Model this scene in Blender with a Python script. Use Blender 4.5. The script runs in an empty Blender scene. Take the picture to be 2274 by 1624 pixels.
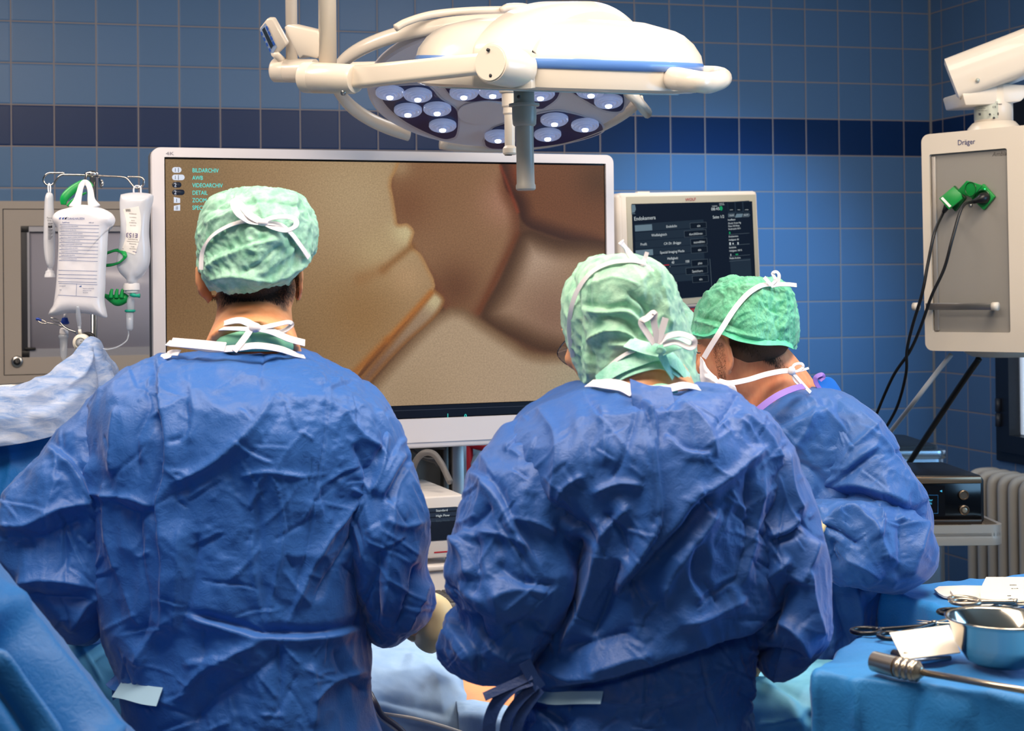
import bpy, bmesh, math, random
import numpy as np
from mathutils import Vector, Matrix, Euler
from mathutils.bvhtree import BVHTree
C = bpy.context.scene.collection
SC = bpy.context.scene
PI = math.pi
rng = np.random.default_rng(7)
random.seed(7)

# ---------------------------------------------------------------- camera (solved from the tile grid, 1 tile = 0.152 m)
FP, PX, PY = 3380.874, 923.293, 587.768
CAM = np.array([0, 0, 1.65])
RT = np.array([0.9689949, -0.24688646, -0.00979623])
UP = np.array([0.00715813, -0.01158073, 0.99990732])
FW = np.array([0.24697703, 0.96897521, 0.00945443])
cd = bpy.data.cameras.new('camera'); cam = bpy.data.objects.new('camera', cd); C.objects.link(cam)
cd.sensor_width = 36; cd.lens = FP / 2274 * 36
cd.shift_x = (1137 - PX) / 2274; cd.shift_y = -(812 - PY) / 2274
cd.dof.use_dof = True; cd.dof.focus_distance = 3.1; cd.dof.aperture_fstop = 8.0
cd.clip_start = 0.05
cam.matrix_world = Matrix(((RT[0], UP[0], -FW[0], CAM[0]), (RT[1], UP[1], -FW[1], CAM[1]), (RT[2], UP[2], -FW[2], CAM[2]), (0, 0, 0, 1)))
SC.camera = cam
SC.view_settings.view_transform = 'Standard'; SC.view_settings.look = 'None'
SC.view_settings.exposure = 0.0; SC.view_settings.gamma = 1.0; SC.view_settings.use_curve_mapping = False
SC.cycles.max_bounces = 8; SC.cycles.transparent_max_bounces = 12
SC.cycles.use_denoising = True

def W(px, py, D): return CAM + FW * D + RT * ((px - PX) / FP * D) + UP * (-(py - PY) / FP * D)
def proj(P):
    v = np.asarray(P) - CAM; z = v @ FW
    return PX + FP * (v @ RT) / z, PY - FP * (v @ UP) / z
def aim(o, target):
    o.rotation_euler = (Vector(target) - o.location).to_track_quat('-Z', 'Y').to_euler()
def area(name, loc, target, sx, sy, power, col):
    l = bpy.data.lights.new(name, 'AREA'); l.shape = 'RECTANGLE'; l.size = sx; l.size_y = sy; l.energy = power; l.color = col
    o = bpy.data.objects.new(name, l); C.objects.link(o); o.location = loc; aim(o, target); return o
def spot(name, loc, target, power, col, ang, blend=.5, r=.12):
    l = bpy.data.lights.new(name, 'SPOT'); l.energy = power; l.color = col; l.spot_size = math.radians(ang); l.spot_blend = blend; l.shadow_soft_size = r
    o = bpy.data.objects.new(name, l); C.objects.link(o); o.location = loc; aim(o, target); return o

# ---------------------------------------------------------------- lights
WARM = (1.0, .84, .68); COOL = (.66, .83, 1.0); BLUE = (.30, .62, 1.0)
area('ceiling_light_rear', (.15, 1.80, 2.95), (.3, 2.25, .6), 1.6, .5, 54, WARM)
area('camera_side_fill', (-.8, -.6, 2.95), (.2, 1.5, .8), 1.2, .6, 14, WARM)  # added weak fill from the camera side
area('ceiling_light_centre', (1.75, 1.95, 2.96), (1.45, 2.3, 1.0), 1.2, .5, 46, (1, .86, .70))
area('ceiling_light_left', (-.7, 3.6, 2.96), (-.3, 4.2, 1.2), 1.2, .5, 43, (1, .84, .70))
area('ceiling_light_back', (1.9, 4.4, 2.96), (1.9, 4.4, 0), 1.2, .4, 9, (.9, .93, 1))
area('blue_side_fill', (3.60, 1.7, 1.75), (0.9, 2.7, 1.2), 1.5, 1.2, 46, BLUE)  # added blue fill inside the room, well in front of the window
spot('lamp_beam_front', (1.02, 2.83, 1.98), (.95, 2.9, .95), 34, (.93, .97, 1), 75, .6, .18)
spot('lamp_beam_back', (1.06, 3.42, 1.98), (.95, 2.95, .95), 24, (.93, .97, 1), 70, .6, .18)
spot('wall_glow_spot', (2.3, 3.9, 2.9), (2.74, 5.7, 1.50), 230, (.22, .60, 1), 44, .9, .12)  # added spot for the blue glow on the back wall, no lamp built
area('warm_right_fill', (2.3, 2.7, 2.96), (2.8, 4.0, .6), 1.0, .4, 24, (1, .80, .58))  # added warm fill for the radiator and supply column
w = bpy.data.worlds.new('world'); SC.world = w; w.use_nodes = True
w.node_tree.nodes['Background'].inputs[0].default_value = (.55, .75, 1, 1); w.node_tree.nodes['Background'].inputs[1].default_value = .7

# ---------------------------------------------------------------- materials
def lin(c):
    if isinstance(c, str):
        c = [int(c[i:i + 2], 16) / 255 for i in (0, 2, 4)]
    return tuple((x / 12.92 if x <= .04045 else ((x + .055) / 1.055) ** 2.4) for x in c[:3]) + (1,)
class NT:
    def __init__(s, m): s.t = m.node_tree; s.b = s.t.nodes.get('Principled BSDF')
    def n(s, typ, **kw):
        nd = s.t.nodes.new(typ)
        for k, v in kw.items(): setattr(nd, k, v)
        return nd
    def l(s, a, b): s.t.links.new(a, b)
    def m(s, op, a, b=None, c=None):
        nd = s.n('ShaderNodeMath', operation=op)
        for i, x in enumerate((a, b, c)):
            if x is None: continue
            if isinstance(x, (int, float)): nd.inputs[i].default_value = x
            else: s.l(x, nd.inputs[i])
        return nd.outputs[0]
    def mix(s, f, a, b):
        nd = s.n('ShaderNodeMix', data_type='RGBA')
        for i, x in ((0, f), (6, a), (7, b)):
            if isinstance(x, (int, float, tuple)): nd.inputs[i].default_value = x
            else: s.l(x, nd.inputs[i])
        return nd.outputs[2]
    def noise(s, scale, detail=4, rough=.5, vec=None, dist=0):
        nd = s.n('ShaderNodeTexNoise'); nd.inputs['Scale'].default_value = scale; nd.inputs['Detail'].default_value = detail
        nd.inputs['Roughness'].default_value = rough; nd.inputs['Distortion'].default_value = dist
        if vec: s.l(vec, nd.inputs['Vector'])
        return nd.outputs[0]
    def bump(s, h, strength, dist=.01):
        nd = s.n('ShaderNodeBump'); nd.inputs['Strength'].default_value = strength; nd.inputs['Distance'].default_value = dist
        s.l(h, nd.inputs['Height']); s.l(nd.outputs[0], s.b.inputs['Normal'])
    def ramp(s, f, stops):
        nd = s.n('ShaderNodeValToRGB'); e = nd.color_ramp.elements
        while len(e) < len(stops): e.new(.5)
        for q, (p, c) in zip(e, stops): q.position = p; q.color = c
        s.l(f, nd.inputs[0]); return nd.outputs[0]
    def pos(s): return s.n('ShaderNodeNewGeometry').outputs['Position']
_mats = {}
def mat(name, col='cccccc', rough=.5, metal=0., spec=.5, emis=None, es=1., alpha=1., trans=0., bump=None, var=None, ior=1.45, coat=0., sss=0.):
    if name in _mats: return _mats[name]
    m = bpy.data.materials.new(name); m.use_nodes = True; t = NT(m); b = t.b
    b.inputs['Base Color'].default_value = lin(col); b.inputs['Roughness'].default_value = rough; b.inputs['Metallic'].default_value = metal
    b.inputs['Specular IOR Level'].default_value = spec; b.inputs['Alpha'].default_value = alpha
    b.inputs['Transmission Weight'].default_value = trans; b.inputs['IOR'].default_value = ior; b.inputs['Coat Weight'].default_value = coat
    if sss: b.inputs['Subsurface Weight'].default_value = sss; b.inputs['Subsurface Radius'].default_value = (.012, .005, .003); b.inputs['Subsurface Scale'].default_value = 1
    if emis: b.inputs['Emission Color'].default_value = lin(emis); b.inputs['Emission Strength'].default_value = es
    if var:   # (second colour, noise scale)
        f = t.noise(var[1], 5, .6); f = t.ramp(f, [(.35, (0, 0, 0, 1)), (.65, (1, 1, 1, 1))])
        t.l(t.mix(f, lin(col), lin(var[0])), b.inputs['Base Color'])
    if bump: t.bump(t.noise(bump[0], 5, .6), bump[1], bump[2] if len(bump) > 2 else .002)
    _mats[name] = m; return m

# ---------------------------------------------------------------- objects
def tag(o, label=None, cat=None, group=None, kind=None):
    if label: o['label'] = label
    if cat: o['category'] = cat
    if group: o['group'] = group
    if kind: o['kind'] = kind
    return o
ROOTM = {}
def thing(name, loc, label, cat, group=None, rz=0.):
    o = bpy.data.objects.new(name, None); C.objects.link(o); o.empty_display_size = .05
    o.location = Vector(loc); o.rotation_euler = (0, 0, rz)
    ROOTM[o.name] = Matrix.Translation(Vector(loc)) @ Matrix.Rotation(rz, 4, 'Z')
    return tag(o, label, cat, group)
def add(name, V, F, m, parent=None, smooth=True, loc=None, label=None, auto=None):
    """link verts (world coordinates) and faces as one mesh object; local to its thing's base"""
    V = np.asarray(V, float).reshape(-1, 3)
    if parent is not None: M = ROOTM[parent.name]
    else: M = Matrix.Translation(Vector(loc if loc is not None else (V.min(0) + V.max(0)) / 2 * np.array([1, 1, 0]) + np.array([0, 0, V[:, 2].min()])))
    Mi = np.array(M.inverted()); V = V @ Mi[:3, :3].T + Mi[:3, 3]
    me = bpy.data.meshes.new(name); me.from_pydata(V.tolist(), [], [tuple(int(i) for i in f) for f in F]); me.update()
    me.materials.append(m)
    if smooth: me.polygons.foreach_set('use_smooth', [True] * len(me.polygons))
    if auto is not None and smooth: me.set_sharp_from_angle(angle=math.radians(auto))
    o = bpy.data.objects.new(name, me); C.objects.link(o)
    if parent is not None: o.parent = parent; ROOTM[o.name] = M
    else: o.matrix_world = M; ROOTM[o.name] = M
    if label: o['label'] = label
    return o
def struct(name, V, F, m, smooth=False):
    o = add(name, V, F, m, smooth=smooth); o['kind'] = 'structure'; return o
def join(*parts):
    V, F, k = [], [], 0
    for v, f in parts:
        v = np.asarray(v, float).reshape(-1, 3)
        V.append(v); F += [tuple(int(i) + k for i in q) for q in f]; k += len(v)
    return np.concatenate(V), F
def xf(p, M):
    v, f = p; M = np.array(M); v = np.asarray(v, float); return v @ M[:3, :3].T + M[:3, 3], f
def bm_out(bm):
    bm.normal_update(); V = np.array([v.co[:] for v in bm.verts]); 
    for i, v in enumerate(bm.verts): v.index = i
    F = [tuple(v.index for v in f.verts) for f in bm.faces]; bm.free(); return V, F
def box(x0, x1, y0, y1, z0, z1, bev=0., seg=2):
    bm = bmesh.new(); bmesh.ops.create_cube(bm, size=1)
    for v in bm.verts: v.co = ((x0 + x1) / 2 + v.co.x * (x1 - x0), (y0 + y1) / 2 + v.co.y * (y1 - y0), (z0 + z1) / 2 + v.co.z * (z1 - z0))
    if bev: bmesh.ops.bevel(bm, geom=bm.edges[:], offset=bev, segments=seg, profile=.5, affect='EDGES')
    return bm_out(bm)
def prism(pts, z0, z1, bev=0., seg=2):
    bm = bmesh.new(); vs = [bm.verts.new((x, y, z0)) for x, y in pts]; f = bm.faces.new(vs)
    r = bmesh.ops.extrude_face_region(bm, geom=[f]); 
    for v in r['geom']:
        if isinstance(v, bmesh.types.BMVert): v.co.z = z1
    bmesh.ops.recalc_face_normals(bm, faces=bm.faces[:])
    if bev: bmesh.ops.bevel(bm, geom=bm.edges[:], offset=bev, segments=seg, profile=.5, affect='EDGES')
    return bm_out(bm)
def rrect(x0, x1, y0, y1, r, n=6):
    pts = []
    for cx, cy, a in ((x1 - r, y1 - r, 0), (x0 + r, y1 - r, 90), (x0 + r, y0 + r, 180), (x1 - r, y0 + r, 270)):
        for k in range(n + 1):
            t = math.radians(a + 90 * k / n); pts.append((cx + r * math.cos(t), cy + r * math.sin(t)))
    return pts
def lathe(prof, n=48, sx=1., sy=1., close=True):
    """profile [(r,z)] about Z; sx, sy stretch the circle"""
    V, F = [], []
    for r, z in prof:
        for k in range(n):
            a = 2 * PI * k / n; V.append((r * sx * math.cos(a), r * sy * math.sin(a), z))
    m = len(prof)
    for i in range(m - 1):
        for k in range(n):
            k2 = (k + 1) % n; F.append((i * n + k, i * n + k2, (i + 1) * n + k2, (i + 1) * n + k))
    if close:
        F.append(tuple(range(n))[::-1]); F.append(tuple((m - 1) * n + k for k in range(n)))
    return np.array(V), F
def catmull(P, n):
    P = np.asarray(P, float); Q = np.vstack([2 * P[0] - P[1], P, 2 * P[-1] - P[-2]]); m = len(P) - 1
    t = np.linspace(0, m, n); i = np.minimum(t.astype(int), m - 1); u = (t - i)[:, None]
    a, b, c, d = Q[i], Q[i + 1], Q[i + 2], Q[i + 3]
    return .5 * ((2 * b) + (-a + c) * u + (2 * a - 5 * b + 4 * c - d) * u ** 2 + (-a + 3 * b - 3 * c + d) * u ** 3)
def frames(P, ref=None):
    P = np.asarray(P, float); T = np.gradient(P, axis=0); T /= np.linalg.norm(T, axis=1)[:, None] + 1e-12
    N = np.zeros_like(P)
    if ref is not None:
        for i in range(len(P)):
            n = np.asarray(ref, float) - T[i] * (np.asarray(ref, float) @ T[i]); N[i] = n / (np.linalg.norm(n) + 1e-12)
    else:
        a = np.array([0, 0, 1.]) if abs(T[0][2]) < .9 else np.array([1., 0, 0])
        n = a - T[0] * (a @ T[0]); n /= np.linalg.norm(n)
        for i in range(len(P)):
            n = n - T[i] * (n @ T[i]); n /= np.linalg.norm(n) + 1e-12; N[i] = n
    return T, N, np.cross(T, N)
def tube(P, r, n=12, smooth=0, ref=None, flat=1., cap=True):
    """swept tube; r scalar or list; flat squashes along the frame normal"""
    P = np.asarray(P, float); R = np.asarray(r, float) * np.ones(len(P))
    if smooth: Q = catmull(np.column_stack([P, R]), smooth); P, R = Q[:, :3], Q[:, 3]
    T, N, B = frames(P, ref); m = len(P)
    a = 2 * PI * np.arange(n) / n
    V = P[:, None] + R[:, None, None] * (np.cos(a)[None, :, None] * N[:, None] * flat + np.sin(a)[None, :, None] * B[:, None])
    F = []
    for i in range(m - 1):
        for k in range(n):
            k2 = (k + 1) % n; F.append((i * n + k, i * n + k2, (i + 1) * n + k2, (i + 1) * n + k))
    if cap: F.append(tuple(range(n))[::-1]); F.append(tuple((m - 1) * n + k for k in range(n)))
    return V.reshape(-1, 3), F
def cyl(a, b, r, n=24, r2=None): return tube([a, b], [r, r if r2 is None else r2], n)
def sphere(c, r, nu=24, nv=16, M=None):
    r = np.ones(3) * r; V = [(0, 0, 1)]; F = []
    for i in range(1, nv):
        for k in range(nu):
            t = PI * i / nv; a = 2 * PI * k / nu; V.append((math.sin(t) * math.cos(a), math.sin(t) * math.sin(a), math.cos(t)))
    V.append((0, 0, -1)); L = len(V) - 1
    for k in range(nu):
        k2 = (k + 1) % nu; F.append((0, 1 + k, 1 + k2)); F.append((L, L - nu + k2, L - nu + k))
        for i in range(nv - 2): F.append((1 + i * nu + k, 1 + (i + 1) * nu + k, 1 + (i + 1) * nu + k2, 1 + i * nu + k2))
    V = np.array(V) * r
    if M is not None: V = V @ np.array(M)[:3, :3].T
    return V + np.asarray(c, float), F
def ribbon(P, w, th=.0012, n=0, ref=-FW + np.array([0, 0, .75]), twist=None):
    """flat strip with thickness; ref = direction its broad face looks"""
    P = np.asarray(P, float); w = np.asarray(w, float) * np.ones(len(P))
    if n: Q = catmull(np.column_stack([P, w]), n); P, w = Q[:, :3], Q[:, 3]
    T, N, B = frames(P, ref); m = len(P)
    if twist is not None:
        a = np.interp(np.linspace(0, 1, m), np.linspace(0, 1, len(twist)), twist)[:, None]; N, B = N * np.cos(a) + B * np.sin(a), B * np.cos(a) - N * np.sin(a)
    V = np.stack([P - B * w[:, None] / 2 + N * th / 2, P + B * w[:, None] / 2 + N * th / 2, P + B * w[:, None] / 2 - N * th / 2, P - B * w[:, None] / 2 - N * th / 2], 1)
    F = []
    for i in range(m - 1):
        for k in range(4): F.append((i * 4 + k, i * 4 + (k + 1) % 4, i * 4 + 4 + (k + 1) % 4, i * 4 + 4 + k))
    F += [(3, 2, 1, 0), (m * 4 - 4, m * 4 - 3, m * 4 - 2, m * 4 - 1)]
    return V.reshape(-1, 3), F
def frameM(o, x, y, z):
    M = np.eye(4); M[:3, 0] = x; M[:3, 1] = y; M[:3, 2] = z; M[:3, 3] = o; return M
def unit(v): v = np.asarray(v, float); return v / np.linalg.norm(v)
_fc = {}
def text(s, h, M, align='LEFT', ex=.0003, shear=0., sx=1.):
    """lettering as a thin solid; M maps (x right, y up, z out of the face); h = cap height"""
    cu = bpy.data.curves.new('t', 'FONT'); cu.body = s; cu.size = h / .7; cu.align_x = align; cu.extrude = ex; cu.shear = shear; cu.resolution_u = 3
    o = bpy.data.objects.new('t', cu); C.objects.link(o)
    dg = bpy.context.evaluated_depsgraph_get(); me = bpy.data.meshes.new_from_object(o.evaluated_get(dg))
    V = np.array([v.co[:] for v in me.vertices]).reshape(-1, 3) * np.array([sx, 1, 1]); F = [tuple(p.vertices) for p in me.polygons]
    bpy.data.objects.remove(o); bpy.data.curves.remove(cu); bpy.data.meshes.remove(me)
    return xf((V, F), M)
def bvh(*objs):
    V, F, k = [], [], 0
    for o in objs:
        M = np.array(ROOTM[o.name]); v = np.array([q.co[:] for q in o.data.vertices]) @ M[:3, :3].T + M[:3, 3]
        V.append(v); F += [[i + k for i in p.vertices] for p in o.data.polygons]; k += len(v)
    return BVHTree.FromPolygons(np.concatenate(V).tolist(), F)
def snap(b, px, py, off=.002, D0=None):
    """the nearest surface point seen along a sight line, lifted a little off the surface"""
    d = unit(W(px, py, 1) - CAM); h = b.ray_cast(Vector(CAM), Vector(d))
    if h[0] is None: return W(px, py, D0)
    n = np.array(h[1]); n = n if n @ d < 0 else -n
    return np.array(h[0]) + n * off
def quadframe(TL, TR, BR, BL):
    """rigid-ish frame from four world corners: returns f(u,v,h) u,v in 0..1 from bottom-left, h out of the face"""
    TL, TR, BR, BL = map(np.asarray, (TL, TR, BR, BL)); n = unit(np.cross(BR - BL, TL - BL)); n = n if n @ FW < 0 else -n
    def f(u, v, h=0.): return BL * (1 - u) * (1 - v) + BR * u * (1 - v) + TR * u * v + TL * (1 - u) * v + n * h
    X, Y = unit(BR - BL), unit(TL - BL)
    f.M = lambda u, v, h=0.: frameM(f(u, v, h), X, unit(Y - X * (X @ Y)), n)
    f.w = np.linalg.norm(BR - BL); f.h = np.linalg.norm(TL - BL); f.n = n; f.X = X; f.Y = Y
    return f
# ================================================================ room
S = .152; BY = 37.64818 * S; RX = (24.86068 - .35691) * S; LX = -3.0; FYR = -2.6; CH = 3.0
def tile_mat(name, uexpr, c1, dark):
    m = bpy.data.materials.new(name); m.use_nodes = True; t = NT(m)
    sep = t.n('ShaderNodeSeparateXYZ'); t.l(t.pos(), sep.inputs[0])
    if uexpr == 'x': u = t.m('MULTIPLY_ADD', sep.outputs[0], 1 / S, .35691)
    else: u = t.m('MULTIPLY_ADD', sep.outputs[1], -1 / S, BY / S + 1 - .55957)
    v = t.m('MULTIPLY_ADD', sep.outputs[2], -1 / S, 1.65 / S + 6.27452)     # row index j, downwards
    def edge(q):
        f = t.m('FRACT', q); return t.m('MINIMUM', f, t.m('SUBTRACT', 1, f))
    e = t.m('MINIMUM', edge(u), edge(v))
    g = t.m('SMOOTHSTEP', e, .012, .019) if False else None
    mr = t.n('ShaderNodeMapRange', interpolation_type='SMOOTHSTEP'); t.l(e, mr.inputs[0]); mr.inputs[1].default_value = .010; mr.inputs[2].default_value = .020
    tilef = mr.outputs[0]
    wn = t.n('ShaderNodeTexWhiteNoise', noise_dimensions='2D'); cb = t.n('ShaderNodeCombineXYZ'); t.l(t.m('FLOOR', u), cb.inputs[0]); t.l(t.m('FLOOR', v), cb.inputs[1]); t.l(cb.outputs[0], wn.inputs[0])
    band = t.m('MULTIPLY', t.m('GREATER_THAN', v, 2.0), t.m('LESS_THAN', v, 3.0))
    base = t.mix(wn.outputs[0], lin(c1[0]), lin(c1[1]))
    col = t.mix(band, base, lin(dark)); col = t.mix(tilef, lin('8f8582'), col)
    t.l(col, t.b.inputs['Base Color'])
    t.l(t.m('MULTIPLY_ADD', tilef, -.42, .75), t.b.inputs['Roughness']); t.b.inputs['Specular IOR Level'].default_value = .22
    mr2 = t.n('ShaderNodeMapRange', interpolation_type='SMOOTHSTEP'); t.l(e, mr2.inputs[0]); mr2.inputs[1].default_value = .008; mr2.inputs[2].default_value = .05
    h = t.m('ADD', mr2.outputs[0], t.m('MULTIPLY', t.noise(9, 2), .15))
    t.bump(h, .35, .003)
    return m
tb = tile_mat('blue_tiles_back', 'x', ('527399', '4e6f94'), '0c2c58')
tr_ = tile_mat('blue_tiles_right', 'y', ('527399', '4e6f94'), '0c2c58')
TH = .12
struct('wall_back', *box(LX, RX + TH, BY, BY + TH, 0, CH), tb)
struct('wall_left', *box(LX - TH, LX, FYR, BY, 0, CH), tr_)
struct('wall_front', *box(LX - TH, RX + TH, FYR - TH, FYR, 0, CH), mat('painted_wall', 'c9c6c0', .7))
# window opening on the right wall
def rwall(px, py): d = W(px, py, 1) - CAM; return CAM + d * (RX / d[0])
FY1 = rwall(2218.5, 1000)[1]; FZ0 = rwall(2222, 1022)[2]; FZ1 = 2.32; FY0 = FY1 - 1.55
WY0, WY1, WZ0, WZ1 = FY0 + .01, FY1 - .01, FZ0 + .01, FZ1 - .01
WOUT = TH + .10
struct('wall_right', *join(box(RX, RX + TH, FYR, WY0, 0, CH), box(RX, RX + TH, WY1, BY, 0, CH), box(RX, RX + TH, WY0, WY1, 0, WZ0), box(RX, RX + TH, WY0, WY1, WZ1, CH)), tr_)
struct('floor', *box(LX - TH, RX + TH, FYR - TH, BY + TH, -.1, 0), mat('vinyl_floor', '7c8c96', .35, bump=(30, .05)))
struct('ceiling', *box(LX - TH, RX + TH, FYR - TH, BY + TH, CH, CH + .1), mat('ceiling_paint', 'd8d6d0', .8))
struct('trim_1', *box(RX - .007, RX + .001, BY - .007, BY + .001, 0, CH), mat('grey_sealant', '8d8987', .6))
# ================================================================ planes carrying writing
class Plane:
    """a flat face in the room: o origin, X right, Y up, n towards the viewer"""
    def __init__(s, o, X, Y): s.o = np.asarray(o, float); s.X = unit(X); s.Y = unit(np.asarray(Y) - s.X * (s.X @ np.asarray(Y))); s.n = np.cross(s.X, s.Y); s.n = s.n if s.n @ FW < 0 else -s.n
    def at(s, px, py, h=0.):
        d = W(px, py, 1) - CAM; o = s.o + s.n * h
        return CAM + d * (((o - CAM) @ s.n) / (d @ s.n))
    def uv(s, px, py): v = s.at(px, py) - s.o; return v @ s.X, v @ s.Y
    def scale(s, px, py): return np.linalg.norm(s.at(px, py + 1) - s.at(px, py))
    def M(s, px, py, h=0.): return frameM(s.at(px, py, h), s.X, s.Y, s.n)
    def text(s, t, px, py, hpx, h=.0006, align='LEFT', shear=0., sx=1.): return text(t, hpx * s.scale(px, py), s.M(px, py, h), align, .00015, shear, sx)
    def poly(s, pts, h=.0002, th=.0004):
        A = [s.at(x, y, h) for x, y in pts]; B = [a + s.n * th for a in A]; n = len(A)
        return np.array(A + B), [tuple(range(n, 2 * n))] + [(i, (i + 1) % n, n + (i + 1) % n, n + i) for i in range(n)] + [tuple(range(n))[::-1]]
    def rect(s, px, py, w, hh, h=.0002, th=.0004):
        """w,hh in photo px from top-left corner, following the plane's own axes"""
        k = s.scale(px, py); a = s.at(px, py, h); c = [a, a + s.X * w * k, a + s.X * w * k - s.Y * hh * k, a - s.Y * hh * k]
        B = [q + s.n * th for q in c]
        return np.array(c + B), [(4, 5, 6, 7), (0, 1, 5, 4), (1, 2, 6, 5), (2, 3, 7, 6), (3, 0, 4, 7), (3, 2, 1, 0)]
    def disc(s, px, py, rx, ry=None, h=.0002, th=.0004, n=24):
        k = s.scale(px, py); c = s.at(px, py, h); ry = rx if ry is None else ry
        A = [c + s.X * rx * k * math.cos(2 * PI * i / n) + s.Y * ry * k * math.sin(2 * PI * i / n) for i in range(n)]; B = [a + s.n * th for a in A]
        return np.array(A + B), [tuple(range(n, 2 * n))] + [(i, (i + 1) % n, n + (i + 1) % n, n + i) for i in range(n)]
def rotz(a): return np.array([[math.cos(a), -math.sin(a), 0], [math.sin(a), math.cos(a), 0], [0, 0, 1]])
def ring_prism(outer, inner, y0, y1):
    """frame between two matching outlines given as (x,z), front at y0, back at y1"""
    n = len(outer); V = [(x, y0, z) for x, z in outer] + [(x, y0, z) for x, z in inner] + [(x, y1, z) for x, z in outer] + [(x, y1, z) for x, z in inner]; F = []
    for i in range(n):
        j = (i + 1) % n; F += [(i, j, n + j, n + i), (2 * n + j, 2 * n + i, 3 * n + i, 3 * n + j), (j, i, 2 * n + i, 2 * n + j), (n + i, n + j, 3 * n + j, 3 * n + i)]
    return np.array(V), F
def wallhit(px, py): 
    d = W(px, py, 1) - CAM; a = CAM + d * (BY / d[1]); b = CAM + d * (RX / d[0]) if d[0] > 0 else None
    return b if b is not None and a[0] > RX else a

# ================================================================ the large 4K monitor
Rm = rotz(.0633); tm = np.array([.3326, 3.8487, 1.2816]); Mm = np.eye(4); Mm[:3, :3] = Rm; Mm[:3, 3] = tm
SW, SH = 1.21, .68
scr = Plane(tm, Rm @ [1, 0, 0], [0, 0, 1])
mon = thing('large_monitor', (Rm @ [SW / 2, .1, 0] + tm) * [1, 1, 0] + [0, 0, 1.2], 'large white 4K monitor showing a brown close-up tissue image behind the surgeons', 'monitor', rz=.0633)
white_pl = mat('white_plastic', 'e6e0e2', .35, spec=.4)
grey_pl = mat('grey_plastic', '55585f', .5)
o_ = rrect(-.031, SW + .023, -.062, SH + .024, .022, 6); i_ = rrect(0, SW, 0, SH, .0015, 6)
add('bezel', *xf(ring_prism(o_, i_, -.006, .02), Mm), white_pl, mon, auto=40)
add('lower_lip', *xf(box(-.027, SW + .019, -.002, .05, -.078, -.036, .006), Mm), white_pl, mon)
add('back_cover', *xf(box(-.031, SW + .023, .02, .075, -.055, SH + .02, .015), Mm), grey_pl, mon)
lab = mat('print_grey', '84808c', .5)
add('bezel_lettering', *scr.text('4K', 368, 344.5, 7.5, h=.0065, sx=1.5), lab, mon)
bk = mat('black_gloss', '05060a', .15)
edge = [(-.0, -.0), (SW, 0), (SW, SH), (0, SH)]
screen = add('screen', *xf(box(0, SW, .002, .02, 0, SH), Mm), bk, mon, smooth=False)
# the picture: one coloured grid, each fold of the image a soft-edged patch
NXp, NZp = 620, 340
xs = np.linspace(.0035, SW - .0035, NXp); zs = np.linspace(.036, SH - .005, NZp)
XX, ZZ = np.meshgrid(xs, zs)
Vw = np.stack([XX.ravel(), np.zeros(XX.size), ZZ.ravel()], 1) @ Rm.T + tm
ppx, ppy = proj(Vw)
def sdist(pts, x, y):
    pts = np.asarray(pts, float); pts = catmull(np.vstack([pts, pts[:1]]), len(pts) * 5)[:-1]
    d = np.full(x.shape, 1e9); ins = np.zeros(x.shape, bool); n = len(pts)
    for i in range(n):
        ax, ay = pts[i]; bx, by = pts[(i + 1) % n]; vx, vy = bx - ax, by - ay; L = vx * vx + vy * vy + 1e-9
        t = np.clip(((x - ax) * vx + (y - ay) * vy) / L, 0, 1); d = np.minimum(d, (x - ax - t * vx) ** 2 + (y - ay - t * vy) ** 2)
        c = (ay > y) != (by > y); ins ^= c & (x < vx * (y - ay) / (vy if abs(vy) > 1e-9 else 1e-9) + ax)
    return np.where(ins, 1, -1) * np.sqrt(d)
def sm(x): x = np.clip(x, 0, 1); return x * x * (3 - 2 * x)
def hexc(h): return np.array([int(h[i:i + 2], 16) / 255 for i in (0, 2, 4)])
col = np.tile(hexc('5a3822'), (len(ppx), 1))
def patch(pts, core, edgec, width, soft, grad=None):
    global col
    s = sdist(pts, ppx, ppy); m = sm(s / soft + .5)[:, None]; k = sm(s / width)[:, None]
    cc = hexc(core)[None] * np.ones((len(ppx), 1))
    if grad: 
        for (gx, gy, gr, gc) in grad:
            wgt = np.exp(-((ppx - gx) ** 2 + (ppy - gy) ** 2) / gr ** 2)[:, None]; cc = cc * (1 - wgt) + hexc(gc) * wgt
    col = col * (1 - m) + (hexc(edgec) * (1 - k) + cc * k) * m
patch([(840, 330), (1110, 330), (1128, 420), (1150, 470), (1152, 520), (1130, 580), (1060, 705), (1000, 700), (960, 640), (900, 560), (860, 500)], '8f6848', '6f4128', 34, 6, [(1120, 450, 55, 'a87a60'), (900, 460, 60, '7f5538'), (1010, 640, 60, '6a4228'), (890, 370, 22, 'a58562')])
patch([(1104, 330), (1380, 330), (1380, 552), (1300, 545), (1230, 525), (1165, 498), (1148, 450), (1122, 415)], '75482c', '3d1e10', 42, 8, [(1330, 400, 50, '5c3a22'), (1135, 390, 26, '8a4020')])
patch([(1152, 520), (1180, 512), (1240, 532), (1380, 560), (1380, 800), (1230, 785), (1150, 755), (1070, 705), (1110, 620)], 'a08066', '4c2f1a', 60, 12, [(1190, 570, 60, 'b79a82'), (1230, 700, 70, '8d6a54'), (1330, 600, 60, '9d7c5e')])
patch([(1000, 682), (1035, 688), (1075, 715), (1140, 757), (1200, 785), (1380, 795), (1380, 960), (740, 960), (800, 880), (900, 765), (960, 705)], 'b49a7c', '7a5c40', 34, 16, [(1180, 860, 120, 'b39a7e'), (1300, 860, 90, 'a99c80'), (900, 900, 100, 'a98f70')])
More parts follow.
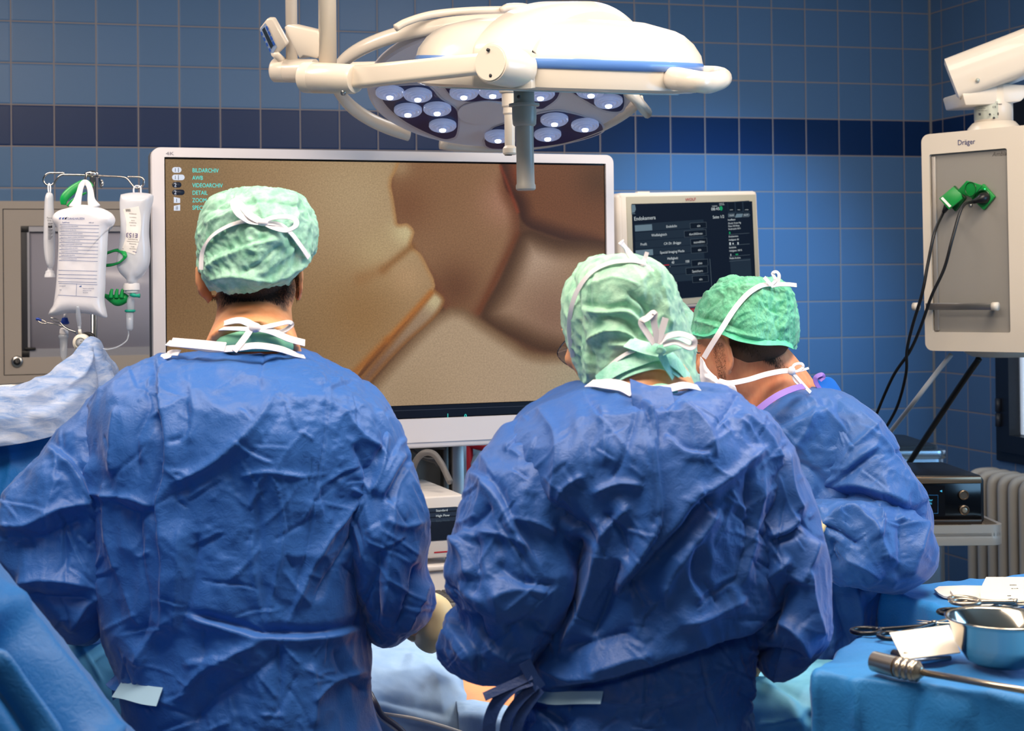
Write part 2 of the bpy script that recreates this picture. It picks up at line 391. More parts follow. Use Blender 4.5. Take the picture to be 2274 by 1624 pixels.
patch([(962, 640), (985, 660), (984, 680), (960, 712), (900, 765), (830, 840), (740, 950), (700, 950), (780, 860), (900, 720)], 'a08468', '8a5c34', 14, 5, [(965, 668, 26, 'c8b68c'), (820, 830, 90, '7c5a44')])
patch([(340, 320), (842, 330), (868, 412), (880, 480), (884, 497), (905, 497), (920, 515), (914, 545), (935, 565), (955, 603), (964, 625), (960, 648), (900, 715), (830, 785), (690, 930), (340, 1000)], 'a68660', 'b08454', 13, 3, [(370, 640, 230, '80603f'), (800, 430, 150, 'b79c76'), (898, 520, 34, 'd3c294'), (840, 570, 60, 'bda47a'), (900, 620, 40, 'bd9a72'), (800, 700, 100, '9a7448'), (420, 380, 90, '8f7350'), (600, 800, 160, '8a6a45')])
ln = lambda ax, ay, bx, by: (lambda t: np.sqrt((ppx - ax - t * (bx - ax)) ** 2 + (ppy - ay - t * (by - ay)) ** 2))(np.clip(((ppx - ax) * (bx - ax) + (ppy - ay) * (by - ay)) / ((bx - ax) ** 2 + (by - ay) ** 2), 0, 1))
for a, b, wd, c, st in (((914, 548), (850, 600), 9, '8e6034', .75), ((850, 600), (800, 620), 16, '9a6c40', .5), ((958, 650), (860, 756), 7, 'b06a2c', .8), ((860, 756), (780, 836), 9, 'a06028', .8), ((1150, 520), (1065, 690), 7, '6a3414', .6), ((1112, 370), (1150, 470), 4, '8c3a20', .7)):
    m = (np.exp(-(ln(*a, *b) / wd) ** 2) * st)[:, None]; col = col * (1 - m) + hexc(c) * m
F = [(j * NXp + i, j * NXp + i + 1, (j + 1) * NXp + i + 1, (j + 1) * NXp + i) for j in range(NZp - 1) for i in range(NXp - 1)]
pm = bpy.data.materials.new('endoscope_picture'); pm.use_nodes = True; t = NT(pm)
at_ = t.n('ShaderNodeAttribute', attribute_name='picture'); gn = t.noise(260, 2, .9, t.n('ShaderNodeTexCoord').outputs['Object'])
gf = t.m('MULTIPLY_ADD', gn, 1.0, .33); vm = t.n('ShaderNodeVectorMath', operation='SCALE'); t.l(at_.outputs['Color'], vm.inputs[0]); t.l(gf, vm.inputs['Scale'])
t.b.inputs['Base Color'].default_value = (.01, .01, .01, 1); t.b.inputs['Roughness'].default_value = .5; t.b.inputs['Specular IOR Level'].default_value = .15
t.l(vm.outputs[0], t.b.inputs['Emission Color']); t.b.inputs['Emission Strength'].default_value = 1.0
pic = add('screen_picture', Vw + scr.n * .0002, F, pm, screen)
ca = pic.data.color_attributes.new('picture', 'FLOAT_COLOR', 'POINT')
lc = np.where(col <= .04045, col / 12.92, ((col + .055) / 1.055) ** 2.4)
ca.data.foreach_set('color', np.column_stack([lc, np.ones(len(lc))]).ravel().astype(np.float32))
cyan = mat('screen_cyan', '000000', .5, emis='3df0e6', es=1.0); pale = mat('screen_pale', '000000', .5, emis='dfe6f5', es=.95); navy = mat('screen_navy', '000000', .5, emis='1c2436', es=.8)
L = []
for i, s_ in enumerate(('BILDARCHIV', 'AWB', 'VIDEOARCHIV', 'DETAIL', 'ZOOM', 'SPECIAL')):
    L.append(scr.text(s_, 427, 382.8 + 16.6 * i, 9.2, sx=.80))
L.append(scr.text('0', 1031, 928.5, 8.5)); L.append(scr.rect(994, 919, 1, 11))
add('screen_lettering', *join(*L), cyan, screen)
L, K = [], []
for i in range(4):
    y = 377.5 + 16.6 * i; w_ = 20 if i % 2 == 0 else 27
    A = [(383 + 6 * (1 - math.cos(a)), y + 6 * math.sin(a)) for a in np.linspace(PI / 2, -PI / 2, 9)]
    A = [(388 - 6 * math.cos(a), y - 6.2 * math.sin(a)) for a in np.linspace(-PI / 2, PI / 2, 9)] + [(383 + w_ - 6 + 6 * math.cos(a), y - 6.2 * math.sin(a)) for a in np.linspace(PI / 2, -PI / 2, 9)]
    (L if i < 2 else K).append(scr.poly(A, .0005)); 
    if i >= 2: L.append(scr.disc(389.5, y, 6.6, h=.0004, th=.0001))
    (K if i < 2 else L).append(scr.text('1' if i < 2 else '2', 386.5, y + 4, 8, h=.0016))
    if i < 2: K.append(scr.rect(395.5, y - 5, 1.2, 10, h=.0012))
for i in range(2):
    y = 444.5 + 17 * i; L.append(scr.poly([(386, y - (7 if i == 0 else 4)), (386, y + 6.5), (400, y + 6.5), (400, y - (4 if i == 0 else 7))], .0005)); K.append(scr.text('I' * (i + 1), 391 if i == 0 else 390, y + 4.5, 8, h=.0016))
add('screen_icons', *join(*L), pale, screen); add('icon_marks', *join(*K), navy, screen)
add('menu_bar', *xf(box(.0035, SW - .0035, .0008, .0015, .003, .034), Mm), mat('screen_bar', '05070f', .3, emis='0d121f', es=.5), screen, smooth=False)
mat('screen_white', '000000', .5, emis='c9d3d6', es=.9); mat('screen_line', '000000', .4, emis='46535f', es=.75)
add('menu_bar_line', *xf(box(.0035, SW - .0035, .0002, .0012, .0225, .0232), Mm), mat('screen_grey', '000000', .5, emis='50586a', es=.6), screen, smooth=False)

# ================================================================ the small touch monitor
qf = quadframe(W(1400.8, 453.2, 4.60), W(1667.8, 447.3, 4.70), W(1676.5, 649, 4.70), W(1407.5, 671.6, 4.60))
wl = Plane(qf(0, 0), qf.X, qf(0, 1) - qf(0, 0))
sm_ = thing('touch_monitor', qf(.5, .5) * [1, 1, 0] - np.array([0, -.1, 0]), 'small cream touch monitor listing camera settings on a dark blue page', 'monitor')
def qbox(f, u0, u1, v0, v1, h0, h1, bev=.006):
    """bevelled slab in a quad frame; u, v as fractions, h in metres out of the face"""
    v, fa = box(u0 * f.w, u1 * f.w, v0 * f.h, v1 * f.h, h0, h1, bev)
    return np.array([f(a / f.w, b / f.h, c) for a, b, c in v]), fa
cream = mat('cream_plastic', 'ece0d4', .4); beige = mat('beige_panel', 'b9b4a2', .5)
add('housing', *qbox(qf, -.10, 1.055, -.105, 1.115, -.07, .004, .012), cream, sm_, auto=50)
add('side_cover', *qbox(qf, -.118, -.05, -.09, 1.10, -.10, .002, .012), cream, sm_, auto=50)
add('front_panel', *qbox(qf, -.042, 1.035, -.07, 1.075, .0, .006, .002), beige, sm_)
add('top_button', *qbox(qf, .08, .18, 1.10, 1.128, -.04, -.02, .001), cream, sm_)
ws = add('screen', *qbox(qf, 0, 1, 0, 1, .003, .0075, .0), mat('touch_screen', '03060d', .55, spec=.08, emis='0b1626', es=.9), sm_, smooth=False)
wl = Plane(qf(0, 0, .0078), qf.X, qf(0, 1) - qf(0, 0))
def at6(f, u, v): return f(u, v)
def ux(px, py): return px, py
Lw, Lb, Lg, Lr, Ld, Ll = [], [], [], [], [], []
# rows: y centre at x=1500; row lines tilt with the screen
def T(s_, px, py, h, lst=None, al='LEFT', sh=0., sx=.85): (Lw if lst is None else lst).append(wl.text(s_, px, py + h / 2, h, al and .0006, al, sh, sx))
T('Endokamera', 1408, 486, 8.5); T('Seite 1/2', 1583, 482.5, 6.5); T('08:45', 1579.5, 464.5, 6.5, sx=1.0); T('21.08.2024', 1581, 458.3, 2.4); T('Aufträge (1)', 1597, 452, 1.9); T('Speicher 86%', 1597, 455.3, 1.9)
Lg2 = [wl.disc(1601.2, 462.8, 3.7, 5)]
def row(x0, y0, w_, h_, lst, hh=.0002): lst.append(wl.rect(x0, y0, w_, h_, h=hh))
for (y, lbl, lx, sh) in ((496, 'Endolicht', 1491.5, 0), (515, 'Weißabgleich', 1464, 0), (536, 'Profil:', 1430, 0), (552.5, 'Special Imaging Mode', 1493, 0), (567, 'Helligkeit', 1494, 0), (604, 'Bild', 1467, 0), (621, 'Video', 1496, 0)):
    T(lbl, lx, y + 6.5, 5.6, al='CENTER', sh=sh)
T('CA Dr. Brügge', 1493, 540, 5.6, al='CENTER', sh=.25)
for y0, hh in ((497, 17.5), (516, 18), (535, 17), (553, 15.5), (570, 26), (598, 17), (616, 16)): Ld.append(wl.rect(1409.3 + (y0 - 497) * .02, y0 + 1.2, 166, hh, h=.0001, th=.0001))
for x0, y0, w_, h_, s_ in ((1532, 495.5, 39.5, 13.5, 'ein'), (1519, 513, 53, 14.5, 'durchführen'), (1533, 531, 40, 14.5, 'auswählen'), (1534, 548.5, 39.5, 14.5, 'ein'), (1535, 578, 40, 14.5, 'plus'), (1522.5, 595.5, 53, 15, 'Speichern'), (1537, 613.5, 39, 15, 'ein')):
    Ll.append(wl.rect(x0, y0, w_, h_, h=.0002, th=.0002)); Lb.append(wl.rect(x0 + .7, y0 + .6, w_ - 1.4, h_ - 1.2, h=.0005, th=.0002)); T(s_, x0 + w_ / 2, y0 + h_ / 2 - 1.0, 5.4, al='CENTER')
Lgy = [wl.rect(1409.5, 500.8, 41, 13.5, h=.0005), wl.rect(1411.5, 556.5, 41, 13, h=.0005)]
T('aus', 1430, 506, 5, al='CENTER'); T('aus', 1432, 561.3, 5, al='CENTER')
T('0', 1459.5, 584, 5.6, al='CENTER'); T('40', 1494.5, 583, 5.6, al='CENTER'); T('100', 1526.5, 580.5, 5.6, al='CENTER')
Lr.append(wl.rect(1458, 589.5, 30, 2, h=.0005)); Ll.append(wl.rect(1488, 588.3, 44, .7, h=.0004)); Ll.append(wl.rect(1575.8, 575, 1, 62, h=.0004)); T('^', 1488, 593, 3, al='CENTER')
# right-hand column
Ld.append(wl.rect(1615.5, 448.8, 53, 26, h=.0001, th=.0001)); Ld.append(wl.rect(1621, 577, 50, 74, h=.0001, th=.0001))
for k, x0 in enumerate((1616, 1632.8, 1650)): Lb.append(wl.rect(x0 + .6, 450 - k * .4, 15.4, 21, h=.0005, th=.0002)); T(('Geräte', 'Menü', 'OP Bild')[k], x0 + 8, 466, 2.2, al='CENTER')
for x0, y0 in ((1620.5, 457.5),): Lw.append(wl.rect(x0, y0, 6.5, 5)); Lw.append(wl.rect(x0 + 2.2, y0 + 5.4, 2, 2))
for a in (0, 1):
    for b in (0, 1): Lw.append(wl.rect(1637.5 + a * 3.6, 456.7 + b * 4.3, 2.4, 3.2))
Lw.append(wl.rect(1654.5, 456, 5, 7))
Ll.append(wl.rect(1616.5, 475, 16, 8, h=.0002)); Lgy.append(wl.poly([(1632, 483.5), (1635.5, 475), (1650, 474.5), (1647.5, 482.5)], .0006)); Ll.append(wl.poly([(1649, 482.5), (1652, 474), (1663, 473.5), (1666, 477.5), (1663, 482)], .0002))
T('Prä OP', 1625, 478.5, 2.6, al='CENTER'); T('Intra OP', 1641, 478, 2.6, al='CENTER'); T('Post OP', 1656.5, 477.3, 2.6, al='CENTER')
for s_, x, y in (('Insufflator', 1616.5, 488.5), ('Druck: 0 mm Hg', 1617, 496.3), ('Flow: 0.0 l/min', 1617.3, 502.6), ('Verbrauch: 0.0 l', 1617.5, 509), ('Endokamera', 1618.3, 525.6), ('Helligkeit: 40', 1618.7, 533.2), ('Endolicht', 1619.3, 550.2), ('Helligkeit: 100 %', 1619.7, 557.5), ('Media Archive', 1620.3, 574)):
    T(s_, x, y, 3.9, sx=.82)
for y in (520.2, 544.3, 568.6, 579.5): Ll.append(wl.rect(1617 + (y - 500) * .03, y + .6, 51, .8, h=.0005))
for x, y, w_, h_ in ((1619.5, 538.5, 3.4, 6), (1626.5, 539.5, 2.6, 3.6), (1637.5, 538, 2.6, 6), (1622, 564, 1.4, 5)): Lw.append(wl.rect(x, y, w_, h_))
Lg = [wl.rect(1618.8, 515, 3, 5), wl.rect(1633.5, 564, 6, 2.6), wl.rect(1635, 567.6, 3, 1)]
T('WOLF', 1522.5, 443.7, 6.6, lst=(WR := []), al='LEFT', sx=.95)
for nm_, L_, c_, e_ in (('screen_lettering', Lw, 'c9d3d6', .9), ('screen_button', Lb, '111c2b', .8), ('screen_row', Ld, '22303f', .9), ('button_outline', Ll, '55636f', .8), ('active_button', Lgy, '6d8391', .85), ('red_slider', Lr, 'b32a3c', .9), ('green_mark', Lg + Lg2, '1c9a62', .9)):
    m0 = mat('screen_' + nm_, '000000', .6, spec=.05, emis=c_, es=e_)
    for q_ in L_: add(nm_, *q_, m0, ws, smooth=False)
add('logo_mark', *join(wl.poly([(1402, 455), (1410, 455), (1412, 465), (1409, 472), (1403, 473)], .0003), wl.rect(1402, 474.5, 9, 1.2)), mat('screen_active_button'), ws, smooth=False)
add('panel_logo', *join(*WR), mat('logo_red', 'b3202e', .5), sm_)
add('control_strip', *qbox(qf, .0, 1.0, -.19, -.115, -.05, -.002, .003), mat('strip_red', '8e1a26', .4), sm_)
add('strip_symbols', *join(wl.text('<|>', 1514, 701, 5, .0, 'LEFT'), wl.text('C', 1539, 699, 5, 0)), mat('print_pale', 'd8d4d6', .5), sm_)
add('lower_box', *qbox(qf, -.05, 1.04, -.50, -.20, -.30, -.01, .01), mat('black_case', '14161c', .4), sm_)
b0 = qf(.5, -.5, -.15)
add('stand_column', *join(cyl(b0 * [1, 1, 0] + [0, 0, .06], b0 + np.array([0, 0, .02]), .035)), mat('brushed_steel', 'b7b5b2', .3, 1.), sm_)
add('stand_foot', *xf(box(-.27, .27, -.25, .25, 0, .07, .02), Matrix.Translation(Vector(b0 * [1, 1, 0]))), mat('grey_plastic'), sm_)
# ================================================================ surgical lamps
lampw = mat('lamp_enamel', 'dcd1c3', .28, spec=.5, coat=.3)
lampw2 = mat('lamp_face', 'd9d3da', .4)
H_R = unit(RT * [1, 1, 0]); H_F = unit(FW * [1, 1, 0]); ZZ1 = np.array([0, 0, 1.])
cF = W(1240, 141, 3.0)
def zc(p): return np.array([p[0], p[1], CH])
lampF = thing('surgical_lamp', zc(W(728, 10, 3.02)) - [0, 0, .0], 'cream surgical lamp with a blue rim stripe, the nearer and upper of the two', 'surgical lamp')
tilt = math.radians(7.7); roll = math.radians(-2.3)
ax = unit(H_R * math.cos(roll) + ZZ1 * math.sin(roll)); ay = unit(H_F * math.cos(tilt) + ZZ1 * math.sin(tilt)); ay = unit(ay - ax * (ay @ ax)); az = np.cross(ax, ay)
MF = frameM(cF, ax, ay, az)
R = .281
dome = [(0, -.052), (R * .86, -.052), (R * .93, -.051), (R * .985, -.046), (R * .992, -.034), (R * .992, -.008)]
up_ = [(R * 1.0, .006), (R * .985, .022), (R * .93, .044), (R * .86, .060), (R * .80, .068), (R * .60, .082), (R * .45, .084), (R * .2, .085), (0.001, .085)]
add('lower_shell', *xf(lathe(dome, 96, 1, .94), MF), lampw, lampF, auto=50)
add('blue_stripe', *xf(lathe([(R * .99, -.0125), (R * 1.004, -.010), (R * 1.007, .003), (R * .999, .0074)], 96, 1, .94, close=False), MF), mat('stripe_blue', '5f8ad0', .3, coat=.5), lampF)
add('top_shell', *xf(lathe(up_, 96, 1, .94), MF), lampw, lampF, auto=60)
add('glass_cover', *xf(lathe([(0, -.0545), (R * .84, -.0545), (R * .86, -.0515)], 64, 1, .94), MF), mat('lamp_glass', 'b9cfd6', .15), lampF)
# raised band running front to back over the dome
def band(path, hw, th0, chamf):
    V = []; n = len(path)
    T_ = np.gradient(np.array([(0, y, z) for y, z in path]), axis=0)
    for (y, z), t_ in zip(path, T_):
        t_ = unit(t_); nn = np.cross([1, 0, 0], t_)
        for a, b in ((-hw, -th0), (-hw, -chamf), (-hw + chamf, 0), (hw - chamf * 1.6, 0), (hw, -chamf * 1.6), (hw, -th0)): V.append(np.array([a, y, z]) + nn * b)
    F = []
    for i in range(n - 1):
        for k in range(6): F.append((i * 6 + k, i * 6 + (k + 1) % 6, i * 6 + 6 + (k + 1) % 6, i * 6 + 6 + k))
    F += [tuple(range(6))[::-1], tuple(n * 6 - 6 + k for k in range(6))]
    return np.array(V), F
pth = catmull([(-.292, -.050), (-.296, .0), (-.285, .038), (-.22, .078), (-.12, .108), (0, .121), (.12, .108), (.22, .07), (.27, .01)], 60)
yb = math.radians(-33)
MB_ = MF @ np.array(Matrix.Translation((.028, -.004, 0)) @ Matrix.Rotation(yb, 4, 'Z'))
add('spine_band', *xf(band(pth, .060, .05, .012), MB_), lampw, lampF, auto=45)
# side handle
h1 = [W(1500, 176, 2.80), W(1545, 181, 2.77), W(1572, 184, 2.80), W(1600, 178, 2.84), W(1606, 172, 2.92), W(1590, 166, 2.98), W(1535, 164, 3.0)]
add('side_handle', *tube(h1, [.018, .019, .019, .017, .016, .016, .016], 16, 40, ref=ZZ1, flat=1.05), lampw, lampF)
add('handle_mount', *tube([W(1478, 172, 2.84), W(1500, 175, 2.80), W(1548, 182, 2.775)], [.0165, .0195, .0185], 18, 12, ref=ZZ1, flat=1.1), lampw, lampF)
# joint, arm, poles
jD = 2.69
jc = W(1094, 141, jD)
jn = unit(-H_F * .80 - H_R * .58)
add('end_joint', *join(tube([jc + jn * .006, jc, jc - jn * .09], [.0335, .037, .037], 40), cyl(jc, jc + jn * .0085, .031, 40)), lampw, lampF, auto=40)
add('joint_screw', *cyl(W(1090, 112, jD) + jn * .006, W(1090, 112, jD) + jn * .0105, .0030), mat('screw_dark', '2a2a30', .4), lampF)
add('joint_screw', *cyl(W(1096, 169, jD) + jn * .006, W(1096, 169, jD) + jn * .0105, .0030), mat('screw_dark'), lampF)
arm0, arm1 = W(786, 172, 2.93), W(1078, 141, 2.72)
def rrtube(a, b, w0, h0, w1, h1, rr=.4, n=20):
    """rounded-box beam from a to b"""
    t_ = unit(b - a); s_ = unit(np.cross(t_, ZZ1)); u_ = np.cross(s_, t_); V = []
    prof = rrect(-1, 1, -1, 1, rr, 5); m = len(prof)
    L_ = [(0, .8), (.012, 1), (.988, 1), (1, .85)]
    for q, sc in L_:
        w_, h_ = w0 + (w1 - w0) * q, h0 + (h1 - h0) * q
        for x, y in prof: V.append(a + (b - a) * q + s_ * x * w_ * sc + u_ * y * h_ * sc)
    F = [(i * m + k, i * m + (k + 1) % m, i * m + m + (k + 1) % m, i * m + m + k) for i in range(len(L_) - 1) for k in range(m)]
    F += [tuple(range(m))[::-1], tuple((len(L_) - 1) * m + k for k in range(m))]
    return np.array(V), F
add('arm', *rrtube(arm0, arm1, .016, .0215, .015, .018), lampw, lampF, auto=50)
e0, e1 = W(676, 172, 3.0), W(790, 176, 2.92)
add('elbow', *tube([e0, e0 + (e1 - e0) * .03, e0 + (e1 - e0) * .2, e0 + (e1 - e0) * .21, e0 + (e1 - e0) * .22, e0 + (e1 - e0) * .95, e1], [.026, .0305, .0305, .0298, .0305, .0285, .026], 40), lampw, lampF, auto=40)
pb = W(728, 150, 3.0)
add('pole', *cyl(pb, np.array([pb[0], pb[1], CH]), .0178, 32), lampw, lampF)
add('ceiling_plate', *cyl(np.array([pb[0], pb[1], CH - .03]), np.array([pb[0], pb[1], CH]), .12, 40), lampw, lampF)
add('bolt', *cyl(W(762, 199, 2.93), W(762, 208, 2.92), .005), mat('brushed_steel'), lampF)
# grey sterile handle
def vlathe(prof_px, cx, D, n=32, lean=0.):
    """profile as (photo y, half width px), hanging straight down"""
    base = W(cx, prof_px[0][0], D); V, F = [], []
    ks = D / FP
    prof = [(h * ks, -(y - prof_px[0][0]) * ks) for y, h in prof_px]
    v, f = lathe(prof, n); v[:, 0] += v[:, 2] * lean; return v + base, f
hg = mat('handle_grey', 'aaa59e', .35, sss=0); 
add('sterile_handle', *vlathe([(192, 20), (197, 23), (226, 23), (230, 24), (231, 34), (236, 34), (238, 27), (262, 27), (276, 26), (280, 23), (281, 20), (350, 19.5), (408, 20), (412, 22), (420, 22), (423, 19)], 1163, 2.93, lean=-.01), hg, lampF, auto=35)
add('handle_hole', *join(cyl(W(1152, 215, 2.905), W(1152, 215, 2.890), .0035)), mat('screw_dark'), lampF)

# ---- the farther lamp, its lit face turned to the room
lampB = thing('surgical_lamp', zc(W(648, 10, 3.64)), 'round surgical lamp behind, its underside showing lit clusters of LED lenses', 'surgical lamp')
cB = W(1113, 203, 3.64); sdir = unit(cB - CAM); ul = unit(ZZ1 - sdir * (ZZ1 @ sdir)); xl = unit(np.cross(sdir, ul))
ang = math.asin(.445); e2 = sdir * math.cos(ang) - ul * math.sin(ang)
rr_ = math.radians(2.5); nB = unit(np.cross(xl, e2)); nB = nB if nB @ sdir < 0 else -nB       # nB looks down at the viewer
xb = unit(xl * math.cos(rr_) - e2 * math.sin(rr_)); yb_ = np.cross(nB, xb)
MBk = frameM(cB, xb, yb_, nB)
RB = .3215
add('lamp_body', *xf(lathe([(0, -.085), (.10, -.082), (.20, -.06), (RB * .9, -.034), (RB * .985, -.022), (RB, -.010), (RB * .995, -.001), (RB * .975, .003), (RB * .955, .001), (0, .001)], 96), MBk), lampw2, lampB, auto=35)
facep = Plane(cB + nB * .0015, xb, yb_)
wd = mat('led_window', '263060', .25, spec=.3)
rimm = mat('window_rim', 'c5c1cc', .35)
def smoothpoly(pts, k=6): return [tuple(q) for q in catmull(np.vstack([pts, pts[:1]]), len(pts) * k + 1)[:-1]]
def grow(pts, g):
    c = np.mean(pts, axis=0); return [tuple(c + (np.array(q) - c) * (1 + g / max(np.linalg.norm(np.array(q) - c), 1e-6))) for q in pts]
wins = [[(838, 200), (862, 193), (940, 190), (960, 200), (978, 220), (1010, 240), (1017, 262), (1014, 295), (1003, 306), (975, 305), (905, 272), (860, 236)],
        [(982, 186), (1000, 172), (1115, 160), (1215, 168), (1241, 190), (1238, 215), (1216, 234), (1195, 241), (1140, 228), (1085, 222), (1040, 225), (1005, 214)],
        [(1262, 192), (1290, 172), (1345, 172), (1372, 192), (1385, 215), (1384, 238), (1372, 247), (1340, 243), (1300, 222), (1272, 205)],
        [(1076, 312), (1090, 290), (1112, 278), (1215, 250), (1260, 251), (1320, 268), (1338, 282), (1330, 296), (1280, 312), (1200, 325), (1110, 330), (1082, 325)]]
for wv in wins:
    a = smoothpoly(wv)
    r_ = add('window_rim', *facep.poly(grow(a, 5), .0, .0012), rimm, lampB, smooth=False)
    add('lens_window', *facep.poly(a, .0012, .0012), wd, r_, smooth=False)
lensm = mat('led_lens', '8c98c0', .08, trans=.0, spec=.8, emis='c8d6ff', es=.22)
corem = mat('led_core', 'ffffff', .3, emis='f4f8ff', es=9.)
for (x, y) in ((866, 203), (928, 208), (906, 242), (971, 239), (983, 276), (1030, 203), (1094, 200), (1200, 205), (1155, 190), (1312, 199), (1351, 222), (1106, 300), (1216, 296), (1231, 263), (1299, 275)):
    c = facep.at(x, y, .0026); M_ = frameM(c, xb, yb_, nB)
    r0 = .0345
    ln_ = add('led_lens', *xf(lathe([(r0, 0), (r0 * 1.0, .006), (r0 * .93, .009), (r0 * .80, .0075), (r0 * .72, .0105), (r0 * .56, .009), (r0 * .48, .013), (r0 * .30, .011), (r0 * .26, .016), (0, .017)], 28), M_), lensm, lampB, auto=20)
    add('led_core', *xf(lathe([(r0 * .24, .014), (r0 * .22, .019), (0, .020)], 16), M_), corem, ln_)
add('hub_plate', *join(facep.disc(1076, 250, 26, 26, .001, .003, 40)), lampw2, lampB, smooth=False)
# ring handle and upper grab bar
def onring(r, a0, a1, n, hz=0.): return [cB + xb * r * math.cos(a) + yb_ * r * math.sin(a) - nB * hz for a in np.linspace(a0, a1, n)]
sgn = 1 if (yb_ @ ZZ1) > 0 else -1
rc = cB + (facep.at(1092, 192) - cB)
def ringpts(r, a0, a1, n, hz=.02): return [rc + xb * r * math.cos(a) + yb_ * r * math.sin(a) * (.74 if math.sin(a) * sgn > 0 else 1) - nB * hz for a in np.radians(np.linspace(a0, a1, n))]
ringm = lampw
sgn = 1 if (yb_ @ ZZ1) > 0 else -1
Rr = .3745
add('ring_handle', *tube(ringpts(Rr, 80 * sgn, 232 * sgn, 48, .02), .0125, 12, ref=nB, flat=1.5), ringm, lampB)
add('ring_handle', *tube(ringpts(Rr, 246 * sgn, 340 * sgn, 32, .012) + [facep.at(1437, 250), facep.at(1412, 220), facep.at(1392, 200)], .0125, 12, ref=nB, flat=1.2), ringm, lampB)
add('grab_bar', *tube([W(878, 62, 3.34), W(905, 48, 3.35), W(960, 32, 3.37), W(1040, 24, 3.40), W(1130, 22, 3.43), W(1180, 24, 3.46)], .0085, 12, 40), ringm, lampB)
add('grab_bar_clip', *tube([W(1112, 22, 3.41), W(1130, 16, 3.42), W(1165, 16, 3.44), W(1180, 20, 3.45)], [.006, .009, .009, .006], 8, 12), ringm, lampB)
add('handle', *vlathe([(196, 22), (200, 24), (206, 22), (207, 17), (236, 17), (240, 14), (252, 15), (256, 12), (324, 11.5), (330, 16), (340, 16), (344, 13)], 1131, 3.47), lampw, lampB, auto=35)
add('handle_end', *join(cyl(W(1129, 343, 3.47), W(1129, 345.5, 3.47), .0085)), mat('screw_dark'), lampB)
ib0, ib1 = W(607, 156, 3.66), W(700, 158, 3.62)
add('elbow', *tube([ib0, ib0 + (ib1 - ib0) * .04, ib0 + (ib1 - ib0) * .3, ib0 + (ib1 - ib0) * .31, ib0 + (ib1 - ib0) * .32, ib1], [.025, .0288, .0288, .028, .0288, .0288], 36), lampw, lampB, auto=40)
add('arm', *rrtube(W(690, 158, 3.62), W(1000, 150, 3.66), .015, .018, .015, .018), lampw, lampB, auto=50)
pb2 = W(648, 140, 3.64)
add('pole', *cyl(pb2, np.array([pb2[0], pb2[1], CH]), .0142, 28), lampw, lampB)
add('ceiling_plate', *cyl(np.array([pb2[0], pb2[1], CH - .03]), np.array([pb2[0], pb2[1], CH]), .10, 40), lampw, lampB)
add('yoke', *rrtube(W(985, 150, 3.66), cB - nB * .05, .02, .02, .02, .02), lampw, lampB, auto=50)
# control panel on the farther lamp, bracket on the nearer
def slab(pts, D, th, m, name, par, bev=.004):
    A = [W(x, y, d) for (x, y), d in zip(pts, D)]; X_ = unit(A[1] - A[0]); n_ = unit(np.cross(A[1] - A[0], A[-1] - A[0])); n_ = n_ if n_ @ FW < 0 else -n_; Y_ = np.cross(n_, X_)
    p2 = [((a - A[0]) @ X_, (a - A[0]) @ Y_) for a in A]
    return add(name, *xf(prism(p2, -th, 0, bev), frameM(A[0], X_, Y_, n_)), m, par, auto=40), frameM(A[0], X_, Y_, n_)
cp, Mcp = slab([(575, 64), (592, 42), (602, 44), (631, 102), (608, 127), (603, 127)], [3.60, 3.58, 3.57, 3.58, 3.61, 3.62], .02, lampw, 'control_panel', lampB)
A = [W(575.5, 66, 3.455), W(590, 49, 3.435), W(614, 104, 3.44), W(603, 124, 3.465)]
cpl = Plane(Mcp[:3, 3] + Mcp[:3, 2] * .0005, Mcp[:3, 0], Mcp[:3, 1])
add('panel_face', *cpl.poly([(577, 66), (589, 51), (615, 104), (604, 124)], .0, .0008), mat('panel_blue_grey', '8fa3c4', .4), cp, smooth=False)
add('panel_display', *cpl.poly([(582, 66), (587, 60), (607, 101), (602, 109)], .001, .0006), mat('display_dark', '2b3642', .25), cp, smooth=False)
add('panel_keys', *join(*[cpl.poly([(590 + i * 4.6, 60 + i * 11), (593 + i * 4.6, 57 + i * 11), (597 + i * 4.6, 65 + i * 11), (594 + i * 4.6, 69 + i * 11)], .001, .0008) for i in range(4)], *[cpl.poly([(578.5 + i * 6, 72 + i * 12), (581 + i * 6, 70 + i * 12), (584 + i * 6, 77 + i * 12), (581.5 + i * 6, 80 + i * 12)], .001, .0008) for i in range(4)]), mat('key_blue', '2f5bb5', .4), cp, smooth=False)
add('panel_arm', *tube([W(610, 118, 3.61), W(620, 128, 3.63), W(628, 136, 3.64)], [.010, .009, .010], 12), lampw, lampB)
slab([(629, 60), (638, 54), (706, 70), (706, 122), (700, 131), (672, 125), (664, 131)], [3.06, 3.05, 2.99, 2.99, 3.0, 3.03, 3.04], .03, lampw, 'bracket', lampF, .004)
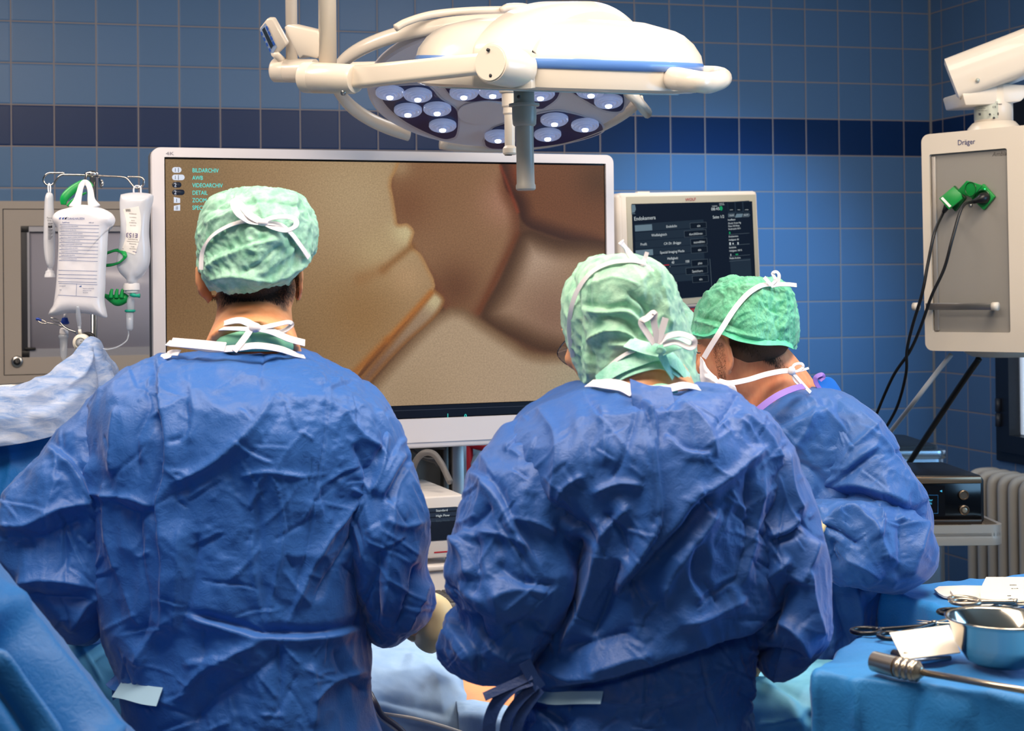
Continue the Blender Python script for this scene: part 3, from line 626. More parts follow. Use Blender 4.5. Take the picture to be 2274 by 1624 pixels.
# ================================================================ endoscopy cart under the large monitor
def cartM(): M = np.eye(4); M[:3, :3] = Rm; M[:3, 3] = (Rm @ [SW / 2, 0, 0] + tm) * [1, 1, 0]; return M
Mc = cartM(); frontD = -.16
cfp = Plane((Mc @ [0, frontD, 1, 1])[:3], Rm @ [1, 0, 0], [0, 0, 1])
def cz(px, py): return cfp.at(px, py)[2]
def cxl(px, py): return (cfp.at(px, py) - Mc[:3, 3]) @ (Rm @ [1, 0, 0])
cart = thing('equipment_cart', Mc[:3, 3], 'tall endoscopy cart with silver uprights, carrying the large monitor', 'cart', rz=.0633)
silver = mat('cart_silver', 'a9a39e', .35, .8); dark = mat('cart_dark', '1c1d22', .5); cwhite = mat('cart_white', 'e9e3df', .4)
hx = .215
for s_ in (-1, 1):
    add('upright', *xf(box(s_ * hx - .018, s_ * hx + .018, .0 + .13, .19, .09, 1.45, .003), Mc), silver, cart)
    add('rail', *xf(box(s_ * (hx - .032) - .008, s_ * (hx - .032) + .008, .14, .17, .12, 1.30, .002), Mc), mat('rail_dark', '5b5650', .4, .7), cart)
zs1, zs2 = cz(985, 1245), cz(970, 1335)
add('back_panel', *xf(box(-hx, hx, .19, .20, .12, 1.30), Mc), mat('perforated_grey', '6a6660', .6), cart)
for k in range(4):
    for j in range(3):
        c0 = [.02 - .26 + k * .020 + (j % 2) * .010, .188, 1.235 - j * .021]
add('shelf', *xf(box(-.25, .25, -.17, .20, zs1 - .012 - .012, zs1 - .010, .004), Mc), cwhite, cart)
add('shelf', *xf(box(-.25, .25, -.17, .20, .62, .645, .004), Mc), cwhite, cart)
add('shelf', *xf(box(-.25, .25, -.17, .20, .34, .365, .004), Mc), cwhite, cart)
add('base', *xf(box(-.27, .27, -.22, .24, .07, .12, .015), Mc), mat('grey_plastic'), cart)
add('monitor_mount', *xf(box(-.09, .09, .075, .15, 1.42, 1.62, .01), Mc), silver, cart)
add('monitor_crossbar', *xf(box(-hx, hx, .13, .17, 1.40, 1.46, .006), Mc), silver, cart)
for a in (-.22, .22):
    for b in (-.18, .20): add('castor', *join(xf(cyl([a - .012, b, .035], [a + .012, b, .035], .035), Mc), xf(box(a - .017, a + .017, b - .012, b + .012, .03, .075, .003), Mc)), dark, cart)
for zz_, xx_ in ((1035 - 1028, 0),): pass
H_ = [xf(cyl([-.085 + (k % 3) * .012, .186, 1.165 + (k // 3) * .0145 + (k % 2) * .004], [-.085 + (k % 3) * .012, .189, 1.165 + (k // 3) * .0145 + (k % 2) * .004], .0042), Mc) for k in range(12)]
add('panel_hole', *join(*H_), mat('hole_light', 'aab6cc', .5, emis='8fa0c0', es=.15), cart)['kind'] = 'stuff'
# insufflator
zt, zb = cz(1000, 1101), cz(1000, 1238)
x1 = cxl(1032, 1110)
ins = thing('insufflator', (Mc @ [x1 - .17, 0, zs1 - .01, 1])[:3], 'white medical device with a dark touchscreen on the cart, between the two front surgeons', 'medical device', rz=.0633)
add('body', *xf(box(x1 - .36, x1, frontD, frontD + .33, zb, zt, .005), Mc), cwhite, ins)
add('screen', *xf(box(x1 - .30, x1 - .012, frontD - .002, frontD + .01, cz(1000, 1199), cz(1000, 1127), .001), Mc), mat('insuf_screen', '15181f', .12, spec=.7, emis='232a35', es=.35), ins)
cfo = Plane(cfp.o + cfp.n * .0025, cfp.X, cfp.Y)
add('screen_bars', *join(*[cfo.rect(935, y, 84, 8.2, h=.0, th=.0003) for y in (1130, 1141.5, 1153)]), mat('insuf_bar', '000000', .3, emis='2c3748', es=.8), ins, smooth=False)
add('screen_lettering', *join(cfo.text('Standard', 968, 1137, 5, sx=1.1), cfo.text('High Flow', 968, 1148.5, 5, sx=1.1)), mat('screen_white'), ins)
add('dim_lettering', *cfo.text('Baby Mode', 968, 1159.5, 4.6, sx=1.1), mat('screen_line'), ins)
cf1 = Plane(cfp.o + cfp.n * .0004, cfp.X, cfp.Y)
add('front_lettering', *cf1.text('INSUFFLATOR', 908, 1233, 6, sx=.86), lab, ins)
add('red_line', *cf1.rect(964, 1226, 40, 3), mat('logo_red'), ins, smooth=False)
for a in (-.33, -.03): add('foot', *xf(cyl([x1 + a, frontD + .03, zs1 - .010], [x1 + a, frontD + .03, zb + .002], .012, 16), Mc), dark, ins)
# lower white device and keyboard
z2, z3 = cz(970, 1246), cz(970, 1279)
low = thing('light_source', (Mc @ [x1 - .2, 0, .645, 1])[:3], 'plain white device housing on the cart, under the touchscreen device', 'medical device', rz=.0633)
add('body', *xf(box(x1 - .38, x1 + .0, frontD + .0, frontD + .33, .645, zs1 - .026, .006), Mc), cwhite, low)
kz0 = cz(970, 1322)
kb = thing('keyboard', (Mc @ [x1 - .22, frontD - .1, kz0, 1])[:3], 'dark grey keyboard on the cart pull-out tray', 'keyboard', rz=.0633)
add('case', *xf(box(x1 - .40, x1 - .02, frontD - .17, frontD - .02, kz0 - .0, kz0 + .014, .004), Mc), mat('kb_case', '6c6c6c', .5), kb)
Kk = [xf(box(x1 - .39 + i * .0225, x1 - .39 + i * .0225 + .019, frontD - .16 + j * .0225, frontD - .16 + j * .0225 + .019, kz0 + .012, kz0 + .019, .0015, 1), Mc) for i in range(16) for j in range(6)]
add('keys', *join(*Kk), mat('kb_keys', '4a4a4c', .5), kb)['kind'] = 'stuff'
tray = add('keyboard_tray', *xf(box(x1 - .43, x1 + .01, frontD - .20, .12, kz0 - .022, kz0 - .001, .004), Mc), mat('cream_plastic'), cart)
# cables over the insufflator
add('cable', *tube([W(915, 1062, 4.0), W(920, 1032, 3.98), W(938, 1008, 3.96), W(962, 1008, 3.95), W(980, 1030, 3.94), W(990, 1050, 3.93), W(1000, 1072, 3.91)], .0085, 12, 40), mat('cable_grey', '6e6c6c', .45), cart)
add('cable', *tube([W(905, 990, 4.05), W(930, 992, 4.05), W(960, 990, 4.06), W(990, 992, 4.07)], [.005, .008, .010, .009], 12, 20), dark, cart)
add('cable', *tube([W(905, 990, 4.05), W(920, 1003, 4.04), W(942, 1018, 4.04), W(968, 1022, 4.05), W(975, 1030, 4.07)], [.004, .004, .005, .010, .010], 12, 30), dark, cart)
# red-rimmed bag stand behind
rb = thing('waste_bag_stand', W(1075, 1010, 4.9) * [1, 1, 0], 'red-rimmed stand with a pale blue bag behind the cart', 'bag stand')
p_ = [W(1043, 985, 4.7), W(1095, 998, 4.65), W(1190, 1000, 4.9), W(1130, 985, 5.1), W(1043, 985, 4.7)]
add('rim', *tube(p_, .014, 12), mat('red_enamel', 'a3142a', .35), rb)
for q in p_[:3]: add('leg', *tube([q, q * [1, 1, 0] + [0, 0, .01]], .011, 12), mat('red_enamel'), rb)
add('bag', *join(box(min(q[0] for q in p_), max(q[0] for q in p_), min(q[1] for q in p_), max(q[1] for q in p_), .25, p_[0][2] - .03, .03)), mat('bag_blue', '7fa6c8', .5), rb)

# ================================================================ wall cabinet
def cabpt(px, py, h=0.): d = W(px, py, 1) - CAM; return CAM + d * ((BY - h) / d[1])
cbp = Plane((0, BY - .03, 0), (1, 0, 0), (0, 0, 1))
def cbox(px0, px1, py0, py1, h0, h1, bev=.003):
    a, b = cabpt(px0, py1, .03), cabpt(px1, py0, .03); a2, b2 = cabpt(px0, py0, .03), cabpt(px1, py1, .03)
    return box(a2[0], b[0], BY - h1, BY - h0, (a[2] + a[2]) / 2, a2[2], bev)
cab = thing('wall_cabinet', cabpt(200, 850) * [1, 1, 1], 'beige metal wall cabinet with a dark-edged inset pane, behind the hanging drip bags', 'cabinet')
cbe = mat('cabinet_beige', 'a59a90', .5)
XA, XB = cabpt(-40, 650, .03)[0], cabpt(640, 650, .03)[0]
ZT, ZB = cabpt(150, 447, .03)[2], cabpt(150, 850, .03)[2]
XI, ZI1, ZI0 = cabpt(7, 650, .03)[0], cabpt(150, 464, .03)[2], cabpt(150, 831, .03)[2]
XW, ZW1, ZW0 = cabpt(47, 650, .03)[0], cabpt(150, 502, .03)[2], cabpt(150, 792, .03)[2]
add('frame', *xf(ring_prism([(XA, ZB), (XB, ZB), (XB, ZT), (XA, ZT)], [(XI, ZI0), (XB - .05, ZI0), (XB - .05, ZI1), (XI, ZI1)], BY - .032, BY), np.eye(4)), cbe, cab, smooth=False)
g = .003
door = add('door', *xf(ring_prism([(XI + g, ZI0 + g), (XB - .05 - g, ZI0 + g), (XB - .05 - g, ZI1 - g), (XI + g, ZI1 - g)], [(XW, ZW0), (XB - .12, ZW0), (XB - .12, ZW1), (XW, ZW1)], BY - .034, BY - .005), np.eye(4)), cbe, cab, smooth=False)
add('inset_edge', *box(XW, XW + .022, BY - .030, BY - .008, ZW0, ZW1, .001), mat('edge_dark', '2b2b31', .5), door)
alu = mat('alu_strip', '9c9ca4', .4, .5)
add('inset_trim', *ring_prism([(XW + .022, ZW0), (XB - .12, ZW0), (XB - .12, ZW1), (XW + .022, ZW1)], [(XW + .030, ZW0 + .030), (XB - .13, ZW0 + .030), (XB - .13, ZW1 - .020), (XW + .030, ZW1 - .020)], BY - .028, BY - .006), alu, door, smooth=False)
add('pane', *box(XW + .025, XB - .125, BY - .012, BY - .002, ZW0 + .01, ZW1 - .01), mat('cabinet_pane', 'aaa8b6', .25, spec=.5), door)
for z_, in ((ZW0,), (ZW1 - .022,)): add('corner', *box(XW - .001, XW + .028, BY - .033, BY - .008, z_, z_ + .024, .001), mat('corner_black', '111114', .4), door)
add('latch', *box(XW + .01, XW + .05, BY - .04, BY - .03, ZW0 + .026, ZW0 + .036, .002), mat('corner_black'), door)
kc = cabpt(38, 803, .034)
kn = add('lock', *xf(lathe([(.021, 0), (.021, .006), (.017, .009), (0, .009)], 32), frameM(kc, [1, 0, 0], [0, 0, 1], [0, -1, 0])), mat('brushed_steel'), door)
add('lock_core', *xf(lathe([(.013, 0), (.013, .013), (.010, .015), (0, .015)], 32), frameM(kc, [1, 0, 0], [0, 0, 1], [0, -1, 0])), mat('corner_black'), kn)

# ================================================================ ceiling supply column
qp = quadframe(W(2063, 343.4, 4.28), W(2235.8, 329, 4.12), W(2243.8, 739.5, 4.12), W(2070.6, 737.7, 4.28))
pw = mat('pendant_white', 'cfc6ba', .35, coat=.2)
pm_ = thing('supply_column', qp(.9, 1.1) * [1, 1, 0] + [0, 0, CH - .002], 'white ceiling supply column with a grey face plate and green sockets', 'supply column')
cr = .035
prof = [(-.095 + 0, -.02)]
fw_, fh_ = qp.w, qp.h
xl_, xr_ = -.10 * fw_, 1.62 * fw_; zl_, zh_ = -.105 * fh_, 1.115 * fh_
Mq = qp.M(0, 0)
# body with a hollow for the face plate: a ring in front, a block behind
outer = rrect(xl_, xr_, zl_, zh_, .022, 6); inner = rrect(.0, fw_, .0, fh_, .006, 6)
def flip(p): v, f = p; v = v.copy(); return v, f
ringv, ringf = ring_prism(outer, inner, 0, .02)          # local (x, depth, z)
def toq(p, extra=0.):
    v, f = p; v = np.asarray(v); return np.array([qp(a / fw_, c / fh_, -b + extra) for a, b, c in v]), f
add('front_frame', *toq((ringv, ringf), .0), pw, pm_, auto=30)
bv = prism(rrect(xl_, xr_, zl_, zh_, .022, 6), -.30, -.018, .0)
add('column_body', *toq((np.array([(a, -c, b) for a, b, c in bv[0]]), bv[1])), pw, pm_, auto=40)
plate = add('face_plate', *toq(box(-.001, fw_ + .001, .012, .03, -.001, fh_ + .001)), mat('face_grey', '8d8a86', .45, .15, bump=(60, .03)), pm_, smooth=False)
add('edge_profile', *toq(box(.004, .016, .004, .02, .004, fh_ - .006, .002)), mat('profile_grey', '9a9590', .35, .4), pm_)
pp = Plane(qp(0, 0, -.011), qp.X, qp.Y); pf = Plane(qp(0, 0, .0005), qp.X, qp.Y)
add('logo_lettering', *join(pf.text('Dräger', 2126.5, 322.5, 11.5, sx=.86)), mat('logo_navy', '1b2c6b', .4), pm_)
add('plate_lettering', *join(pp.text('Ambia', 2203, 347, 9, shear=.25, sx=1.0)), mat('print_dim', '66625f', .5), plate)
# bottom bowl, neck, bracket, arm
bc = qp(.62, -.105, -.14)
def basis_q(c): return frameM(c, qp.X, qp.n * -1, qp.Y)
add('bottom_cap', *xf(lathe([(.11, .0), (.105, -.010), (.085, -.020), (0, -.023)], 40, 1.0, .9), frameM(bc, qp.X, -qp.n, qp.Y)), pw, pm_, auto=50)
nk = W(2207, 290, 4.33)
add('collar', *xf(lathe([(.105, -.035), (.078, -.012), (.070, .008), (.058, .022), (.054, .024)], 48), frameM(nk, qp.X, -qp.n, ZZ1)), pw, pm_, auto=50)
neck = add('neck', *xf(lathe([(.052, .0), (.052, .125)], 48), frameM(nk, qp.X, -qp.n, ZZ1)), pw, pm_)
# rating plate on the neck
lp = []
for (u0, u1) in ((-62, 38),):
    V = []; F = []; n_ = 14
    for i in range(n_ + 1):
        a = math.radians(-90 + (u0 + (u1 - u0) * i / n_)); d_ = unit(qp.X * math.cos(a) * 1 + (-qp.n) * math.sin(a))
        V += [nk + d_ * .0526 + ZZ1 * .030, nk + d_ * .0526 + ZZ1 * .078]
    for i in range(n_): F.append((2 * i, 2 * i + 2, 2 * i + 3, 2 * i + 1))
    lp.append((np.array(V), F))
add('rating_plate', *lp[0], mat('rating_silver', 'aeb4ac', .3, .3), neck)
npl = Plane(nk + unit(CAM - nk) * [1, 1, 0] * .056, RT * [1, 1, 0], ZZ1)
add('rating_lettering', *join(npl.text('Dräger', 2213, 232.5, 3), npl.text('Movita', 2173, 238.5, 2.6), npl.text('REF 8611250', 2173, 242, 2), npl.text('CE', 2203.5, 239.5, 4, sx=1.3), npl.text('SN  ARKD-0017', 2173, 247, 2), npl.rect(2173, 251, 5, 5.5), npl.text('!', 2206, 257, 4), npl.disc(2207, 262, 2.6), npl.disc(2198, 254, 2.4), npl.rect(2215, 250, 2.5, 6)), mat('ink', '2a2c33', .5), neck)
W_ = W
brk = [W(2137, 205, 4.2), W(2200, 186, 4.15), W(2290, 190, 4.1), W(2290, 232, 4.1), W(2200, 236, 4.15), W(2146, 232, 4.2)]
def thick(pts, m, name, par, d, bev=.005):
    """solid with a given outline facing the room and depth d away from it"""
    A = [np.asarray(a) for a in pts]; o_ = A[0]; X_ = unit(A[1] - A[0]); nn = unit(np.cross(A[1] - A[0], A[-1] - A[0])); nn = nn if nn @ FW < 0 else -nn; Y_ = np.cross(nn, X_)
    p2 = [((a - o_) @ X_, (a - o_) @ Y_) for a in A]
    return add(name, *xf(prism(p2, -d, 0, bev), frameM(o_, X_, Y_, nn)), m, par, auto=40)
thick([W(2136, 205, 4.28), W(2202, 184, 4.28), W(2300, 190, 4.28), W(2268, 225, 4.28), W(2200, 232, 4.28), W(2144, 234, 4.28)], pw, 'bracket', pm_, .16)
add('arm', *rrtube(W(2112, 182, 4.36), W(2480, 42, 4.2), .075, .062, .08, .062, .35), pw, pm_, auto=50)
add('arm_stud', *cyl(W(2171, 178, 4.265), W(2171, 178, 4.255), .0055, 20), mat('rating_silver'), pm_)
ac = W(2480, 42, 4.2)
add('drop_tube', *cyl(ac - [0, 0, .05], np.array([ac[0], ac[1], CH]), .09, 40), pw, pm_)
# socket rail
add('rail_bar', *toq(box(.0 - .004, fw_ * .86, -.03, -.024, cz(0, 0) * 0 + .063, .082, .001)), mat('steel_bar', '8a8783', .3, .9), pm_)
for u_ in (-.15 * fw_, .875 * fw_): add('rail_knob', *toq((lambda v, f: (v, f))(*cyl([u_ - .008, -.027, .0725], [u_ + .008, -.027, .0725], .0115, 24))), pw, pm_)
for u_ in (.03 * fw_, .8 * fw_): add('rail_post', *toq(cyl([u_, -.025, .0725], [u_, .014, .0725], .006, 12)), mat('steel_bar'), pm_)
add('plate_screw', *join(*[(lambda c: sphere(c, .0055, 10, 8))(pp.at(x, y, .001)) for x, y in ((2156, 456),)]), mat('brushed_steel'), plate)
# green sockets
grn = mat('socket_green', '12893c', .35, spec=.5); dgr = mat('socket_green_dark', '0c5526', .3)
def psolid(pl, pts, h0, h1, bev=.002):
    P2 = [pl.uv(x, y) for x, y in pts]; return xf(prism(P2, h0, h1, bev), frameM(pl.o, pl.X, pl.Y, pl.n))
s1 = add('socket', *psolid(pp, [(2187, 408), (2213, 437), (2188, 467), (2160, 440)], 0, .012), grn, plate, auto=40)
add('socket_well', *xf(lathe([(.0175, 0), (.0175, .0125), (.0215, .0125), (.0215, .015), (.0165, .0155), (.0165, .013)], 32), frameM(pp.at(2187, 438, .0), pp.X, pp.Y, pp.n)), dgr, s1)
add('socket_lamp', *sphere(pp.at(2187, 420, .012), .0022, 8, 6), mat('lamp_green', '000', .3, emis='3dff8a', es=2.) if False else mat('lamp_green', '000000', .3, emis='3dff8a', es=2.), s1)
fl = Plane(pp.at(2165, 425, .028), unit(pp.X + pp.n * .35), pp.Y)
fo = add('socket_flap', *psolid(fl, [(2126, 426), (2149, 401), (2184, 412), (2160, 440)], 0, .005), grn, s1, auto=40)
add('flap_gasket', *xf(lathe([(.020, 0), (.020, .002), (.0185, .002), (.0185, 0)], 32, 1, 1, close=False), frameM(fl.at(2156, 420, .005), fl.X, fl.Y, fl.n)), dgr, fo)
s2 = add('socket', *psolid(pp, [(2122, 412), (2148, 440), (2124, 470), (2100, 444)], 0, .010), dgr, plate, auto=40)
fl2 = Plane(pp.at(2110, 440, .045), unit(pp.X - pp.n * .25), pp.Y)
f2 = add('socket_flap', *psolid(fl2, [(2086, 441), (2117, 415), (2135, 430), (2138, 442), (2108, 466)], -.004, .006), grn, s2, auto=40)
add('flap_label', *fl2.poly([(2089, 441), (2093.5, 437.5), (2113, 458), (2108, 460.5)], .0064, .0004), mat('label_white', 'e8ece8', .5), f2, smooth=False)
blk = mat('cable_black', '0c0c0f', .4)
def cableT(name, pts, r, m, label, cat, n=120):
    P = catmull(np.array([W(*p) for p in pts]), n); o = add(name, *tube(P, r, 10), m, None); tag(o, label, cat); return o
c1 = thing('power_cable', pp.at(2185, 440, .02), 'black power cable plugged into the right-hand green socket of the supply column', 'cable')
add('plug', *tube([pp.at(2187, 439, .006), pp.at(2186, 439, .018), pp.at(2180, 441, .030), pp.at(2170, 445, .036), pp.at(2160, 449, .037)], [.015, .0155, .014, .0085, .0055], 18, 24), blk, c1)
end1 = [(2137, 460, 4.11), (2115.6, 528, 4.09), (2097, 596, 4.1), (2069, 657, 4.12), (2045, 725, 4.15), (2020, 781, 4.2), (1980, 842, 4.30), (1934, 953, 4.48), (1920, 1010, 4.56), (1925, 1050, 4.60), (1950, 1085, 4.58), (1965, 1100, 4.53)]
add('cord', *tube(catmull(np.array([pp.at(2162, 448, .037)] + [W(*p) for p in end1]), 120), .0043, 10), blk, c1)
c2 = thing('power_cable', pp.at(2110, 455, .02), 'black power cable leaving the closed green socket, left of the other cord', 'cable')
add('plug', *tube([pp.at(2110, 447, .008), pp.at(2106, 452, .030), pp.at(2101, 462, .036), pp.at(2095, 472, .037)], [.012, .010, .008, .005], 16, 20), blk, c2)
end2 = [(2075.6, 516, 4.15), (2061, 584, 4.14), (2048, 651, 4.14), (2026, 725, 4.17), (2014, 780, 4.2), (2012, 830, 4.25), (1992, 904, 4.36), (1955, 975, 4.5), (1945, 1030, 4.58), (1960, 1070, 4.60), (1985, 1092, 4.57), (2000, 1100, 4.53)]
add('cord', *tube(catmull(np.array([pp.at(2094, 474, .037)] + [W(*p) for p in end2]), 120), .0043, 10), blk, c2)
hs = [(2112, 788, 4.30), (2080, 828, 4.34), (2030, 893, 4.4), (1985, 950, 4.6), (1955, 988, 4.72)]
ho = thing('gas_hose', W(2112, 783, 4.2), 'pale grey straight hose running down from under the supply column', 'hose')
add('hose_tube', *tube(catmull(np.array([W(*p) for p in hs] + [W(1935, 1015, 4.74), W(1930, 1030, 4.75) * [1, 1, 0] + [0, 0, .5], W(1930, 1030, 4.75) * [1, 1, 0] + [0, 0, .02]]), 60), .0068, 12), mat('hose_white', 'b9bcc0', .3), ho)
ho2 = thing('gas_hose', W(2172, 798, 4.2), 'thick black hose running down from under the supply column', 'hose')
add('hose_tube', *tube(catmull(np.array([W(2174, 797, 4.30), W(2140, 845, 4.36), W(2080, 935, 4.5), W(2010, 1042, 4.74), W(1990, 1075, 4.78), W(1982, 1100, 4.8) * [1, 1, 0] + [0, 0, .5], W(1982, 1100, 4.8) * [1, 1, 0] + [0, 0, .02]]), 60), .0088, 12), blk, ho2)

# ================================================================ window
wf = mat('window_frame_dark', '171a21', .4)
y_of = lambda px, py: wallhit(px, py)[1]
def zt_(px, py): return wallhit(px, py)[2]
win = thing('window_1', (RX, FY1 - .6, FZ0), None, None); win['kind'] = 'structure'
def yz_ring(y0, y1, z0, z1, a, b, m, nm, par, wd_): 
    v, f = ring_prism([(y0, z0), (y1, z0), (y1, z1), (y0, z1)], [(y0 + wd_, z0 + wd_), (y1 - wd_, z0 + wd_), (y1 - wd_, z1 - wd_), (y0 + wd_, z1 - wd_)], a, b)
    return add(nm, np.array([(q[1], q[0], q[2]) for q in v]), f, m, par, smooth=False)
yz_ring(FY0, FY1, FZ0, FZ1, RX - .012, RX + .10, wf, 'window_frame', win, .045)
gy = FY1 - y_of(2255, 900)
yz_ring(FY0 + .04, FY1 - .04, FZ0 + .04, FZ1 - .04, RX - .030, RX + .02, wf, 'window_sash', win, gy - .04)
for z_ in (zt_(2228, 915), FZ1 - .3): add('hinge', *join(cyl([RX - .036, FY1 - .048, z_ - .055], [RX - .036, FY1 - .048, z_ - .003], .011, 16), cyl([RX - .036, FY1 - .048, z_ + .003], [RX - .036, FY1 - .048, z_ + .055], .011, 16)), mat('hinge_dark', '2d3038', .4), win)
ypane0, ypane1 = FY0 + gy, FY1 - gy
add('pane', *box(RX + .004, RX + .010, ypane0 - .01, ypane1 + .01, FZ0 + .12, FZ1 - .12), mat('window_glass', 'ffffff', .02, trans=1., ior=1.1, alpha=.25), win, smooth=False)
bl = mat('blind_slat', 'd5e2f0', .5, emis='b8d4f4', es=.30)  # slats emit a little themselves, to look backlit
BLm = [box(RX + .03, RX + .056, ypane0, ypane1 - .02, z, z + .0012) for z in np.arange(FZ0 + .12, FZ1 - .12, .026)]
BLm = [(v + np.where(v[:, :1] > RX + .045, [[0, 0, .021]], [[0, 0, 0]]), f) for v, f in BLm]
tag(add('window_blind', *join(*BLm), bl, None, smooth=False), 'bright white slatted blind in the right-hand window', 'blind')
add('blind_rail', *box(RX + .02, RX + .06, ypane1 - .02, ypane1 - .002, FZ0 + .11, FZ1 - .11, .002), mat('rail_white', 'e6eef6', .4, emis='cfe4ff', es=.4), win)  # rail also emits, matching the backlit slats
area('daylight_outside', (RX + .9, FY1 - .8, 1.8), (RX, FY1 - .8, 1.7), 1.6, 1.5, 7, (.75, .88, 1))

# ================================================================ radiator
rad = thing('radiator', (RX - .1, 4.2, .12), 'cream ribbed column radiator on the right wall under the window', 'radiator')
rm = mat('radiator_cream', 'cfc3b2', .45)
ry0 = 3.55; ztop = W(2180, 1145, 4.75)[2]
nf = 26; rx_ = RX - .13
for k in range(nf):
    y_ = 5.18 - k * .0635
    pts = [(rx_ - .065, y_, .16), (rx_ - .065, y_, .4), (rx_ - .065, y_, ztop - .06)] + [(rx_ - .065 * math.cos(t_) ** .6 if t_ < PI / 2 else rx_ + .065 * abs(math.cos(t_)) ** .6, y_, ztop - .06 + .045 * math.sin(t_) ** .6) for t_ in np.linspace(.2, PI - .2, 13)] + [(rx_ + .065, y_, ztop - .06), (rx_ + .065, y_, .4), (rx_ + .065, y_, .16)]
    A = tube(pts, .0185, 12, ref=(0, 1, 0))
    B_ = tube([(rx_, y_, .14), (rx_, y_, ztop - .02)], .0165, 12)
    add('rib', *join(A, B_), rm, rad)
add('header_pipe', *cyl((rx_, 5.22, ztop - .05), (rx_, 5.18 - nf * .0635, ztop - .05), .018), rm, rad)
add('header_pipe', *cyl((rx_, 5.22, .18), (rx_, 5.18 - nf * .0635, .18), .018), rm, rad)
for y_ in (5.0, 3.8): add('bracket', *box(rx_ - .02, RX - .003, y_ - .015, y_ + .015, ztop - .14, ztop - .11), rm, rad)
for y_ in (4.9, 3.9): add('foot', *box(rx_ - .02, rx_ + .02, y_ - .02, y_ + .02, 0, .15), rm, rad)

# ================================================================ steel table with the black device
stl = mat('brushed_steel')
tq = [W(2236, 1163, 4.15)]
zt1 = W(2200, 1160, 4.15)[2]
tO = np.array([W(2233, 1165, 4.10)[0], W(2233, 1165, 4.10)[1], 0])      # near right corner
tX = unit(-H_R); tY = unit(H_F + H_R * .02)
st = thing('steel_table', tO + tX * .3 + tY * .2, 'stainless steel pedestal table with a raised rim, in front of the radiator', 'table')
MT = frameM(tO, tX, tY, ZZ1)
steelb = mat('table_steel', 'c9bfb2', .35, .65, bump=(90, .03))
TT = zt1
add('table_top', *xf(prism(rrect(0, .62, 0, .50, .035, 6), TT - .055, TT - .018, .003), MT), steelb, st, auto=40)
def rimring(): 
    o, i = rrect(0, .62, 0, .50, .035, 6), rrect(.012, .608, .012, .488, .025, 6); n = len(o); V = [(x, y, TT - .03) for x, y in o] + [(x, y, TT) for x, y in o] + [(x, y, TT) for x, y in i] + [(x, y, TT - .02) for x, y in i]
    F = [(r * n + k, r * n + (k + 1) % n, r * n + n + (k + 1) % n, r * n + n + k) for r in range(3) for k in range(n)]; return np.array(V), F
add('rim', *xf(rimring(), MT), steelb, st, auto=40)
add('pedestal', *xf(join(cyl((.29, .25, .08), (.29, .25, TT - .08), .042, 32), cyl((.29, .25, TT - .10), (.29, .25, TT - .055), .062, 32)), MT), steelb, st, auto=40)
add('pedestal_collar', *xf(cyl((.29, .25, TT - .085), (.29, .25, TT - .054), .07, 32), MT), mat('cart_dark'), st)
add('foot', *xf(box(.05, .55, .05, .45, .0, .08, .02), MT), steelb, st)
# device
dv = thing('control_unit', (MT @ [.28, .22, TT - .018, 1])[:3], 'black control unit with a blue-lettered display on the steel table', 'medical device')
dO = (MT @ [0, 0, 0, 1])[:3]
dp = Plane(W(2180, 1170, 4.15) , unit(H_R), ZZ1)
x_r = dp.uv(2182, 1100)[0]; zT = dp.uv(2180, 1062)[1]; zB = dp.uv(2180, 1168)[1]
Md = frameM(dp.o, dp.X, ZZ1, dp.n)
Wd = .36
bc_ = mat('unit_black', '14161b', .3, spec=.5)
add('housing', *xf(join(prism([(x_r - Wd, zB + .004), (x_r - .002, zB + .004), (x_r + .006, zB + .014), (x_r + .006, zT - .006), (x_r - .004, zT + .008), (x_r - Wd, zT + .008)], -.30, -.004, .004)), Md), bc_, dv, auto=40)
brz = mat('unit_bronze', '8d7660', .3, .8)
add('top_strip', *xf(box(x_r - Wd, x_r - .002, zT - .014, zT + .0045, -.02, .003, .003), Md), brz, dv)
add('bottom_strip', *xf(box(x_r - Wd, x_r - .002, zB + .004, zB + .018, -.02, .002, .003), Md), mat('unit_bronze_dark', '4c4038', .35, .8), dv)
add('front_glass', *xf(box(x_r - Wd, x_r - .004, zB + .018, zT - .014, -.01, .0, .001), Md), mat('black_gloss'), dv)
dpf = Plane(dp.o + dp.n * .0004, dp.X, ZZ1)
def tagc(*a): return dpf.text(*a)
add('display', *dpf.rect(2020, 1080, 78, 68, h=.0, th=.0006), mat('unit_display', '000000', .2, emis='070b14', es=.6), dv, smooth=False)
dl = mat('unit_cyan', '000000', .3, emis='45b9e8', es=1.1)
add('display_lettering', *join(dpf.text('oder', 2057, 1113.5, 5.2, h=.0008), dpf.text('stellt', 2055, 1121, 5.2, h=.0008), dpf.poly([(2087, 1091), (2092, 1088.5), (2092, 1093.5)], .0008)), dl, dv)
fr = [(2035, 1100), (2083, 1100), (2083, 1140.5), (2035, 1140.5)]
add('display_box', *tube([dpf.at(x, y, .001) for x, y in fr], .0006, 6), mat('unit_blue', '000000', .3, emis='2a6fa8', es=.9), dv)
for (x, y, cc) in ((2140, 1099.5, '2b2724'), (2141, 1133, '2b2724')):
    c_ = dpf.at(x, y, 0); add('knob', *xf(lathe([(.0135, 0), (.0135, .004), (.011, .006), (.0095, .0035), (0, .0035)], 32), frameM(c_, dp.X, ZZ1, dp.n)), mat('knob_bronze', '6f6458', .35, .8), dv, auto=30)
add('knob_core', *xf(lathe([(.0065, .003), (.0065, .006), (.004, .0065), (0, .0065)], 24), frameM(dpf.at(2141, 1133, 0), dp.X, ZZ1, dp.n)), mat('socket_silver', 'c9b9a2', .3, .9), dv, auto=30)
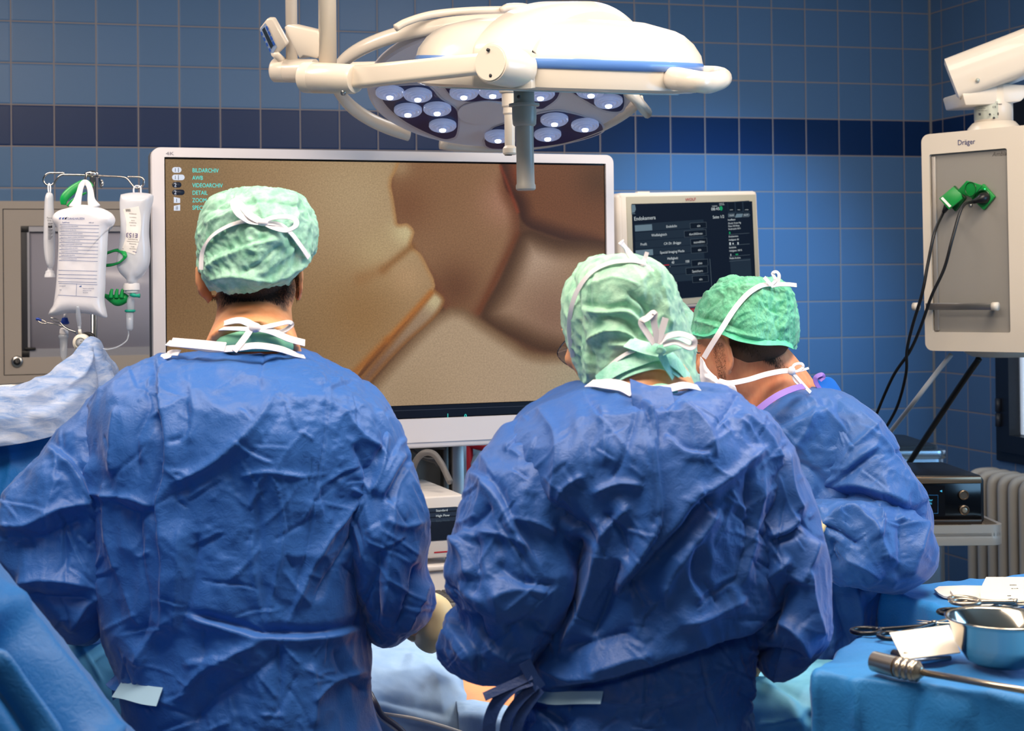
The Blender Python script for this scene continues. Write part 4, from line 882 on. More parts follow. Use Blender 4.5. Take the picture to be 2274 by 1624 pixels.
add('front_mark', *dpf.text('♥', 2155, 1137, 4, h=.0006), mat('print_pale'), dv) if False else None
for a in (.04, Wd - .04): add('foot', *xf(box(x_r - a - .015, x_r - a + .015, dp.uv(2180, 1170)[1] - .0, zB + .005, -.28, -.02), Md), mat('cart_dark'), dv)
# steel container behind
ct = thing('steel_container', W(2040, 1040, 4.9) * [1, 1, 0], 'square stainless steel bin with a dark lid in the corner behind the control unit', 'bin')
cM = frameM(np.array([*W(2106, 1000, 4.95)[:2], 0]), unit(-H_R), unit(H_F), ZZ1); ch = W(2100, 1000, 4.95)[2]
add('container_body', *xf(prism(rrect(.006, .42, .006, .40, .03, 6), 0.02, ch - .02, .002), cM), mat('bin_steel', '8f9aa6', .35, .9), ct, auto=40)
add('container_rim', *xf(prism(rrect(0, .43, 0, .41, .03, 6), ch - .03, ch, .006), cM), mat('rim_steel', 'a9b4be', .25, .9), ct, auto=40)
add('lid', *xf(prism(rrect(.02, .41, .02, .39, .03, 6), ch - .01, ch + .012, .004), cM), mat('lid_dark', '23303c', .5), ct, auto=40)
for a in (.05, .37):
    for b in (.05, .35): add('foot', *xf(cyl((a, b, 0), (a, b, .025), .015, 12), cM), dark, ct)
# ================================================================ figures: cloth and bodies
def vnoise(x, y, z, s):
    """cheap smooth value noise on arrays (hash lattice, trilinear)"""
    def h(a, b, c): 
        q = (a * 374761393 + b * 668265263 + c * 2147483647 + s * 974711) & 0xffffffff; q = ((q ^ (q >> 13)) * 1274126177) & 0xffffffff; return ((q ^ (q >> 16)) & 0xffff) / 65535.
    xi, yi, zi = np.floor(x).astype(np.int64), np.floor(y).astype(np.int64), np.floor(z).astype(np.int64)
    u, v, w_ = x - xi, y - yi, z - zi; u, v, w_ = [q * q * (3 - 2 * q) for q in (u, v, w_)]
    r = 0
    for a in (0, 1):
        for b in (0, 1):
            for c in (0, 1): r = r + h(xi + a, yi + b, zi + c) * np.where(a, u, 1 - u) * np.where(b, v, 1 - v) * np.where(c, w_, 1 - w_)
    return r * 2 - 1
def vor(x, y, z, s):
    """distance to the nearest of jittered lattice points (cell units): facets meeting in creases"""
    xi, yi, zi = np.floor(x).astype(np.int64), np.floor(y).astype(np.int64), np.floor(z).astype(np.int64); best = np.full(x.shape, 9.)
    def h(a, b, c, k): q = (a * 374761393 + b * 668265263 + c * 1442695041 + (s * 7 + k) * 974711) & 0xffffffff; q = ((q ^ (q >> 13)) * 1274126177) & 0xffffffff; return ((q ^ (q >> 16)) & 0xffff) / 65535.
    for a in (-1, 0, 1):
        for b in (-1, 0, 1):
            for c in (-1, 0, 1):
                X_, Y_, Z_ = xi + a, yi + b, zi + c
                best = np.minimum(best, (X_ + h(X_, Y_, Z_, 1) - x) ** 2 + (Y_ + h(X_, Y_, Z_, 2) - y) ** 2 + (Z_ + h(X_, Y_, Z_, 3) - z) ** 2)
    return np.sqrt(best + .03)
def gridnormals(X, closed):
    du = np.roll(X, -1, 1) - np.roll(X, 1, 1)
    if not closed: du[:, 0] = X[:, 1] - X[:, 0]; du[:, -1] = X[:, -1] - X[:, -2]
    dv = np.gradient(X, axis=0); N = np.cross(du, dv); return N / (np.linalg.norm(N, axis=2, keepdims=True) + 1e-12)
def polydist(px, py, pts, soft=True):
    pts = catmull(np.asarray(pts, float), max(8, len(pts) * 5)); d = np.full(px.shape, 1e9); side = np.zeros(px.shape); tt = np.zeros(px.shape); n = len(pts) - 1
    for i in range(n):
        ax, ay = pts[i]; vx, vy = pts[i + 1] - pts[i]; L = vx * vx + vy * vy + 1e-9
        t = np.clip(((px - ax) * vx + (py - ay) * vy) / L, 0, 1); ex, ey = px - ax - t * vx, py - ay - t * vy; q = np.hypot(ex, ey)
        b = q < d; d = np.where(b, q, d); side = np.where(b, np.sign(vx * ey - vy * ex), side); tt = np.where(b, (i + t) / n, tt)
    return d, side, tt
def folds(X, N, fl):
    """fold lines drawn on the near side: (points, width px, height m, kind)"""
    px, py = proj(X.reshape(-1, 3)); px, py = px.reshape(X.shape[:2]), py.reshape(X.shape[:2])
    vw = X - CAM; vw /= np.linalg.norm(vw, axis=2, keepdims=True); face = sm((-(N * vw).sum(2) + .05) / .3)
    H = np.zeros(X.shape[:2])
    for pts, w_, h_, k in fl:
        P = np.asarray(pts, float); x0, y0 = P.min(0) - w_ * 4; x1, y1 = P.max(0) + w_ * 4
        m = (px > x0) & (px < x1) & (py > y0) & (py < y1) & (face > 0)
        if not m.any(): continue
        d, sd, tt = polydist(px[m], py[m], pts); taper = sm(np.minimum(tt, 1 - tt) / .18 + .15)
        if k == 'r': v = np.exp(-d / w_)                          # ridge
        elif k == 'v': v = -np.exp(-d / w_)
        elif k == 's': v = (.5 + .5 * np.tanh(sd * d / (w_ * .22))) * np.exp(-d / (w_ * 3))      # overlap edge: raised on one side
        elif k == 't': v = (.5 - .5 * np.tanh(sd * d / (w_ * .22))) * np.exp(-d / (w_ * 3))
        elif k == 'z': v = sd * (d / w_) * np.exp(-(d / w_) ** 1.5) * 1.7   # ridge beside valley
        H[m] += v * taper * h_
    return H * face
def relax(X0, N, H, closed, stretch, iters, lo, hi, seed, k=.06, drift=.010, rough=1.):
    """let a slightly oversized cloth buckle around a form; N is the form's outward normal"""
    X = X0 + N * H[..., None]; m, n, _ = X.shape
    T0 = X.copy(); s_ = stretch
    offs = [(0, 1), (1, 0), (1, 1), (1, -1), (0, 3), (3, 0), (0, 7), (7, 0)]
    kk = [1, 1, .6, .6, .35, .35, .18, .18]
    rest = []
    for (a, b) in offs:
        B = np.roll(np.roll(X0, -a, 0), -b, 1); r = np.linalg.norm(B - X0, axis=2); su = s_[0] if a == 0 else s_[1] if b == 0 else (s_[0] + s_[1]) / 2
        rest.append(r * su)
    ok = []
    for (a, b) in offs:
        M_ = np.ones((m, n), bool)
        if a: M_[m - a:] = False
        if not closed:
            if b > 0: M_[:, n - b:] = False
            if b < 0: M_[:, :-b] = False
        ok.append(M_)
    for it in range(iters):
        acc = np.zeros_like(X); cnt = np.zeros((m, n, 1))
        for (a, b), r, M_, q in zip(offs, rest, ok, kk):
            B = np.roll(np.roll(X, -a, 0), -b, 1); d = B - X; L = np.linalg.norm(d, axis=2) + 1e-9
            c = (d * ((L - r) / L * .5 * q * M_)[..., None]); acc += c; acc -= np.roll(np.roll(c, b, 1), a, 0)
            w_ = (M_ * q)[..., None]; cnt += w_; cnt += np.roll(np.roll(w_, b, 1), a, 0)
        X = X + acc / np.maximum(cnt, 1e-6) * 1.7
        X += (T0 - X) * k
        D_ = X - X0; h = (D_ * N).sum(2, keepdims=True); tang = D_ - N * h
        tl = np.linalg.norm(tang, axis=2, keepdims=True) + 1e-9; X = X0 + N * np.clip(h, H[..., None] + lo, H[..., None] + hi) + tang * np.minimum(1, drift / tl)
    return X
def gridfaces(m, n, closed, cap0=False, cap1=False):
    i = np.arange(m - 1)[:, None]; j = np.arange(n if closed else n - 1)[None]; j2 = (j + 1) % n
    F = np.stack([i * n + j, i * n + j2, (i + 1) * n + j2, (i + 1) * n + j], -1).reshape(-1, 4).tolist()
    if cap0: F.append(list(range(n))[::-1])
    if cap1: F.append([(m - 1) * n + k for k in range(n)])
    return F
HF = unit(FW * [1, 1, 0]); HR = unit(RT * [1, 1, 0])
def rowform(rows, n, step, ex=2.3):
    """closed form from horizontal stations (photo y, left x, right x, distance, half thickness)"""
    R_ = catmull(np.array(rows, float), 400); y = R_[:, 0]; z = np.array([W(q[0] * 0 + (q[1] + q[2]) / 2, q[0], q[3])[2] for q in R_])
    L = np.concatenate([[0], np.cumsum(np.abs(np.diff(z)) + 1e-5 + .35 * np.abs(np.diff((R_[:, 2] - R_[:, 1]) * R_[:, 3] / FP)))]); m = max(12, int(L[-1] / step))
    s_ = np.linspace(0, L[-1], m); Q = np.stack([np.interp(s_, L, R_[:, k]) for k in range(5)], 1)
    a = 2 * PI * np.arange(n) / n; c, s2 = np.cos(a), np.sin(a); c = np.sign(c) * np.abs(c) ** (2 / ex); s2 = np.sign(s2) * np.abs(s2) ** (2 / ex)
    X = np.zeros((m, n, 3))
    for i, (yy, xl, xr, D, t_) in enumerate(Q):
        A = W(xl, yy, D); B = W(xr, yy, D); X[i] = (A + B) / 2 + (B - A) / 2 * c[:, None] + HF * t_ * s2[:, None]
    return X
def pathform(st, n, step, ex=2.1):
    """closed form along a free path: stations (x, y, distance, half width px, half thickness m)"""
    S_ = np.array(st, float); P = np.array([W(*q[:3]) for q in S_]); w_ = S_[:, 3] * S_[:, 2] / FP
    Q = catmull(np.column_stack([P, w_, S_[:, 4]]), 300); L = np.concatenate([[0], np.cumsum(np.linalg.norm(np.diff(Q[:, :3], axis=0), axis=1))])
    m = max(10, int(L[-1] / step)); s_ = np.linspace(0, L[-1], m); Q = np.stack([np.interp(s_, L, Q[:, k]) for k in range(5)], 1)
    T_ = np.gradient(Q[:, :3], axis=0); T_ /= np.linalg.norm(T_, axis=1)[:, None]
    a = 2 * PI * np.arange(n) / n; c, s2 = np.cos(a), np.sin(a); c = np.sign(c) * np.abs(c) ** (2 / ex); s2 = np.sign(s2) * np.abs(s2) ** (2 / ex)
    X = np.zeros((m, n, 3)); prev = None
    for i in range(m):
        v = unit(Q[i, :3] - CAM); A = np.cross(T_[i], v); 
        if np.linalg.norm(A) < .15 and prev is not None: A = prev - T_[i] * (prev @ T_[i])
        A = unit(A); 
        if prev is not None and A @ prev < 0: A = -A
        prev = A; B = unit(np.cross(T_[i], A)); X[i] = Q[i, :3] + A * Q[i, 3] * c[:, None] + B * Q[i, 4] * s2[:, None]
    return X
def cloth(name, X0, m_, par, fl=(), stretch=(1.07, 1.04), iters=60, lo=-.006, hi=.022, amp=.004, scale=9., seed=1, k=.05, caps=(0, 0), thick=0., aniso=.45, smooth_end=True, fine=.0012, crumple=1., csc=1., defl=.0):
    N = gridnormals(X0, True); c = X0.mean(1, keepdims=True)
    if ((X0 - c) * N).sum() < 0: N = -N
    p = X0.reshape(-1, 3)
    f = lambda sc, sd, an=aniso: vnoise(p[:, 0] * sc + 31, p[:, 1] * sc + 57, p[:, 2] * sc * an + 11, sd).reshape(X0.shape[:2])
    warp = f(scale * .5, seed + 5, 1) * .09
    def rid(sc, sd, an): q = vnoise((p[:, 0] + warp.ravel()) * sc + 31, (p[:, 1] - warp.ravel()) * sc + 57, (p[:, 2] + warp.ravel() * .6) * sc * an + 11, sd).reshape(X0.shape[:2]); return 1 - 2 * np.abs(q)
    H = amp * (1.4 * f(scale, seed) + .7 * rid(scale * 2.3, seed + 1, aniso * 1.2) + .40 * rid(scale * 4.3, seed + 2, .8))
    env = sm((f(scale * 1.3, seed + 9, 1) + .25) / .6); H += fine * env * (rid(60, seed + 3, .75) + .6 * rid(110, seed + 4, 1.1))
    if smooth_end: e = np.linspace(0, 1, X0.shape[0])[:, None]; H = H * sm(e / .04) * np.ones_like(H)
    H = H + folds(X0, N, fl)
    X = relax(X0, N, H, True, stretch, iters, lo, hi, seed, k)
    q = p + (np.stack([vnoise(p[:, 0] * 14, p[:, 1] * 14, p[:, 2] * 14, seed + j) for j in (20, 21, 22)], 1)) * .03
    cr = 0
    for cell, sl in ((.110 * csc, .15), (.052 * csc, .15), (.024 * csc, .09)):
        cr = cr + (vor(q[:, 0] / cell, q[:, 1] / cell, q[:, 2] / cell * aniso ** .5, seed + 40) - .5) * cell * sl * (sm((vnoise(p[:, 0] / cell / 3, p[:, 1] / cell / 3, p[:, 2] / cell / 3, seed + 50) + .5) / .8) if cell < .09 else 1)
    X = X + N * ((cr * crumple).reshape(X0.shape[:2]) + folds(X0, N, [(a_, b_ * .55, c_ * .42, d_) for a_, b_, c_, d_ in fl]))[..., None]
    X = X - N * defl
    m, n, _ = X.shape
    return add(name, X.reshape(-1, 3), gridfaces(m, n, True, *caps), m_, par)
def rfolds(x0, x1, y0, y1, n, seed, ang=(-1.2, 1.2), h=(.0016, .0034), w=(2.6, 5.5), L=(30, 120)):
    """small sharp creases of a stiff nonwoven, scattered over a region"""
    rg = random.Random(seed); out = []
    for _ in range(n):
        x, y = rg.uniform(x0, x1), rg.uniform(y0, y1); a = rg.uniform(*ang) + (PI / 2 if rg.random() < .55 else 0); l = rg.uniform(*L) * (1 if rg.random() < .75 else 1.6); dx, dy = math.cos(a) * l / 2, math.sin(a) * l / 2; b = rg.uniform(-.12, .12) * l
        out.append(([(x - dx, y - dy), (x - dy * b / l, y + dx * b / l), (x + dx, y + dy)], rg.uniform(*w), rg.uniform(*h), rg.choice('rrvzz')))
    return out
def union(parts, vox, smooth=4, fac=.6):
    """melt overlapping solids into one continuous skin"""
    v, f = join(*parts); me = bpy.data.meshes.new('tmp'); me.from_pydata(v.tolist(), [], f); o = bpy.data.objects.new('tmp', me); C.objects.link(o)
    r = o.modifiers.new('r', 'REMESH'); r.mode = 'VOXEL'; r.voxel_size = vox; s_ = o.modifiers.new('s', 'SMOOTH'); s_.iterations = smooth; s_.factor = fac
    dg = bpy.context.evaluated_depsgraph_get(); me2 = bpy.data.meshes.new_from_object(o.evaluated_get(dg))
    V = np.empty(len(me2.vertices) * 3); me2.vertices.foreach_get('co', V); F = [tuple(p.vertices) for p in me2.polygons]
    bpy.data.objects.remove(o); bpy.data.meshes.remove(me2); return V.reshape(-1, 3), F
def limb(P, r, n=20, k=30): return tube(P, r, n, k)
def headparts(c, fwd, up, s=1., ears=True, ey=0.):
    """skull, jaw, nose, ears in head axes: x right, y face, z up"""
    y = unit(fwd); z = unit(np.asarray(up) - y * (np.asarray(up) @ y)); x = np.cross(y, z); M = frameM(c, x * s, y * s, z * s)
    P = [sphere((0, -.015, .035), (.076, .094, .083)), sphere((0, .022, -.01), (.066, .072, .095)), sphere((0, .045, -.072), (.044, .042, .038)),
         sphere((0, .030, -.055), (.055, .052, .045)), tube([(0, .088, .012), (0, .100, -.010), (0, .108, -.028), (0, .092, -.040)], [.007, .009, .013, .008], 12, 12),
         sphere((.033, .075, -.022), (.02, .016, .018)), sphere((-.033, .075, -.022), (.02, .016, .018)), sphere((0, .080, .026), (.05, .012, .010)), sphere((0, .086, -.062), (.022, .009, .006)), sphere((0, .085, -.071), (.020, .009, .006)), sphere((0, .078, -.093), (.018, .014, .014))]
    if ears:
        for sg in (-1, 1):
            a = np.linspace(0, 2 * PI, 18); ring = [(sg * (.074 + .016 * (1 - (math.cos(t) * .5 + .5)) * .8 + .004), ey - .022 + .015 * math.cos(t), -.006 + .031 * math.sin(t)) for t in a]
            P.append(tube(ring, .0052, 8)); P.append(sphere((sg * .081, ey - .021, -.006), (.006, .013, .028), M=Matrix.Rotation(sg * .35, 4, 'Z'))); P.append(sphere((sg * .079, ey - .014, -.040), (.007, .009, .012)))
    return [xf(p, M) for p in P], M
def shell(obj_v, obj_f, off): return obj_v, obj_f
skin1 = mat('skin', 'e4a67c', .5, spec=.35, sss=.12, bump=(300, .06, .0008), var=('dc9568', 25))
skin2 = mat('skin_warm', 'e8a27a', .5, spec=.35, sss=.12, bump=(300, .06, .0008), var=('dc8c66', 22))
def gown_mat(name, c1, c2, rough=.48):
    m = bpy.data.materials.new(name); m.use_nodes = True; t = NT(m); b = t.b
    obj_ = t.n('ShaderNodeTexCoord').outputs['Object']
    f = t.noise(6, 3, .6, obj_); t.l(t.mix(f, lin(c1), lin(c2)), b.inputs['Base Color'])
    b.inputs['Roughness'].default_value = rough; b.inputs['Specular IOR Level'].default_value = .38
    b.inputs['Sheen Weight'].default_value = .3; b.inputs['Sheen Roughness'].default_value = .4; b.inputs['Sheen Tint'].default_value = (.75, .78, 1, 1)
    b.inputs['Subsurface Weight'].default_value = .0
    w1 = t.noise(70, 4, .6, obj_, 2.2); w2 = t.noise(420, 2, .5, obj_)
    h = t.m('ADD', t.m('MULTIPLY', w1, 1.0), t.m('MULTIPLY', w2, .12)); t.bump(h, .20, .006)
    return m
gm1 = gown_mat('gown_blue', '2d63b0', '285aa4'); gm2 = gown_mat('gown_blue_deep', '2a5ca8', '25539c')  # second gown cloth is a slightly darker blue
def cap_mat(name, c1, c2, alpha=.86, wave=False):
    m = bpy.data.materials.new(name); m.use_nodes = True; t = NT(m); b = t.b; obj_ = t.n('ShaderNodeTexCoord').outputs['Object']
    f = t.noise(38, 5, .65, obj_); f2 = t.ramp(f, [(.38, (0, 0, 0, 1)), (.62, (1, 1, 1, 1))])
    col = t.mix(f2, lin(c1), lin(c2))
    t.l(col, b.inputs['Base Color']); b.inputs['Roughness'].default_value = .55; b.inputs['Sheen Weight'].default_value = .2
    al = t.m('MULTIPLY_ADD', t.noise(90, 4, .7, obj_), .25, alpha - .12); t.l(al, b.inputs['Alpha'])
    if wave:
        wv = t.n('ShaderNodeTexWave', wave_type='BANDS', bands_direction='X'); wv.inputs['Scale'].default_value = 42; wv.inputs['Distortion'].default_value = 5; wv.inputs['Detail'].default_value = 2; wv.inputs['Detail Scale'].default_value = 3; t.l(obj_, wv.inputs[0])
        h = t.m('ADD', t.m('MULTIPLY', wv.outputs['Fac'], .5), t.noise(90, 3, .6, obj_))
    else: h = t.noise(80, 4, .6, obj_, .8)
    t.bump(h, .35, .004); return m
tie = mat('tie_white', 'e9e4ea', .6, bump=(400, .15, .0005))
def haircap(b, name, V, F, m, par): return add(name, V, F, m, par)
hair_m = mat('hair_dark', '35281f', .6, bump=(500, .5, .001)); hair_b = mat('hair_brown', '4a3524', .6, bump=(500, .5, .001))
def ribbon_on(b, pts, w_, off=.003, n=40, th=.0014, D0=2.5, name='tie', par=None, m=None, wid=None):
    """ribbon laid on a surface; points may carry their own distance to stand clear of it"""
    P = [W(p[0], p[1], p[2]) if len(p) > 2 else snap(b, p[0], p[1], off, D0) for p in pts]
    return add(name, *ribbon(P, w_, th, n), m or tie, par, smooth=True, auto=40)
def scalp(M, name='hair', par=None, s=1.):
    v, f = sphere((0, -.018, .034), (.0785, .0965, .0865), 40, 28); L = v; v, f = sphere((0, -.034, -.02), (.066, .070, .075), 40, 28)
    return None
def hairs(b, pts_fn, count, ln_, r, m, name, par, seedv=3):
    """short hair as many fine strands rooted on a surface"""
    rg = random.Random(seedv); V, F = [], []
    for _ in range(count):
        q = pts_fn(rg)
        if q is None: continue
        p, n_, d_ = q; l = ln_ * (.6 + .8 * rg.random()); a = p; c = p + n_ * l * .35 + d_ * l; s_ = unit(np.cross(d_, n_) + 1e-6) * r
        k = len(V); V += [a - s_, a + s_, c]; F.append((k, k + 1, k + 2))
    return add(name, np.array(V), F, m, par, smooth=False)
def handparts(w_, d, nrm, side=1, s=1., curl=.5):
    y = unit(d); z = unit(np.asarray(nrm) - y * (np.asarray(nrm) @ y)); x = np.cross(y, z) * side; M = frameM(w_, x * s, y * s, z * s)
    P = [sphere((0, .048, 0), (.041, .052, .015)), tube([(0, -.05, 0), (0, 0, 0), (0, .03, 0)], [.027, .027, .030], 14, 8, flat=.8)]
    for bx, L_ in ((-.029, .070), (-.010, .079), (.010, .074), (.028, .058)):
        p = np.array([bx, .085, 0]); a = .15; pts = [p - [0, .02, 0], p]
        for q, sg in enumerate((.45, .30, .25)):
            a += curl * (.9 + .15 * q); p = p + np.array([bx * .06, math.cos(a), -math.sin(a)]) * L_ * sg; pts.append(p)
        P.append(tube(pts, [.0095, .0095, .0088, .0080, .0068], 10, 14))
    P.append(tube([(-.030, .012, -.004), (-.050, .038, -.012), (-.056, .062, -.020), (-.052, .082, -.026)], [.013, .011, .0095, .0075], 10, 14))
    return [xf(p, M) for p in P]
def dress_legs(hip, par, sep=.075):
    for sg in (-1, 1):
        h = hip + HR * sg * sep; f0 = h * [1, 1, 0]
        add('trouser_leg', *tube([f0 + [0, 0, h[2] * .8], f0 + [0, 0, .5] + HF * .01, f0 + [0, 0, .12]], [.092, .082, .075], 24, 20), mat('scrub_green'), par)
        add('shoe', *union([sphere(f0 + HF * .05 + [0, 0, .045], (.056, .135, .05), M=Matrix.Rotation(-.25, 4, 'Z'))], .006, 2), mat('clog_white', 'd8dadd', .4), par)
floorp = lambda p: np.array([p[0], p[1], 0.])
def legs(hip, sep=.075, r=.075):
    P = []
    for sg in (-1, 1):
        h = hip + HR * sg * sep; P.append(limb([h, h * [1, 1, 0] + [0, 0, .5] + HF * .01, h * [1, 1, 0] + [0, 0, .10], h * [1, 1, 0] + [0, 0, .06]], [r, .062, .042, .042], 16, 24))
        f0 = h * [1, 1, 0]; P.append(sphere(f0 + HF * .05 + [0, 0, .04], (.048, .12, .042), M=Matrix.Rotation(-.25, 4, 'Z')))
    return P
def inset(rows, k, dt, y0): return [(y, xl + k, xr - k, D, max(t - dt, .03)) for y, xl, xr, D, t in rows if y >= y0]
def rowsolid(rows, n=40, step=.02): X = rowform(rows, n, step); return X.reshape(-1, 3), gridfaces(X.shape[0], n, True, 1, 1)
glove = mat('glove_cream', 'e6cf9c', .4, spec=.4, bump=(120, .15, .001))
inner = mat('scrub_green', '7fc4a4', .7)

# ---------------------------------------------------------------- surgeon on the left
R1 = [(772, 470, 655, 2.56, .055), (786, 385, 690, 2.54, .085), (805, 318, 735, 2.52, .115), (830, 268, 790, 2.50, .135), (865, 218, 832, 2.48, .150), (910, 195, 862, 2.47, .160), (970, 188, 872, 2.46, .165), (1040, 192, 868, 2.46, .165), (1130, 200, 850, 2.46, .165), (1220, 207, 832, 2.46, .165), (1310, 213, 824, 2.46, .165), (1400, 228, 822, 2.46, .165), (1470, 258, 824, 2.46, .165), (1530, 272, 826, 2.46, .168), (1590, 272, 836, 2.46, .17), (1660, 268, 850, 2.46, .175), (1900, 250, 870, 2.46, .18), (2400, 235, 885, 2.46, .19)]
hd1, M1 = headparts(W(566, 606, 2.60), HF * .985 + HR * .17, ZZ1 + HF * .08, 1.0)
rs = W(775, 960, 2.46); el = W(868, 1235, 2.42); wr = W(938, 1388, 2.62)
ls = W(290, 960, 2.47); le = W(70, 1225, 2.42); lw = W(200, 1390, 2.80)
bd = hd1 + [limb([W(566, 640, 2.61), W(564, 720, 2.60), W(560, 800, 2.53)], [.062, .067, .085], 24, 12)] + [rowsolid(inset(R1, 45, .03, 805)[:-2])]
bd += [limb([rs, el], [.055, .042], 18, 10), limb([el, wr], [.042, .028], 18, 10), limb([ls, le], [.055, .042], 18, 10), limb([le, lw], [.042, .028], 18, 10)]
bd += handparts(wr, W(1010, 1400, 2.72) - wr, ZZ1, 1, 1., .35) + handparts(lw, W(290, 1400, 2.95) - lw, ZZ1, -1, 1., .4) + legs(W(560, 1750, 2.46))
p1 = add('person', *union(bd, .0055, 3), skin1, None, loc=floorp(W(560, 1600, 2.46)))
tag(p1, 'person seen from behind at left in blue gown, bow tied on back of mint cap', 'person', 'surgical team')
F1 = [
 ([(347, 787), (352, 893), (363, 983), (360, 1058), (347, 1122), (355, 1186), (360, 1280), (352, 1400)], 16, .014, 't'),
 ([(342, 787), (346, 893), (357, 983), (354, 1058), (341, 1122), (348, 1186)], 7, .008, 'v'),
 ([(412, 880), (412, 962), (368, 985)], 7, .006, 'v'),
 ([(618, 856), (576, 936), (522, 989), (448, 1042), (379, 1074)], 15, .012, 'r'), ([(640, 880), (600, 960), (540, 1020), (460, 1070), (390, 1100)], 9, .002, 'v'),
 ([(724, 818), (724, 973), (703, 1079), (682, 1217), (661, 1292), (640, 1400)], 5, .005, 'v'), ([(731, 830), (731, 973), (710, 1079), (690, 1217)], 6, .003, 'r'),
 ([(591, 1045), (565, 1100), (560, 1239), (586, 1398)], 6, .006, 'r'), ([(600, 1050), (620, 1100), (629, 1186), (591, 1404)], 6, .006, 'r'), ([(530, 1062), (591, 1048), (680, 1062)], 8, .006, 'r'),
 ([(575, 1120), (578, 1240), (590, 1380)], 12, .005, 'v'),
 ([(812, 1095), (770, 1150), (714, 1217), (670, 1310), (629, 1414)], 12, .010, 'r'), ([(838, 1120), (790, 1190), (740, 1260), (690, 1350)], 14, .009, 'v'),
 ([(780, 1085), (810, 1098), (835, 1080)], 8, .006, 'r'),
 ([(400, 1361), (490, 1385), (576, 1409), (640, 1412), (720, 1408), (822, 1390)], 13, .014, 'z'),
 ([(590, 1418), (520, 1450), (443, 1494), (390, 1560)], 22, .012, 'r'), ([(640, 1440), (560, 1500), (470, 1560), (420, 1620)], 24, .010, 'v'),
 ([(618, 1420), (622, 1500), (618, 1611)], 7, .006, 'v'), ([(690, 1470), (700, 1540), (695, 1620)], 16, .007, 'r'), ([(690, 1560), (740, 1520), (815, 1490)], 12, .007, 'r'),
 ([(198, 1010), (203, 1100), (205, 1250), (214, 1370)], 16, .012, 'r'),
 ([(170, 1090), (246, 1100), (300, 1108), (345, 1130)], 10, .010, 'r'), ([(246, 1110), (300, 1140), (345, 1132)], 18, .009, 'v'), ([(230, 1070), (238, 1100), (240, 1180), (270, 1300)], 10, .006, 'r'),
 ([(355, 830), (357, 880), (345, 930)], 9, .009, 'r'), ([(320, 840), (330, 900), (300, 980), (310, 1060)], 14, .008, 'v'), ([(260, 900), (250, 980), (255, 1060)], 22, .008, 'r'),
 ([(305, 1120), (315, 1250), (330, 1350), (300, 1450)], 14, .008, 'v'), ([(400, 1150), (395, 1300), (380, 1420)], 22, .008, 'r'), ([(440, 1180), (430, 1300), (400, 1400)], 18, .007, 'v'),
 ([(300, 1480), (330, 1420), (380, 1370)], 14, .008, 'r'), ([(420, 850), (430, 920), (415, 990)], 16, .006, 'r'), ([(480, 820), (560, 835), (620, 850)], 16, .005, 'r'),
 ([(760, 900), (800, 960), (850, 1000)], 14, .008, 'r'), ([(840, 900), (856, 960), (858, 1040)], 10, .010, 'r'), ([(790, 980), (820, 1060), (835, 1090)], 14, .008, 'v'),
 ([(400, 1480), (470, 1470), (560, 1500)], 16, .006, 'r'), ([(740, 1440), (770, 1500), (820, 1540)], 14, .006, 'v'),
]
dress_legs(W(560, 1750, 2.46), p1)
g1 = cloth('gown', rowform(R1, 460, .0029), gm1, p1, [(a, b * .8, c * .8, d) for a, b, c, d in F1] + rfolds(210, 850, 820, 1640, 110, 5), (1.045, 1.035), 40, -.004, .013, .0026, 8., 11, .07, crumple=1.2, defl=.004)
S1R = [(850, 735, 820, 2.49, .03), (880, 715, 850, 2.48, .07), (935, 715, 884, 2.47, .085), (990, 720, 903, 2.46, .095), (1060, 730, 932, 2.45, .10), (1130, 745, 952, 2.44, .10), (1200, 755, 954, 2.44, .10), (1260, 765, 948, 2.45, .10), (1310, 775, 958, 2.47, .11), (1350, 790, 955, 2.50, .12), (1378, 805, 935, 2.53, .12), (1402, 822, 900, 2.54, .10), (1416, 840, 875, 2.54, .05)]
FS1 = [([(860, 950), (850, 1040), (820, 1100)], 12, .01, 'r'), ([(905, 1010), (880, 1060), (850, 1110)], 14, .01, 'z'), ([(850, 1150), (900, 1170), (948, 1160)], 14, .006, 'r'), ([(880, 1100), (865, 1250), (850, 1380)], 22, .010, 'r'), ([(935, 1250), (915, 1320), (880, 1400)], 14, .010, 'v'), ([(955, 1290), (930, 1350), (900, 1405)], 10, .008, 'r'), ([(845, 1210), (838, 1300), (835, 1390)], 16, .01, 'v')]
s1r = cloth('sleeve', rowform(S1R, 260, .003), gm1, g1, FS1 + rfolds(770, 950, 900, 1400, 26, 6), (1.05, 1.05), 40, -.004, .010, .0032, 9., 12, .07, caps=(1, 1), crumple=1.2, defl=.005)
S1L = [(850, 245, 320, 2.50, .03), (885, 205, 330, 2.48, .07), (940, 155, 320, 2.48, .085), (990, 115, 300, 2.47, .09), (1045, 68, 300, 2.46, .10), (1100, 22, 295, 2.45, .10), (1150, -12, 290, 2.45, .10), (1200, -18, 285, 2.45, .10), (1250, 2, 280, 2.45, .105), (1300, 38, 275, 2.46, .11), (1350, 88, 265, 2.48, .11), (1395, 132, 240, 2.50, .10), (1416, 155, 200, 2.50, .05)]
FS2 = [([(215, 940), (240, 1010), (200, 1060)], 12, .012, 'r'), ([(110, 985), (170, 1040), (205, 1110)], 12, .010, 'z'), ([(0, 1168), (60, 1165), (130, 1130), (210, 1115)], 14, .012, 'r'), ([(20, 1200), (100, 1190), (200, 1150)], 24, .010, 'v'), ([(40, 1290), (100, 1285), (200, 1300)], 18, .012, 'r'), ([(60, 1320), (130, 1330), (210, 1330)], 16, .012, 'v'), ([(150, 1400), (180, 1350), (215, 1320)], 12, .01, 'r'), ([(140, 1050), (110, 1120), (100, 1200)], 20, .008, 'r')]
